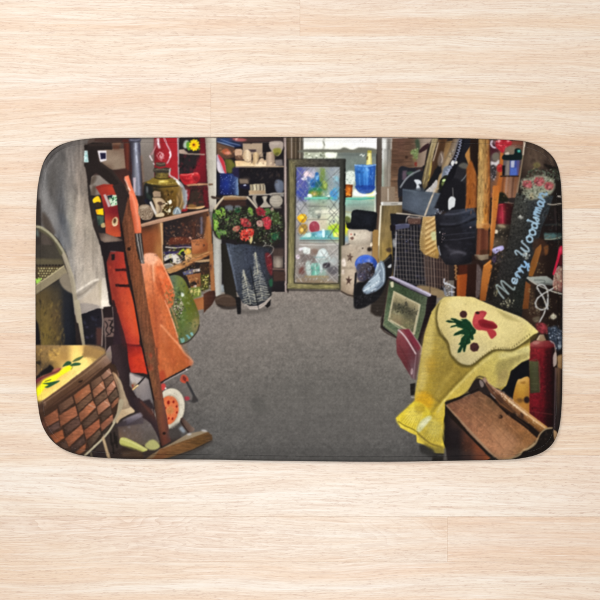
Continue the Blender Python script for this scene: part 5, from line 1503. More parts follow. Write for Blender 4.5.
P('b8ac8c', '182,6 450,142 388,446 126,302', .3)
M('196,30 432,150 376,424 146,288', (170, 20), (430, 130), (130, 300), ['a89a76 b0a27c a89c78 a09472', 'a4966f 8a8060 847a5c 9a8e6c', '5c5844 4c4a3a 54503e 6a6450', '6a664e 86805f 5c5842 5a5642', '8a8260 8a7c5c 746c4e 646048', '7c7656 846f54 6c6a4a 5a5a42'], .35)
S('3a3a30 4c4838 2c2e28 5a5844', '170,150 300,140 430,200 415,270 280,250 165,210', 60, .35, 1.2, .6, soft=.3, a=.75, seed=41)
C('3c3a30', '295,125 315,112 325,155 300,160', .5, .8)
S('a8a488 b8b498', '190,210 250,230 240,260 190,240', 8, .3, .7, .5, soft=.3, a=.8, seed=42)
L('c8bea0', .9, '448,150 420,300 390,440', .3, .8)
L('d0c6a8', .7, '128,300 250,385 385,442', .3, .8)
C('d0c8a8', '152,-75 180,-80 182,-30 160,-28', .5, .9)
T(375, 245, 10)
G('cfc8dc a8a0b8 c0b8cc', '140,320 540,510', '132,322 170,312 330,380 560,490 555,512 520,516 330,430', .35)
L('4a404c', .6, '150,330 330,418 520,508', .2, .8)
L('756c80', .5, '165,322 335,402 535,500', .2, .8)
T()
M('397.5,330.5 398.5,329 409,329 421,347 420.5,356 415.5,380 411,377.5 396.5,353 396,340', (396, 329), (421, 329), (396, 380), ['8a5a5c 8a4448 7c3038 9a7a7c', '7a383c 7c3a40 6a2a34 7a4a50', '6c3034 6a3034 64343a 6a4c52', '5c2a2e 60282c 6a4a50 4a3034', '4a2428 54262a 6c5054 3a2428'], .3)
P('7c2c3a', '403,329.6 409,329.4 420.6,347 418,351', .4)
L('c0aeb0', 1.5, '398,329.8 405,337 415.4,353.6', .3, .9)
L('d8c8c8', .6, '399,330 406,338 415,353', .2, .8)
L('b49ca0', .7, '409,329 420.8,347.5 420.2,354', .3, .8)
L('9a8488', .7, '415.5,355 413,378', .3, .8)
C('b0989a', '410.5,369 412.5,368.5 412.5,373.5 410.5,374', .3, .9)
L('4c2226', .8, '399,345 406,358 411,371', .6, .6)
T(390, 345, 10)
P('251f1c', '198,388 252,378 246,496 204,502', .5)
C('aaa69e', '210,512 258,512 255,528 215,528', .5, .8)
# ---- yellow cloth with its felt-trimmed flap
T()
P('1a1512', '440,410 452,398 485,395 500,470 430,470', .6)
CL = '445,297 460,296 530,330 529,358 521,362 510,371 509,376 506,385 501,390 492,385 484,380 476,379 473,384 468,391 459,397 445,401 444.6,413 441,435 444.5,447 444,453 434,452.5 430,448 423,444 416.5,442 416,435 410,432.5 400,427 399,423 395.5,418 410,405 414.5,400 414.5,395 417,380 420.5,358 422,348 424,334 431,312 440,300'
G('c8b466 b9a350 ab9340 a38a36 b89c34 d4ba34 ddc648', '447,297 412,442', CL, .3)
C('cdbb70', '441,300 447,303 436,330 430,360 425,385 420,398 416,396 420,360 425,332', 2.5, .7)
C('8d7834', '446,345 456,365 468,374 462,390 446,400 430,398 436,372', 5, .65)
C('b48f30', '424,360 432,356 436,366 428,374', 3, .55)
C('9c8a44', '437,318 442,335 450,350 446,362 436,345 433,328', 3, .6)
L('c6b05a', 2.0, '452,372 442,384 436,396', 2, .5)
L('7a672a', 1.6, '419,390 426,393 436,399 442,404', 1.2, .7)
G('d2c682 c6b664 bda752 cbb348 d2b940', '526,350 424,425', '480,360 492,351 512,350.5 529,345 529,359 521,362 510,371 505,386 495,388 484,380 476,379 473,384 468,391 459,397 445,401 444,416 433,421 436,408 452,389 466,374', .7)
L('67571f', 1.8, '478,362 463,376 448,391 436,405 427,417', 1.4, .6)
L('ddd08c', 1.4, '492,355 474,369 458,385 444,400 437,412', 1.2, .65)
C('8a7d4a', '497,363 512,357 525,352 528,356 512,366 505,380 496,374', 2.2, .65)
C('cfc484', '500,353 516,351 527,348 526,352 512,356 500,359', 1.6, .7)
C('a08c58', '500,372 508,370 506,383 500,388 495,386', 1.6, .6)
C('9a8644', '470,384 478,377 474,388 462,396', 1.6, .5)
C('d8a21c', '417,394 424,391 433,398 430,408 420,408 415,402', 2.0, .75)
C('dcc638', '396,418 405,409 415,401 425,406 431,416 424,430 417,433 408,430 400,426', 1.0, .9)
C('eedc62', '405,413 414,406 422,409 420,420 410,422', 2, .7)
C('a88a22', '414,407 422,404 425,411 418,414', 1.6, .55)
C('c2ab40', '419,428 428,416 438,417 444,424 442,438 439,447 428,446 420,440', .9, .9)
C('d9cc6c', '428,420 436,421 441,428 436,436 428,432', 2, .7)
C('cfd09c', '416,429 420,421 428,415.5 431.5,418 425,426 419,432', .6, .9)
C('e2e2bc', '420,424 427,418 429,420 422,427', .8, .8)
for k in range(26):
    t = k/25
    x0, y0 = 428+12*t, 421+5*t*t
    L(('8a7620', 'e6d878', '6e5c18', 'd4c450')[k % 4], .55, [(x0, y0), (x0-1.5+5*t, y0+9), (421+22*t, 437+9*t-4*t*t)], .25, .5)
for k in range(16):
    t = k/15
    L(('9a8424', 'f0e084')[k % 2], .55, [(412+10*t, 409+3*t), (401+16*t, 421+9*t)], .3, .45)
L('6a5a1a', 1.0, '398,421 404,425 412,428.5 417.5,432', .5, .8)
L('55461a', 1.2, '417.5,433 424,438.5 431,443.5 441,446.5', .6, .8)
L('dccb60', .8, '399,423.5 406,428 415,431.5', .4, .7)
C('7f6f2a', '424,442 434,446.5 444,446.5 444,453 434,452 427,448', 1.0, .75)
NZ(CL, .030, 1.0, 32)
NZ(CL, .018, 3.5, 33)
T(390, 405, 10)
P('2a2826', '285,400 340,395 430,440 450,480 540,485 530,520 420,525 300,470', 1.0, .85)
P('655f5a', '540,420 560,425 575,560 530,560', .8, .8)
P('1b1718', '548,-20 600,-20 640,540 575,540', .6)
T(440, 350, 10)
L('3c3020', 1.4, '60,508 190,470 290,395 340,310 380,262 450,280', .8, .9)
# flap
T()
FL = '442,299 447,297 458,296.5 472,297 479,300 500,309 520,317 529.5,323.5 538,332 533,334.5 522,343 511,349 496,349 490,351 480,358 473,363.5 468,365 460,363 452,356 450,351 448,342 440,332 437,320 438,308'
C('55491f', '443,301 470,299 520,320 537,335 522,345.5 511,351.5 496,351 481,360.5 473,366 468,367.5 459,366 451,358 448,350 446,343 438,334 435,320 436,308', .9, .8)
M(FL, (437, 296), (538, 296), (437, 366), ['c0b070 cfc48c d0c48c c4ba86 b4aa7c a8a078', 'c4b67c d0c490 cfc38e c8bc88 c0b488 b8ae84', 'bfb27c c8bd8e ccc08c cabf8a c8bc88 c8be80', 'b0a470 c0b58a c6bb8c c8bd8a c6ba84 d0c880', 'a89c6c b4aa84 beb48a c4b988 beb27c b8ac70', 'a4986a a8a07e b4ab88 b8ae84 b0a474 a89c68'], .3, sm=True)
NZ('437,297 538,297 538,366 437,366', .025, 1.0, 34)
C('dcd29c', '470,305 500,315 520,328 500,340 475,330', 4, .4)
C('8f8550', '496,309 512,317 520,322 505,318', 1.2, .5)
for x, y in [(473+3.0*k, 364-2.15*k) for k in range(8)]+[(498+2.6*k, 349.5) for k in range(6)]+[(514+2.5*k, 347-2.0*k) for k in range(7)]+[(441+.9*k, 331+2.4*k) for k in range(8)]:
    L('3c3418', .35, [(x, y), (x-.5, y-1.6)], .1, .75, sm=False)
L('6a5c30', .5, '448,342 450,351 453,357 460,363 468,365 474,363 482,357 490,351 496,349.4 511,349.4 522,343.5 533,335', .2, .6)
T(420, 300, 10)
P('123d26', '250,212 280,200 345,215 300,190 310,180 350,185 392,205 425,208 400,190 460,188 500,222 520,258 556,300 550,332 528,345 534,392 512,402 498,380 500,430 462,448 445,520 428,520 425,470 402,522 372,528 375,500 402,452 378,445 400,420 408,380 442,345 395,345 328,358 345,330 405,300 432,290 378,272 360,262 295,278 310,258 360,245 350,228 290,228', .25)
S('1c5534 0c2c1c 2a6844', '330,210 480,200 540,300 500,420 420,440', 46, .4, 1.2, .35, soft=.2, a=.7, seed=44)
L('0a2a18', .6, '340,220 430,260 500,320 470,400 430,500', .3, .7)
for cx, cy, r in ((430, 143, 34), (540, 470, 42)):
    for k in range(7):
        t = k*.9; E('46262a', cx+r*.55*np.cos(t), cy+r*.55*np.sin(t), r*.55, r*.55, soft=.25)
    E('4a282b', cx, cy, r*.8, r*.8, soft=.3)
    S('5c363a 341a1e', [(cx-r, cy-r), (cx+r, cy-r), (cx+r, cy+r), (cx-r, cy+r)], 16, .3, .7, .7, soft=.3, a=.6, seed=45)
T(470, 300, 10)
C('a83640', '48,122 85,112 130,108 162,125 148,158 132,186 180,205 225,215 262,250 262,275 230,290 185,300 180,312 130,302 70,298 32,265 20,222 32,165', .3)
C('c04c54', '45,150 90,130 130,130 120,180 60,240 35,230', 1.2, .6)
C('8a1e2a', '78,212 120,195 190,215 262,252 255,284 180,285 100,262', .4)
C('6a1420', '100,235 170,235 240,265 170,275', 1, .6)
C('ac343e', '168,300 238,298 260,340 250,360 215,386 195,372', .3)
C('38191b', '48,122 78,116 88,135 62,142', .4)
# ---- wooden box and rolling pin
T(430, 405, 10)
M('150,20 200,120 600,530 560,552 170,552 150,400', (150, 20), (600, 20), (150, 552), ['201819 4a3428 5c402e 4a3020 3a281e', '201819 3c2a24 64422e 5c3a26 4a3020', '1e1718 221a1b 5a3426 6c3e28 4a3020', '1e1718 1d1718 45291f 7a4028 6c3a22', '1c1516 181315 2c1c1a 6a3420 a0481f'], .5)
S('70442e 3a221a 844a2c', '250,250 400,350 560,530 400,540', 30, .4, 1.6, .25, ang=45, soft=.5, a=.5, seed=46)
P('211711', '150,10 190,30 620,440 620,500 560,470 180,100', .5)
T()
M('445,404.5 459,399 478.5,390.5 484,393 507,409 538,434 540,436.5 538.5,441.5 535,446 528,449 523,450 517,456 506,459.5 498,459.5 488,452 470,434', (446, 404), (479, 390), (500, 460), ['664a3c 684e40 684e40 604a3a', '785846 7a5c48 725844 66503c', '866450 866650 7e6048 705640', '906e56 8e6c54 82644a 7a5a3e', '94725a 927058 866850 80603e', '866c54 886c54 806648 7c5e3e'], .3)
NZ('445,404.5 478.5,390.5 507,409 540,436.5 523,450 498,459.5', .05, 1.4, 35)
NZ('445,404.5 478.5,390.5 507,409 540,436.5 523,450 498,459.5', .05, 5, 36)
C('a08268', '490,425 505,430 515,445 505,455 492,440', 4, .5)
L('9c856a', 1.6, '446,405 470,431 489,451 497,458', .5, .6)
L('a8906f', 1.0, '498,459 508,458.5 517,455 523,449.5', .4, .8)
E('2a1b13', 500, 416.5, 2.0, 2.0, soft=.4)
C('5c4634', '497.5,414 500,415 499,418 497.5,417', .4, .6)
S('5c4a38 a88c70', '455,402 480,394 535,438 500,455', 60, .2, .7, .5, soft=.3, a=.35, seed=47)
T(510, 405, 10)
P('1c1512', '355,235 422,240 440,320 412,410 260,505 60,545 -20,545 60,520 150,450 250,405 300,330', .4)
S('2c211a 120d0b 3a2c20', '340,260 420,270 400,410 250,490 160,470', 24, .6, 1.5, .5, soft=.5, a=.6, seed=48)
P('9c7a58', '425,245 482,285 460,340 440,352 432,310', .5)
T(490, 350, 10)
P('1e1411', '-90,385 -60,360 0,430 200,600 330,690 510,820 515,870 480,890 330,760 160,640 0,480 -80,430', .5)
M('-85,290 -55,270 0,352 140,432 300,560 400,640 560,760 600,800 560,850 520,850 400,745 250,650 90,540 0,425 -70,360', (-40, 240), (610, 760), (-90, 330), ['8a6248 9a6c4c a8764e b48456 c0905c b8864f', 'a8806a b8927c b0815c c89a66 c8985c b0803f', '7a5440 8a5f48 94683f a06f42 9c6c3a 8a5c30', '5a3a2c 6a4430 70482c 7c5030 7a5028 6c4422'], .35)
L('d8b490', .8, '-30,320 90,420 240,545 420,680 540,770', .5, .7)
S('f4ece0 e0d0bc', '85,425 130,430 290,570 270,590 100,460', 24, .2, .5, .6, a=.95, seed=49)
L('a8a0a0', .8, '-10,425 20,455 45,480', .3, .9)
L('4a3020', .8, '60,530 200,630 380,770', .5, .7)
C('a08c84', '-90,300 -60,285 -40,310 -60,340 -85,330', .7, .7)
T(510, 405, 10)
L('a88f6a', 1.4, '-20,535 50,520 120,455 180,440 240,402 285,345 325,272 365,232 400,226', .4, .95)
L('c8b088', .6, '130,450 200,435 245,400', .3, .8)
C('221713', '10,85 50,75 60,110 25,115', .6, .9)
# ---- closer work over the first lay-in
# brass lamp: glints, dark mirror patches, bands
T(130, 136, 10)
C('1c1d20', '160,500 215,500 235,580 230,680 200,740 170,680 150,580', 1.2, .7)
C('8f9698', '165,520 180,510 185,560 172,570', .6, .6)
C('3a2a14', '250,540 330,560 350,650 320,740 260,720 240,620', 1.4, .7)
S('2a1d10 6a4a22 8a6a34 1c140c a8844a', '250,520 470,510 480,780 260,800', 70, .3, 1.3, .5, soft=.3, a=.6, seed=101)
L('2a2214', 1.2, '165,492 300,512 480,500', .5, .8)
L('c0a04a', .7, '180,470 300,485 470,470', .3, .7)
L('14110d', 1.0, '250,420 320,432 400,420', .4, .7)
S('1c1a16 5c5236 b8a45c', '245,330 405,330 395,420 250,420', 30, .3, .9, .4, soft=.2, a=.7, seed=102)
S('d8c878 8a7434 4a3c1c', '170,460 480,460 480,490 170,485', 26, .3, .9, .4, soft=.2, a=.7, seed=103)
L('5f4a2a', 1.4, '470,580 500,650 480,740', .7, .8)
L('d0b078', .8, '520,560 525,640 500,720', .4, .7)
C('77797c', '500,470 540,500 560,600 545,690 530,600 510,530', .8, .6)
L('f4f0ea', 1.0, '478,468 492,486', .3)
L('e8b8bc', .7, '255,40 250,120 225,190', .3, .6)
S('c9a2a6 f0e4e6 7a1c24', '265,150 345,150 345,250 265,250', 26, .25, .7, .5, soft=.2, a=.75, seed=104)
T(130, 190, 10)
C('b39979', '232,80 300,78 345,108 362,145 330,185 310,250 270,240 256,160 238,110', .4)
C('c7ae8e', '260,95 310,90 325,120 280,130', 1, .7)
P('9d846c', '230,28 250,12 308,18 312,72 240,72', .4)
L('5a4a3c', .8, '238,78 275,74 312,78', .3)
C('5c4434', '275,130 310,118 335,140 320,155 290,150', .5)
L('40302a', .7, '300,150 310,200 285,240', .4)
C('8f7a62', '300,180 330,185 312,245 285,240', 1, .5)
L('e0ccac', .9, '262,100 272,150 276,220', .6, .8)
S('e4e0cc b9ad84 6a5f3a 3c3422 8f8450 d0c8a0', '330,150 400,95 440,140 440,250 340,250', 46, .35, 1.1, .7, seed=13)
C('e8e4d4', '390,120 410,100 420,130 400,145', .3)
C('dcd6ba', '385,205 405,195 408,222 390,226', .3)
C('7d8a92', '440,200 480,170 515,230 440,245', .4)
L('d0d8d8', .8, '450,240 475,185 505,230', .3)
C('8b7662', '90,180 130,150 200,155 232,200 235,255 205,295 135,298 92,250', .4)
S('5f4c3c b8a48c c9b9a0 705a48 a5917a', '95,180 200,158 230,210 205,290 130,295 95,250', 90, .25, .65, .7, seed=21)
C('cbbca4', '110,175 150,160 190,172 150,190', 1, .7)
L('c3bbb2', 2.2, '210,125 235,180 262,240', .4)
L('e6e0d8', .8, '205,130 230,180 255,230', .3)
C('d0bc9a', '265,245 330,230 342,262 270,270', .4)
# flower shelf, red jug
T(170, 136, 10)
S('1a1416 4a1c22 6a2028 2c2224', '100,200 340,200 360,360 105,370', 40, .5, 1.8, .5, soft=.5, a=.6, seed=105)
S('e03a3c 8a161c c8282e f0706a', '120,385 285,375 290,470 170,480', 30, .4, 1.3, .4, soft=.4, a=.6, seed=106)
S('2a1a1a 5a2024 3a2a26 7a3030', '160,505 380,505 390,700 170,700', 50, .5, 1.8, .5, soft=.5, a=.5, seed=107)
# copper and crockery shelf
T(160, 190, 10)
S('6a4434 8a5a40 3a2822 241a1c a8785a 54382c', '40,330 460,290 480,560 60,560', 150, .4, 1.5, .5, soft=.3, a=.6, seed=108)
S('c8a080 e0c8b0', '60,430 460,430 460,520 60,520', 18, .2, .5, .6, a=.8, seed=109)
T(160, 245, 10)
S('e8dcc8 2a2230 d8b048 4a4470 8a8078 1c181c a0b040', '45,30 315,30 315,190 45,200', 120, .3, 1.1, .5, soft=.15, a=.75, seed=110)
C('c07a4e', '330,0 400,-10 420,30 360,50', 2, .6)
C('7d4426', '420,40 470,10 470,50 400,84 340,88', 1.6, .5)
S('5a4a2a 8a6a40 3a2c1e c0a860 7a4a2c 2a201a d8c888', '240,200 510,190 510,450 300,540', 150, .3, 1.2, .55, soft=.2, a=.7, seed=112)
L('6a4024', .6, '60,250 205,195 330,145 500,72', .2, .6)
NZ('60,240 520,60 520,100 90,290', .12, (3, .8), 113)
# painted can
T(150, 300, 10)
S('4a5a40 7c8c58 5c6c38 38482e 8a9268 6a6c30', '125,-130 330,-210 480,120 485,250 310,430 200,110', 190, .5, 1.7, .5, soft=.4, a=.5, seed=114)
S('d0c4b8 4c3a38 a8988e 2c2c26 847268', '230,0 320,-20 345,110 320,190 265,200', 110, .3, .9, .6, soft=.15, a=.8, seed=115)
S('30402c 546848', '195,-120 300,-130 300,0 210,40', 40, .4, 1.2, .5, soft=.3, a=.7, seed=116)
# folds of the orange cover
T(130, 245, 10)
C('a44e2e', '175,300 205,420 235,640 250,820 225,800 190,560', 2.2, .45)
C('e89a74', '160,230 185,330 200,520 182,500 160,340', 2.2, .5)
C('9c4428', '330,860 400,980 470,1180 430,1220 370,1060', 3.5, .35)
C('d98a60', '300,720 350,860 380,1020 340,960 310,840', 2.5, .4)
C('b05634', '520,1050 600,1160 600,1210 540,1180', 2.5, .4)
L('8c4028', 1.0, '285,330 330,470 375,590', .8, .6)
L('f0b090', .9, '262,130 330,200 385,320', .8, .5)
T(80, 245, 10)
C('7a241e', '300,420 360,620 420,860 440,1000 470,1000 420,700 360,430', 2.5, .4)
C('e06a44', '460,480 520,700 560,900 530,880 480,640', 2.0, .35)
# cloth-like mottle on the orange cart, red seat
T(130, 245, 10)
S('e09068 b85c38 c87850 a04c30 d88058', '190,250 330,300 470,830 580,1170 380,1300 310,950', 110, .8, 3.0, .3, ang=80, soft=.8, a=.28, seed=117)
S('f4a078 c85c34', '280,220 420,400 430,560 300,400', 24, .8, 2.4, .4, ang=60, soft=.7, a=.35, seed=118)
T(80, 245, 10)
S('7a2420 d85a38 98301f c04028', '290,180 440,100 560,900 480,950', 60, .7, 2.4, .35, ang=80, soft=.7, a=.35, seed=119)
T(80, 345, 10)
S('8a1c14 e05038 b02818', '500,30 720,30 740,280 520,270', 40, .7, 2.4, .4, soft=.7, a=.35, seed=120)
# wheel dirt, frame clutter under the cart
T(130, 345, 10)
S('a0957f e4dcc8 8a7f6c', '365,480 420,440 540,560 545,700 470,830 420,835 500,640', 44, .3, 1.1, .5, soft=.4, a=.5, seed=121)
S('c85a34 ec8a58 b04a28', '365,540 420,520 470,640 400,790 385,780', 34, .4, 1.2, .5, soft=.4, a=.5, seed=122)
S('6a6260 9a908a 4a4444', '380,360 580,250 570,480 430,430', 26, .6, 1.8, .4, soft=.6, a=.45, seed=123)
# curtain weave
T(30, 136, 10)
S('9a938c 5a5654 7c7672 a8a098 686462', '120,200 540,80 600,700 720,1200 780,1600 520,1650 420,1300', 130, 1.5, 5.5, .16, ang=86, soft=.8, a=.22, seed=124)
# dark cloth on the left
T(30, 300, 10)
S('3a3226 8a7238 5a4a2c 6e5a34 2c261e', '65,0 330,0 370,450 120,450', 110, .6, 2.6, .35, ang=88, soft=.5, a=.4, seed=125)
T(30, 345, 10)
S('6a5238 a8834e 8a6a40 57452f c09a5c', '62,5 330,5 250,160 70,300', 70, .5, 2.0, .4, soft=.5, a=.45, seed=126)
S('f2d890 d8b870 f6e09c', '150,520 560,130 720,120 520,260 140,560', 50, .5, 2.4, .3, ang=-32, soft=.5, a=.45, seed=127)
# ---- bouquet: many small petals and leaves
T(205, 190, 10)
for c, p, n, sd in (('86b244 6c9a3a a8c868 4c7a2c', '80,280 130,190 200,180 215,260 140,290 140,420 100,420', 46, 130), ('5c8a3c 7ba048 3c5a2a', '100,400 220,400 220,450 140,490', 24, 131),
                    ('6a9440 4a702e 8ab058', '430,170 480,180 490,260 440,250', 18, 132), ('46602e 2c4424 5a7a40 7a946a', '590,190 740,220 750,340 690,350 600,240', 50, 133),
                    ('2a5a36 1c3c28 3c6a44', '650,430 760,420 760,520 660,520', 34, 134), ('5a7a44 344a28 7a8a58', '190,270 340,230 350,330 220,340', 40, 135)):
    S(c, p, n, .5, 1.5, .42, soft=.15, a=.9, seed=sd)
for c, p, n, sd in (('8a262c b83a3c 641a20 d0605a', '355,290 400,275 460,320 460,375 380,370', 34, 140), ('c8322a e85040 a01e1c f07058 8a1818', '350,430 390,395 490,395 485,460 440,505 370,510', 56, 141),
                    ('98283a b83844 701c2a', '510,190 560,175 605,210 600,260 530,262', 34, 142), ('b83040 d84a58 8a1e2c', '570,290 640,265 660,310 650,390 600,395', 40, 143), ('c09a90 a87c72 8a5a54', '515,310 580,305 575,370 525,360', 22, 144), ('a85a4c c07a68 7a3a34', '275,375 345,365 345,420 290,420', 22, 145)):
    S(c, p, n, .5, 1.5, .5, soft=.12, a=.9, seed=sd)
S('5c6a4c 70806a 48553e 8a9478 6a5a4a 3c4a34', '85,190 250,170 520,190 660,180 770,260 780,420 690,540 500,520 250,480 100,450', 240, .35, 1.3, .42, soft=.15, a=.75, seed=261)
S('1a1c14 20281a 141210', '90,260 250,190 420,200 520,230 500,330 350,300 240,330', 70, .35, 1.1, .5, soft=.15, a=.85, seed=146)
S('14140f 1c2418', '150,420 350,430 520,480 700,400 640,540 400,530 200,490', 60, .4, 1.4, .5, soft=.2, a=.8, seed=147)
S('d8d4c0 b8b49c 8c8a74', '120,220 700,220 700,400 150,420', 46, .15, .4, .6, a=.75, seed=148)
# ---- crockery shelf: modelling
T(210, 136, 10)
S('f4dcb4 b89468 e4c498 8a6a4c', '255,140 660,150 660,300 255,300', 90, .3, 1.1, .5, soft=.25, a=.5, seed=150)
L('6a4c36', .7, '335,250 380,262 420,248', .4, .6)
S('2a2628 3c342f 120f12 4a4038', '300,330 735,330 735,470 560,470 410,420', 50, .5, 1.8, .5, soft=.5, a=.5, seed=151)
S('c89060 8a5a3c 6a4632', '75,110 245,130 240,230 90,190', 34, .4, 1.4, .5, soft=.4, a=.5, seed=152)
S('283a78 1a2458 5a6a9c', '100,385 275,390 280,590 100,590', 40, .4, 1.3, .5, soft=.4, a=.4, seed=153)
# ---- leaded panes
T(285, 136, 10)
for k in range(-6, 14):
    x0 = 100+96*k
    for sx in (1, -1):
        xa, ya = (x0, 310) if sx == 1 else (x0, 310)
        # clip each diagonal to the pane 100..550 by stepping
        seg_ = [(xa+sx*t*.76, ya+t) for t in range(0, 1170, 30)]
        seg_ = [q for q in seg_ if 100 <= q[0] <= 548]
        if len(seg_) > 1:
            top_ = [q for q in seg_ if q[1] < 640]; mid_ = [q for q in seg_ if 610 <= q[1] < 1010 and (q[0] < 230 or q[0] > 420)]; low_ = [q for q in seg_ if q[1] >= 1130]
            for grp, c_, a_ in ((top_, 'aab2bc', .55), (mid_, '57585a', .65), (low_, 'b2aca6', .6)):
                run = []
                for q in grp+[None]:
                    if q is not None and (not run or abs(q[1]-run[-1][1]) < 31): run.append(q)
                    else:
                        if len(run) > 1:
                            L('3c3e44', .5, [run[0], run[-1]], .2, .38, sm=False)
                            L(c_, .42, [(run[0][0]+3, run[0][1]), (run[-1][0]+3, run[-1][1])], .15, a_, sm=False)
                        run = [q] if q is not None else []
S('d8dce4 6a7488 a8b0bc 4a5a8c e8ecf0', '100,310 540,310 540,600 100,620', 120, .2, .8, .5, soft=.2, a=.5, seed=155)
S('d8d8d0 8c8c86 b8b4ac 6c6c68', '100,640 540,640 540,900 230,900 100,800', 90, .25, 1.0, .5, soft=.25, a=.45, seed=156)
S('c4c4c0 6a625c 9c948e 4c4644 d8dcdc', '105,1110 540,1110 540,1460 105,1460', 150, .3, 1.2, .5, soft=.25, a=.45, seed=157)
S('3c7a8c 90c8d0 e4f0f0 4c8ca8', '210,1010 470,980 470,1020 210,1025', 30, .3, .8, .6, soft=.2, a=.7, seed=158)
# window glare and blue vase facets
T(340, 136, 10)
S('9cc4f0 1c3c80 3a70c0 5c98dc 16306c', '150,300 350,300 335,550 180,550', 60, .4, 1.6, .3, ang=88, soft=.3, a=.45, seed=159)
S('e8ece8 8c948c c8d0c4 6c7870', '45,340 140,340 150,490 50,490', 30, .3, .9, .6, soft=.2, a=.6, seed=160)
S('f0b050 7a3810 d87820 3c1c0c', '42,505 118,500 116,600 42,600', 30, .25, .7, .7, soft=.15, a=.7, seed=161)
C('e4e4e8', '150,545 200,585 320,580 350,545 345,600 150,600', .5, .8)
C('1d3f96', '158,500 340,500 334,545 305,572 245,580 195,568 166,540', .4, .85)
L('4a86cc', .8, '175,520 200,555 250,570', .4, .7)
S('2a5cb0 3c70c4 16307c', '165,500 335,500 310,570 200,570', 18, .4, 1.2, .4, soft=.3, a=.6, seed=262)
# ---- snowman, bag
T(335, 240, 10)
S('b0a494 7c7062 9a8c7c 685c50', '75,70 360,60 370,180 210,540 70,500', 110, .5, 2.0, .5, soft=.6, a=.35, seed=162)
T(335, 190, 10)
S('aca294 80766a 948a7e', '140,395 365,410 350,545 150,540', 50, .5, 1.6, .5, soft=.6, a=.35, seed=163)
C('6e655a', '150,500 350,500 345,545 250,562 155,542', 1.5, .4)
T(280, 215, 6)
C('1a191c', '445,440 462,405 520,395 600,330 640,330 640,400 590,500 520,548 480,562 446,556 440,500', .6)
C('3d3a44', '462,300 500,290 545,310 530,380 480,400 458,360', .8, .8)
S('2a2426 6a5a54 17151a 8a8c9c 4a3430 5a6a9c', '470,290 565,290 565,380 470,400', 60, .4, 1.2, .5, soft=.2, a=.75, seed=164)
C('7d8c9c', '495,440 540,385 580,330 600,275 625,300 630,390 600,440 540,470 505,472', .6)
C('a9bac6', '510,430 555,390 590,350 600,400 560,440 520,460', .8)
for p, c, w in (('500,455 545,430 590,395', 'dde6ec', 1.1), ('530,400 570,370 600,330', 'cfdbe4', .9), ('510,430 540,405', '5c6a7a', .8), ('560,450 600,420 622,380', '5a6878', 1.0), ('585,330 605,380 600,420', '6c7a8a', .9), ('605,290 620,340 618,400', 'c8d4dc', .9), ('545,455 575,440', 'e8eef2', .8)):
    L(c, w, p, .35, .85)
S('dfe8ee 6a7888 8c9cac 4a5664 b8c8d4', '500,440 600,320 625,390 540,470', 60, .3, 1.1, .4, soft=.2, a=.6, seed=165)
S('2c2a30 0f0e10 3a363a', '450,440 500,470 600,450 520,540 455,545', 40, .5, 1.6, .5, soft=.4, a=.6, seed=166)
L('141316', 1.3, '452,350 447,420 446,470', .3)
# ---- tub trees: cream dabs
T(230, 260, 10)
S('c4c0aa a09e90 d8d2b8 74777a', '133,110 150,200 200,300 250,435 150,435 130,280', 90, .3, .9, .4, soft=.15, a=.75, seed=167)
S('b8b4a2 98968c d0ccb4 6c6f74', '250,-60 290,60 330,200 380,330 360,400 280,440 250,260 240,100', 140, .3, .9, .4, soft=.15, a=.75, seed=168)
S('22252f 2c3140', '150,180 230,430 150,420', 30, .3, .9, .4, soft=.15, a=.7, seed=169)
S('22252f 2c3140', '250,100 370,380 270,430', 46, .3, .9, .4, soft=.15, a=.7, seed=170)
M('128,428 200,463 282,458 352,418 408,362 404,402 352,458 282,495 200,493', (128, 368), (408, 368), (128, 492), ['9c9088 b4a89e bcb0a6 a89c92', 'b0a49c bcb0a8 b8aca2 80756e'], .4)
L('6a625c', .8, '150,450 200,474 282,470 345,430', .5, .5)
P('1b191b', '352,458 408,392 404,455 374,480', .5)
L('1c1e24', .8, '200,60 245,280 272,420 288,490', .4, .75)
C('4a505e', '60,0 180,0 190,90 100,140', 4, .35)
C('424857', '150,0 340,-20 230,60', 4, .35)
# ---- right: corner of the room, roses
T(510, 136, 10)
S('4a4438 6a6a54 2a2a22 8a8a70 a8a890 3a4432 1c1c18', '100,420 250,380 340,380 440,430 460,520 400,600 300,640 180,650 100,580', 190, .3, 1.1, .55, soft=.15, a=.75, seed=180)
S('2c2420 14100e 3c322a', '90,520 140,480 150,650 60,640', 30, .5, 1.4, .5, soft=.3, a=.8, seed=181)
for cx, cy, sd in ((165, 490, 1), (285, 458, 2), (385, 500, 3)):
    for k in range(15):
        t = k*2.4; r = 7+2.7*k
        E(('a85258', 'c4787a', '8c3c44', 'b4646a', '74303a')[k % 5], cx+r*.75*np.cos(t), cy+r*.6*np.sin(t), 15-k*.3, 8, np.degrees(t)+70, soft=.3, a=.75)
    S('c88a8a 7a343c a8585c 58603c 6a7058', [(cx-46, cy-38), (cx+46, cy-38), (cx+46, cy+38), (cx-46, cy+38)], 30, .3, .9, .6, soft=.2, a=.65, seed=182+sd)
S('5a4a3c 3a2e26 1c1512 6a5a48', '145,70 330,90 450,220 480,330 200,300', 60, .5, 2.2, .35, ang=70, soft=.7, a=.45, seed=186)
S('3a4a3a 6a7a68 1c241e 9aa898', '200,330 500,340 500,440 330,390 200,400', 70, .3, 1.1, .45, soft=.15, a=.75, seed=187)
T()
glyph('n', 543.2, 200.4, 7.4, 7.0, 64, '86a4ba', 1.2)
glyph('a', 541.6, 207.6, 6.2, 6.4, 66, '8caac0', 1.0)
# sign wear
S('17181a 34363a 4a4844 3a3c3e', '512,205 545,212 520,312 492,297 508,228', 110, .3, 1.2, .5, soft=.3, a=.35, seed=188)
S('8a8c88 6a6c6a', '512,205 530,210 512,250 506,240', 16, .2, .6, .5, soft=.2, a=.7, seed=189)
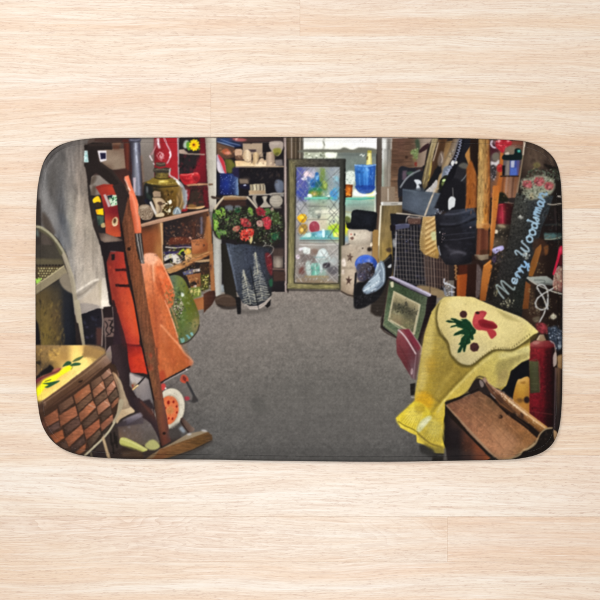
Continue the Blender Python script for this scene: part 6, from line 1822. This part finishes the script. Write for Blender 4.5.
# bits between pole and sign
T(470, 190, 10)
S('8a5a38 3a2218 5c3a26 a87048 241612', '250,30 440,30 400,350 250,350', 40, .4, 1.5, .45, soft=.4, a=.35, seed=190)
T(470, 245, 10)
S('17120f 3a2c22 5a4a3a 241b16 6a5a48', '215,60 330,40 300,180 240,420 180,540 160,500', 90, .4, 1.4, .5, soft=.3, a=.6, seed=191)
# dark shelves at the far right
T(510, 190, 10)
S('3a2a22 0f0c0b 4a3a30 5c4a3a 1c2422 2a3634', '350,160 520,150 520,580 350,600', 110, .4, 1.8, .35, soft=.4, a=.5, seed=192)
S('8a8478 b8b0a0', '360,170 515,170 515,600 360,600', 14, .15, .4, .5, a=.7, seed=193)
T(510, 245, 10)
S('3a2a20 5c4a34 7a6a4c 17110e 8a7c60 4a3a2a', '200,430 420,420 520,520 520,860 200,800', 130, .4, 1.5, .5, soft=.3, a=.5, seed=194)
T(510, 300, 10)
S('7a2a30 5a1a20 a8484e 30161a', '250,240 375,240 370,335 270,335', 34, .4, 1.1, .5, soft=.25, a=.75, seed=195)
S('5c6878 1a1e26 a8b4c4 3a4452', '370,270 520,260 520,480 400,430', 90, .3, 1.2, .4, soft=.2, a=.6, seed=196)
# poles: streaks
T(470, 136, 10)
S('c8a060 6a4a28 8a6a3c d8b478', '82,40 150,40 140,900 65,900', 60, .8, 3.0, .2, ang=90, soft=.3, a=.45, seed=197)
S('8a4a22 5a2c14 b0703a', '150,40 195,40 185,900 140,900', 40, .8, 3.0, .2, ang=90, soft=.3, a=.45, seed=198)
T(425, 136, 10)
S('6a3418 b87038 8a4a22 542a14', '430,320 515,310 510,780 400,780', 50, .8, 3.0, .2, ang=92, soft=.3, a=.45, seed=199)
S('c0aa7c 6a5a3c a08a5c 4a3c28', '70,30 135,30 20,520 -30,450', 40, .8, 2.6, .2, ang=108, soft=.3, a=.5, seed=200)
# tan purse weave, handbag creases
T(380, 190, 10)
S('d8b478 8a6a3c f0d8a0 a88450 6a4c28', '400,270 560,270 585,680 430,640 395,560', 150, .25, .9, .45, soft=.12, a=.55, seed=201)
S('3c444f 5c6674 6a7482', '225,0 600,40 550,245 230,190', 40, 1, 3.5, .3, ang=8, soft=.9, a=.3, seed=202)
T(425, 190, 10)
S('0f0e12 2e2e36 3c3e4a 17161b', '100,260 500,190 500,700 150,650', 80, .6, 2.6, .3, ang=-8, soft=.6, a=.45, seed=203)
# ---- picture: darker mount, engraved view
T(375, 290, 10)
S('8a8468 5a5640 3c3a2e a09874 706a4e', '190,30 440,150 385,430 140,300', 120, .3, 1.4, .4, soft=.25, a=.4, seed=204)
S('2c2c24 44422f 3a3828', '165,170 300,160 430,215 418,265 280,240 165,215', 60, .3, 1.0, .6, soft=.2, a=.8, seed=205)
S('9a9068 7a7450', '150,250 290,280 400,300 385,430 150,300', 40, .4, 1.4, .35, soft=.3, a=.5, seed=206)
T(375, 245, 10)
L('2c2630', .8, '140,338 330,428 520,516', .2, .85)
L('efeaf6', .5, '150,322 335,404 545,502', .2, .8)
L('3a3440', .5, '160,328 335,410 540,506', .15, .7)
# ---- yellow cloth: nap and dirt; flap edge
T()
C('2b211f', '468,392 471,385 474.5,380 478,378 482,380 486,386 490,394 484,394 478,390.5', .5)
C('8a7a74', '479,379.6 482,381 483.5,385 481.5,387.5 479.4,384', .5, .9)
L('1f1613', 1.6, '445,402.5 456,398.5 466,394 478,389.2', .4, .95)
S('d8cc98 b8ac78 c4b886', '498,316 530,326 520,340 500,347', 26, .6, 2.2, .5, soft=.8, a=.25, seed=213)
C('ddd3a0', '447,301 462,299 462,306 450,308', 2.0, .5)
# ---- lid edge of the basket
T()
L('5a4434', 1.3, '37.5,405.5 60,389 85,371 106,353.5', .3, .95)
L('a08866', .5, '37.5,404.6 60,388.2 85,370.2 106,352.7', .2, .8)
# ---- box, rolling pin
T(490, 350, 10)
L('3a241a', .8, '-45,320 40,420 160,540 320,680 500,820', .3, .8)
L('e4c49c', .7, '150,470 300,590 420,690 560,790', .3, .8)
S('5a3a28 d8b088 8a5c3c f0dcc0', '-30,300 150,430 400,640 560,790 520,830 300,670 60,500', 70, .3, 1.4, .3, ang=40, soft=.2, a=.5, seed=214)
C('4a2e20', '60,455 100,450 130,520 100,530 70,500', .7, .8)
C('3c251b', '300,620 330,640 325,680 300,660', .6, .8)
L('f0d8b4', .9, '175,500 260,570 360,650', .4, .8)
L('3a2418', 1.0, '20,440 110,520 230,620 330,700', .5, .7)
S('fffaf0 e8dcc8', '85,430 140,440 290,575 270,595 110,470', 20, .2, .5, .6, a=.95, seed=215)
T(465, 365, 6)
C('1a1310', '446,415 470,388 505,380 528,392 532,430 515,480 470,512 400,535 330,552 280,558 345,520 415,478', .6)
S('30241c 100c0a 40322a', '450,410 520,395 520,470 420,520', 26, .5, 1.6, .5, soft=.5, a=.55, seed=216)
L('8f7a5c', 1.5, '235,560 300,548 330,530 345,506 375,500 415,470 432,438 446,410 480,381 518,375', .35, .95)
L('b8a07c', .6, '345,503 375,496 412,466', .25, .85)
C('9a7a58', '528,390 552,408 540,450 533,440', .5)
T()
S('96765a 6e5440 86684e 5e4836 a88a6c', '450,403 479,392 508,411 538,436 500,458', 120, .5, 2.6, .3, ang=42, soft=.5, a=.3, seed=217)
for x, y in [(471+2.2*k, 364.5-1.55*k) for k in range(12)]+[(498+2.2*k, 348.8) for k in range(6)]+[(512+2.1*k, 348-1.6*k) for k in range(9)]+[(449+1.5*k, 354+1.2*k) for k in range(6)]+[(439.5+1.1*k, 331+1.5*k) for k in range(8)]:
    L('4a3c1c', .45, [(x, y), (x-.5, y-1.7)], .1, .75, sm=False)
for d in (0, 1, 2):
    L('6a4c38', .5, [(452+9*d, 402-3.4*d), (478+9.5*d, 421-2.6*d), (503+9.5*d, 449-5*d)], .5, .45)
    L('b08c70', .5, [(453+9*d, 401.4-3.4*d), (479+9.5*d, 420.2-2.6*d), (504+9.5*d, 448-5*d)], .5, .35)
# carpet: worn, ribbed
T()
for k in range(46):
    y = 296+3.6*k
    L('57524e' if k % 2 else '8a847e', .7, [(205, y), (300, y+1.2*np.sin(k)), (440, y)], .5, .10, sm=False)
S('8c857d 5c5753 98918a 504c49', '200,300 380,295 400,440 210,455', 420, .3, 1.1, .5, soft=.3, a=.22, seed=218)
C('4a4744', '200,450 470,450 470,470 200,470', 3, .2)
# ---- the dye soaks in a little: slight softening, grain of the print
def V(pts, gain, soft=1.0):
    mk = poly_mask(pt(pts), soft)
    m, y0, x0 = mk
    v = CV[y0:y0+m.shape[0], x0:x0+m.shape[1]]
    v *= 1+(np.array(gain, np.float32)-1)*m[..., None]
T()
V('445,297 475,297 538,332 522,346 529,360 505,385 474,380 459,397 445,402 441,435 444,453 416,443 395,418 414,395 424,334', (1.0, .99, .97))
V(FL, (1.08, 1.06, 1.0), .6)
V('445,404 479,390 540,436 523,450 507,460 497,459', (1.12, 1.0, .90))
V('38,405 106,354 118,372 118,410 90,448 60,450 38,425', (1.16, 1.06, 1.0))
V('341,246 372,246 372,262 352,296 341,292', (1.28, 1.27, 1.25))
V('348,229 372,229 370,246 349,246', (1.36, 1.36, 1.34), .6)
V('296,168 338,168 338,282 295,282', (1.08, 1.09, 1.08), .6)
V('304,138 378,138 374,230 345,230 345,160 304,158', (1.08, 1.08, 1.07), .6)
V('60,190 95,200 110,305 84,313', (1.10, 1.10, 1.09), 4)
V('60,150 84,145 95,210 110,305 84,313 66,240', (1.08, 1.08, 1.07), 4)
V('36,346 86,345 106,352 60,388 38,404', (1.12, 1.10, .97), .8)
V('126,195 132,196 141,234 135,234', (.92, .9, .9), .5)
V('210,400 400,400 410,462 210,462', (1.06, 1.06, 1.06), 10)
V('144,254 162,254 176,300 192,365 162,382 150,330', (1.02, .97, .91))
def _soft(a, k):
    w = np.array(k, np.float32); w /= w.sum(); r = len(w)//2
    p = np.pad(a, ((r, r), (0, 0), (0, 0)), mode='edge')
    a = sum(w[i]*p[i:i+a.shape[0]] for i in range(len(w)))
    p = np.pad(a, ((0, 0), (r, r), (0, 0)), mode='edge')
    return sum(w[i]*p[:, i:i+a.shape[1]] for i in range(len(w)))
def _warp(a, amp):
    dx = field(NH, NW, 2.6*SS, 81)*amp*SS+field(NH, NW, 8*SS, 82)*amp*SS
    dy = field(NH, NW, 2.6*SS, 83)*amp*SS+field(NH, NW, 8*SS, 84)*amp*SS
    yy, xx = np.mgrid[0:NH, 0:NW]
    return a[np.clip((yy+dy).round().astype(int), 0, NH-1), np.clip((xx+dx).round().astype(int), 0, NW-1)]
CV = _warp(CV, .07)
CV = _soft(CV, (1, 4, 6, 4, 1)).astype(np.float32)
# the printed photograph has a strong local contrast
_l = CV.mean(2)
for r_, k_ in ((int(7*SS), .12), (int(1.3*SS), .12)):
    d_ = _l-box_blur(box_blur(_l, r_), r_)
    CV = CV*np.clip(1+k_*d_/np.maximum(_l, .12), .6, 1.5)[..., None]
lum = CV.mean(2, keepdims=True)
CV = np.clip(CV, 0, 1)**1.0
lum = CV.mean(2, keepdims=True)
CV = lum+(CV-lum)*.98
mott = field(NH, NW, 4.5*SS, 91)*.012+field(NH, NW, 1.6*SS, 92)*.012+field(NH, NW, .8*SS, 93)*.012
CV = CV*(1+mott[..., None])+(field(NH, NW, 1.0*SS, 94)*.006)[..., None]
CV = np.clip(CV, 0, 1)
DYE = CV.reshape(NH//2, 2, NW//2, 2, 3).mean((1, 3))      # one sample per 1/1.75 photo unit
# ---------------------------------------------------------------- materials
def new_mat(name):
    m = bpy.data.materials.new(name); m.use_nodes = True
    nt = m.node_tree
    return m, nt, nt.nodes['Principled BSDF']

def lin(c):
    c = rgb(c)
    return tuple(float(k/12.92 if k <= .04045 else ((k+.055)/1.055)**2.4) for k in c)+(1.0,)

class NT:
    """small helper for wiring nodes"""
    def __init__(s, nt): s.nt = nt
    def n(s, t, **kw):
        x = s.nt.nodes.new(t)
        for k, v in kw.items():
            if k.startswith('i_'):
                key = k[2:]
                x.inputs[int(key) if key.isdigit() else key.replace('_', ' ')].default_value = v
            else: setattr(x, k, v)
        return x
    def l(s, a, b): s.nt.links.new(a, b)
    def math(s, op, a, b=None, c=None):
        x = s.n('ShaderNodeMath', operation=op)
        for i, v in enumerate((a, b, c)):
            if v is None: continue
            if hasattr(v, 'links'): s.l(v, x.inputs[i])
            else: x.inputs[i].default_value = v
        return x.outputs[0]
    def mix(s, f, a, b, mode='MIX'):
        x = s.n('ShaderNodeMix', data_type='RGBA', blend_type=mode)
        for i, v in ((0, f), (6, a), (7, b)):
            if hasattr(v, 'links'): s.l(v, x.inputs[i])
            else: x.inputs[i].default_value = v
        return x.outputs[2]
    def ramp(s, f, stops, mode='LINEAR'):
        x = s.n('ShaderNodeValToRGB'); x.color_ramp.interpolation = mode
        e = x.color_ramp.elements
        while len(e) < len(stops): e.new(0.5)
        for k, (p, c) in zip(e, stops):
            k.position = p; k.color = c if len(c) == 4 else c+(1,)
        s.l(f, x.inputs[0]); return x.outputs[0]
    def noise(s, vec, scale=1, detail=2, rough=.5, dist=0):
        x = s.n('ShaderNodeTexNoise', i_Scale=scale, i_Detail=detail, i_Roughness=rough, i_Distortion=dist)
        s.l(vec, x.inputs['Vector']); return x.outputs['Fac']

WOOD_K = 0.80
def wood_material():
    m, nt, b = new_mat('pale_laminate')
    g = NT(nt)
    geo = g.n('ShaderNodeNewGeometry')
    at = g.n('ShaderNodeAttribute', attribute_name='board')       # x: random, y: tone, z: figure
    sep = g.n('ShaderNodeSeparateXYZ'); g.l(at.outputs['Vector'], sep.inputs[0])
    rnd, tone, fig = sep.outputs
    off = g.n('ShaderNodeCombineXYZ'); g.l(g.math('MULTIPLY', rnd, 37.0), off.inputs[0]); g.l(g.math('MULTIPLY', rnd, 91.0), off.inputs[2])
    pos = g.n('ShaderNodeVectorMath', operation='ADD'); g.l(geo.outputs['Position'], pos.inputs[0]); g.l(off.outputs[0], pos.inputs[1])
    P0 = pos.outputs[0]
    def st(sx, sy, src=P0):
        x = g.n('ShaderNodeVectorMath', operation='MULTIPLY'); g.l(src, x.inputs[0]); x.inputs[1].default_value = (sx, sy, 1)
        return x.outputs[0]
    # gentle wander of the grain
    w = g.math('MULTIPLY', g.math('SUBTRACT', g.noise(st(2.2, 9), 1, 2, .5), .5), 0.05)
    wv = g.n('ShaderNodeCombineXYZ'); g.l(w, wv.inputs[1])
    ps = g.n('ShaderNodeVectorMath', operation='ADD'); g.l(P0, ps.inputs[0]); g.l(wv.outputs[0], ps.inputs[1])
    PW = ps.outputs[0]
    broad = g.noise(st(.8, 20, PW), 1, 3, .55)
    mid = g.noise(st(3.4, 120, PW), 1, 4, .62)
    fine = g.noise(st(16, 520, PW), 1, 4, .72)
    pores = g.noise(st(95, 800, PW), 1, 3, .68)
    patch = g.noise(st(2.6, 7), 1, 2, .5)
    # cathedral figure: contour lines of a stretched field
    fld = g.noise(st(2.6, 15), 1, 3, .5, .6)
    ring = g.math('FRACT', g.math('MULTIPLY', fld, 26.0))
    ringl = g.math('MULTIPLY', g.math('POWER', ring, 2.2), g.math('MULTIPLY', fig, g.ramp(patch, [(.40, (.15, .15, .15)), (.62, (1, 1, 1))])))
    c = g.ramp(broad, [(.30, lin('f7ecde')), (.45, lin('f4e3cf')), (.58, lin('f0d5ba')), (.72, lin('eac6a6'))])
    c = g.mix(g.math('MULTIPLY', tone, 0.8), c, lin('ecceac'))
    c = g.mix(g.math('MULTIPLY', g.ramp(patch, [(.45, (0, 0, 0)), (.7, (1, 1, 1))]), .22), c, lin('efcdba'))
    knot = g.ramp(fld, [(.56, (0, 0, 0)), (.68, (1, 1, 1))])
    c = g.mix(g.math('MULTIPLY', g.math('MULTIPLY', knot, fig), .55), c, lin('ebc7a4'))
    c = g.mix(g.math('MULTIPLY', g.ramp(mid, [(.44, (0, 0, 0)), (.70, (1, 1, 1))]), .30), c, lin('dfbfa3'))
    c = g.mix(g.math('MULTIPLY', g.ramp(mid, [(.30, (1, 1, 1)), (.47, (0, 0, 0))]), .34), c, lin('f9f2e8'))
    c = g.mix(g.math('MULTIPLY', ringl, .40), c, lin('caa58a'))
    c = g.mix(g.math('MULTIPLY', g.ramp(fine, [(.48, (0, 0, 0)), (.66, (1, 1, 1))]), .46), c, lin('d0ab92'))
    c = g.mix(g.math('MULTIPLY', g.ramp(fine, [(.32, (1, 1, 1)), (.46, (0, 0, 0))]), .35), c, lin('faf3ea'))
    tick = g.math('MULTIPLY', g.ramp(pores, [(.55, (0, 0, 0)), (.66, (1, 1, 1))]), g.ramp(mid, [(.36, (.3, .3, .3)), (.55, (1, 1, 1))]))
    c = g.mix(g.math('MULTIPLY', tick, .52), c, lin('bd9783'))
    c = g.mix(1.0, c, (WOOD_K, WOOD_K, WOOD_K, 1), 'MULTIPLY')
    g.l(c, b.inputs['Base Color'])
    rg = g.math('ADD', .36, g.math('MULTIPLY', fine, .12)); g.l(rg, b.inputs['Roughness'])
    b.inputs['Specular IOR Level'].default_value = .5
    bp = g.n('ShaderNodeBump', i_Strength=.12, i_Distance=.0004)
    g.l(g.math('SUBTRACT', fine, g.math('MULTIPLY', tick, .6)), bp.inputs['Height']); g.l(bp.outputs[0], b.inputs['Normal'])
    return m

DYE_K = 0.80
def cloth_material(name, gain, lift, pile):
    m, nt, b = new_mat(name)
    g = NT(nt)
    at = g.n('ShaderNodeAttribute', attribute_name='dye')
    geo = g.n('ShaderNodeNewGeometry')
    n1 = g.noise(geo.outputs['Position'], 1500, 2, .6)
    c = g.mix(1.0, at.outputs['Color'], (DYE_K*gain,)*3+(1,), 'MULTIPLY')
    c = g.mix(lift, c, (.5, .5, .5, 1))
    c = g.mix(1.0, c, g.ramp(n1, [(.3, (.93, .93, .93)), (.7, (1.05, 1.05, 1.05))]), 'MULTIPLY')
    g.l(c, b.inputs['Base Color'])
    b.inputs['Roughness'].default_value = .9
    b.inputs['Specular IOR Level'].default_value = .08
    b.inputs['Sheen Weight'].default_value = .04
    b.inputs['Sheen Roughness'].default_value = .5
    bp = g.n('ShaderNodeBump', i_Strength=pile, i_Distance=.0005)
    g.l(n1, bp.inputs['Height']); g.l(bp.outputs[0], b.inputs['Normal'])
    return m

def backing_material():
    m, nt, b = new_mat('rubber_dot_backing')
    g = NT(nt)
    geo = g.n('ShaderNodeNewGeometry')
    v = g.n('ShaderNodeTexVoronoi', i_Scale=180.0); g.l(geo.outputs['Position'], v.inputs['Vector'])
    c = g.ramp(v.outputs['Distance'], [(.25, (.62, .61, .58)), (.35, (.45, .44, .42))])
    g.l(c, b.inputs['Base Color']); b.inputs['Roughness'].default_value = .7
    return m

# ---------------------------------------------------------------- floor of laminate boards
def px(x, y): return ((x-300)*K, (300-y)*K)
ROWS = [-210, -152, -90, -27, 35, 82, 146, 208, 270, 333, 394, 456, 517.5, 563, 626, 690, 752, 815]
JOINT = {3: [300, 900], 4: [-160, 760], 5: [210.5, 1000], 6: [300], 7: [330], 8: [280], 9: [310], 10: [300], 11: [-260, 760], 12: [448, -330], 13: [-120, 720], 14: [150, 800]}
TONE = {(3, 0): .0, (3, 1): .1, (4, 1): .12, (5, 0): .0, (5, 1): .42, (6, 0): .04, (6, 1): .75, (7, 0): .0, (7, 1): .15, (8, 0): .1, (8, 1): .1, (9, 0): .15, (9, 1): .45, (10, 0): .1, (10, 1): .5, (11, 0): .1, (11, 1): .08, (12, 1): .1, (12, 2): .1}
FIG = {(2, 1): .6, (3, 0): .9, (3, 1): .5, (4, 1): .0, (5, 0): .25, (5, 1): .7, (6, 0): .2, (6, 1): .9, (7, 0): .3, (7, 1): .2, (8, 0): .0, (8, 1): .2, (9, 0): .2, (9, 1): 1, (10, 0): .5, (10, 1): .9, (11, 0): .0, (11, 1): .2, (12, 0): 1, (12, 1): 1, (12, 2): .5, (13, 1): .0}
random.seed(5)
bm = bmesh.new()
lay_b = bm.verts.layers.float_vector.new('board')
GAP, DEEP = .00012, .003
for r in range(len(ROWS)-1):
    xs = sorted(set([-900]+JOINT.get(r, [random.uniform(-600, 0), random.uniform(300, 1100)])+[1500]))
    for k in range(len(xs)-1):
        x0, y1 = px(xs[k], ROWS[r]); x1, y0 = px(xs[k+1], ROWS[r+1])
        x0 += GAP; x1 -= GAP; y0 += GAP; y1 -= GAP
        bev = .0003
        a = (random.random(), TONE.get((r, k), random.uniform(0, .2)), FIG.get((r, k), random.choice((0, .2, .7))))
        def ring(i, z):
            q = [bm.verts.new(c) for c in ((x0+i, y0+i, z), (x1-i, y0+i, z), (x1-i, y1-i, z), (x0+i, y1-i, z))]
            for v in q: v[lay_b] = a
            return q
        R = [ring(0, -DEEP), ring(0, -bev*.35), ring(bev, 0)]
        for u, v in zip(R[:-1], R[1:]):
            for i in range(4):
                bm.faces.new((u[i], u[(i+1) % 4], v[(i+1) % 4], v[i]))
        bm.faces.new(R[2])
# dark underlay closing the joints
q = [bm.verts.new(c) for c in ((-2.2, -1.1, -.00045), (2.2, -1.1, -.00045), (2.2, 1.1, -.00045), (-2.2, 1.1, -.00045))]
for v in q: v[lay_b] = (.5, .5, 0)
bm.faces.new(q)
me = bpy.data.meshes.new('floor'); bm.to_mesh(me); bm.free()
me.materials.append(wood_material())
floor = bpy.data.objects.new('floor', me); COL.objects.link(floor)
floor['kind'] = 'structure'; floor['label'] = 'pale peach wood laminate boards laid side by side'

# ---------------------------------------------------------------- the bath mat
OUT = '''100,138 130,137.7 180,137.4 215,137.2 300,137.0 380,137.2 430,137.7 470,138.4 498,139.4 520,140.6 531.7,143 543.3,148.3 551.7,155.4 556.9,163.8 560.1,177
561.7,197 562.3,230 562.6,270 562.5,310 562.4,350 562.2,385 561.7,405 560,424 556.7,436.5 551.7,445.2 543.3,452 533.3,456 518.3,458.9 503,459.9 470,460.5 430,461.3 380,461.8 320,461.4 260,460.6 220,459.8 180,459.4
130,459 105,458 86.7,456.4 73.3,453.4 60,447.4 48.7,437 41,422 37.6,402 35.9,385 35.6,350 35.5,310 35.5,270 35.8,232 36.8,197 38.8,180 43.4,162 51.7,150.2 63.3,143.6 80,139.6'''
ctrl = np.array([[float(a) for a in s.split(',')] for s in OUT.split()])
outl = smooth(ctrl, True, 16)
# even spacing, then smoothed a touch so that no kink stays
seg = np.linalg.norm(np.roll(outl, -1, 0)-outl, axis=1); cum = np.concatenate([[0], np.cumsum(seg)])
N = 1500
tt = np.linspace(0, cum[-1], N, endpoint=False)
cl = np.vstack([outl, outl[:1]])
outl = np.stack([np.interp(tt, cum, cl[:, k]) for k in (0, 1)], 1)
for _ in range(30):
    outl = (np.roll(outl, 1, 0)+2*outl+np.roll(outl, -1, 0))/4
tan = np.roll(outl, -1, 0)-np.roll(outl, 1, 0)
nrm = np.stack([-tan[:, 1], tan[:, 0]], 1); nrm /= np.linalg.norm(nrm, axis=1)[:, None]
cen = outl.mean(0)
if ((cen-outl[0])*nrm[0]).sum() < 0: nrm = -nrm              # inward

def dye_at(x, y):
    """colour of the print at photo coordinates (bilinear), scene-linear"""
    u = np.clip((x-CX0)*SS/2-.5, 0, DYE.shape[1]-1.001); v = np.clip((y-CY0)*SS/2-.5, 0, DYE.shape[0]-1.001)
    iu, iv = u.astype(int), v.astype(int); fu, fv = (u-iu)[..., None], (v-iv)[..., None]
    c = (DYE[iv, iu]*(1-fu)+DYE[iv, iu+1]*fu)*(1-fv)+(DYE[iv+1, iu]*(1-fu)+DYE[iv+1, iu+1]*fu)*fv
    return np.where(c <= .04045, c/12.92, ((c+.055)/1.055)**2.4)

def mesh_from(name, co, quads, dye, mat, parent, smooth_shade=True):
    me = bpy.data.meshes.new(name)
    me.vertices.add(len(co)); me.vertices.foreach_set('co', np.asarray(co, np.float32).ravel())
    me.loops.add(quads.size); me.loops.foreach_set('vertex_index', quads.ravel().astype(np.int32))
    me.polygons.add(len(quads)); me.polygons.foreach_set('loop_start', np.arange(0, quads.size, 4, dtype=np.int32))
    if smooth_shade: me.polygons.foreach_set('use_smooth', np.ones(len(quads), bool))
    me.update(); me.validate()
    if dye is not None:
        at = me.attributes.new('dye', 'FLOAT_COLOR', 'POINT')
        at.data.foreach_set('color', np.concatenate([dye, np.ones((len(dye), 1))], 1).astype(np.float32).ravel())
    me.materials.append(mat)
    o = bpy.data.objects.new(name, me); COL.objects.link(o); o.parent = parent
    return o

mat_root = bpy.data.objects.new('bath_mat', None); COL.objects.link(mat_root)
mat_root['label'] = 'rounded bath mat printed with a cluttered antique shop, lying on pale wood floor'
mat_root['category'] = 'bath mat'

SEAM = 5.4
FIT = 1.0026
face_m = cloth_material('printed_microfibre', 1.0, 0.0, .25)
hem_m = cloth_material('printed_hem', 0.97, 0.0, .2)
thread_m = cloth_material('seam_thread', 1.1, .05, .1)

def inset(d): return outl+nrm*d
# even sheet of the printed pile, its rim pulled onto the seam line
seam = inset(SEAM)
step = 2/SS
gx = np.arange(seam[:, 0].min()-step, seam[:, 0].max()+2*step, step)
gy = np.arange(seam[:, 1].min()-step, seam[:, 1].max()+2*step, step)
GX, GY = np.meshgrid(gx, gy)
H, W = GX.shape
inside = np.zeros((H, W), bool)
for (ax, ay), (bx, by) in zip(seam, np.roll(seam, -1, 0)):
    if ay == by: continue
    lo, hi = min(ay, by), max(ay, by)
    i0, i1 = np.searchsorted(gy, lo), np.searchsorted(gy, hi)
    if i1 > i0:
        xi = ax+(gy[i0:i1]-ay)*(bx-ax)/(by-ay)
        inside[i0:i1] ^= gx[None, :] < xi[:, None]
use = inside[:-1, :-1] | inside[1:, :-1] | inside[:-1, 1:] | inside[1:, 1:]
vert = np.zeros((H, W), bool)
vert[:-1, :-1] |= use; vert[1:, :-1] |= use; vert[:-1, 1:] |= use; vert[1:, 1:] |= use
# distance to the seam for a band near the rim, and the pull of outside vertices
dist = np.full((H, W), 99.0)
near = vert & ~(np.roll(inside, 22, 0) & np.roll(inside, -22, 0) & np.roll(inside, 22, 1) & np.roll(inside, -22, 1) & inside)
ny, nx = np.nonzero(near)
pts = np.stack([GX[ny, nx], GY[ny, nx]], 1)
for s in range(0, len(pts), 4000):
    d = ((pts[s:s+4000, None, :]-seam[None])**2).sum(2)
    j = d.argmin(1); dm = np.sqrt(d[np.arange(len(j)), j])
    # true foot on the neighbouring segments
    p = pts[s:s+4000]; best = np.full(len(p), 1e9); foot = p.copy()
    for k in (-1, 0):
        a = seam[(j+k) % N]; b = seam[(j+k+1) % N]; e = b-a
        t = np.clip(((p-a)*e).sum(1)/(e*e).sum(1), 0, 1)[:, None]
        f = a+t*e; dd = np.linalg.norm(p-f, axis=1)
        m_ = dd < best; best[m_] = dd[m_]; foot[m_] = f[m_]
    yy, xx = ny[s:s+4000], nx[s:s+4000]
    outp = ~inside[yy, xx]
    dist[yy, xx] = np.where(outp, 0, best)
    GX[yy[outp], xx[outp]] = foot[outp, 0]; GY[yy[outp], xx[outp]] = foot[outp, 1]
Z = TOP-.0008*np.exp(-(dist/1.8)**1.3)
Z = Z+field(H, W, 26, 5)*.00022+field(H, W, 9, 6)*.00009+field(H, W, 2.2, 7)*.00004
idx = -np.ones((H, W), int); idx[vert] = np.arange(vert.sum())
quads = np.stack([idx[1:, :-1][use], idx[1:, 1:][use], idx[:-1, 1:][use], idx[:-1, :-1][use]], 1)
co = np.stack([(GX[vert]-300)*K*FIT, (300-GY[vert])*K*FIT, Z[vert]], 1)
mesh_from('printed_face', co, quads, dye_at(GX[vert], GY[vert]), face_m, mat_root)

# rolled hem swept round the outline
PROF = [(SEAM+.10, .0098), (SEAM-.15, .0104), (SEAM-.6, .0106), (SEAM-1.5, .0108), (SEAM-2.6, .0109), (2.1, .0105), (1.5, .0096), (.9, .0085), (.42, .0070), (.1, .0053), (0, .0038), (.08, .0022), (.4, .0010), (1.0, .0006)]
rows_co, rows_dye = [], []
rgw = field(1, N, 40, 77)[0]*.0003
for d, z in PROF:
    p = inset(d)
    rows_co.append(np.stack([(p[:, 0]-300)*K*FIT, (300-p[:, 1])*K*FIT, np.full(N, z)+rgw*(z/.0106)], 1))
    rows_dye.append(dye_at(p[:, 0], p[:, 1]))
co = np.concatenate(rows_co); dy = np.concatenate(rows_dye)
i = np.arange(N); j = (i+1) % N
ql = [np.stack([k*N+i, k*N+j, (k+1)*N+j, (k+1)*N+i], 1) for k in range(len(PROF)-1)]
hem = mesh_from('rolled_hem', co, np.concatenate(ql), dy, hem_m, mat_root)

# stitched thread lying in the seam
tr, td = [], []
M_ = 8
base = inset(SEAM+.25)
lift = .01045+.00022*np.abs(np.sin(np.arange(N)*math.pi/3.0))
for k in range(M_):
    a = 2*math.pi*k/M_
    p = base+nrm*(.30*math.cos(a))
    tr.append(np.stack([(p[:, 0]-300)*K*FIT, (300-p[:, 1])*K*FIT, lift+.0003*math.sin(a)], 1)); td.append(dye_at(base[:, 0], base[:, 1]))
ql = [np.stack([k*N+i, ((k+1) % M_)*N+i, ((k+1) % M_)*N+j, k*N+j], 1) for k in range(M_)]
mesh_from('seam_stitching', np.concatenate(tr), np.concatenate(ql), np.concatenate(td), thread_m, mat_root)

# backing underneath
lo = inset(1.0); bmb = bmesh.new()
va = [bmb.verts.new(((x-300)*K, (300-y)*K, .0006)) for x, y in lo[::5]]
vb = [bmb.verts.new(((x-300)*K, (300-y)*K, .0048)) for x, y in inset(2.2)[::5]]
bmb.faces.new(va[::-1]); bmb.faces.new(vb)
for a in range(len(va)):
    c = (a+1) % len(va); bmb.faces.new((va[a], va[c], vb[c], vb[a]))
bmesh.ops.recalc_face_normals(bmb, faces=bmb.faces)
mb = bpy.data.meshes.new('backing'); bmb.to_mesh(mb); bmb.free(); mb.materials.append(backing_material())
bo = bpy.data.objects.new('backing', mb); COL.objects.link(bo); bo.parent = mat_root
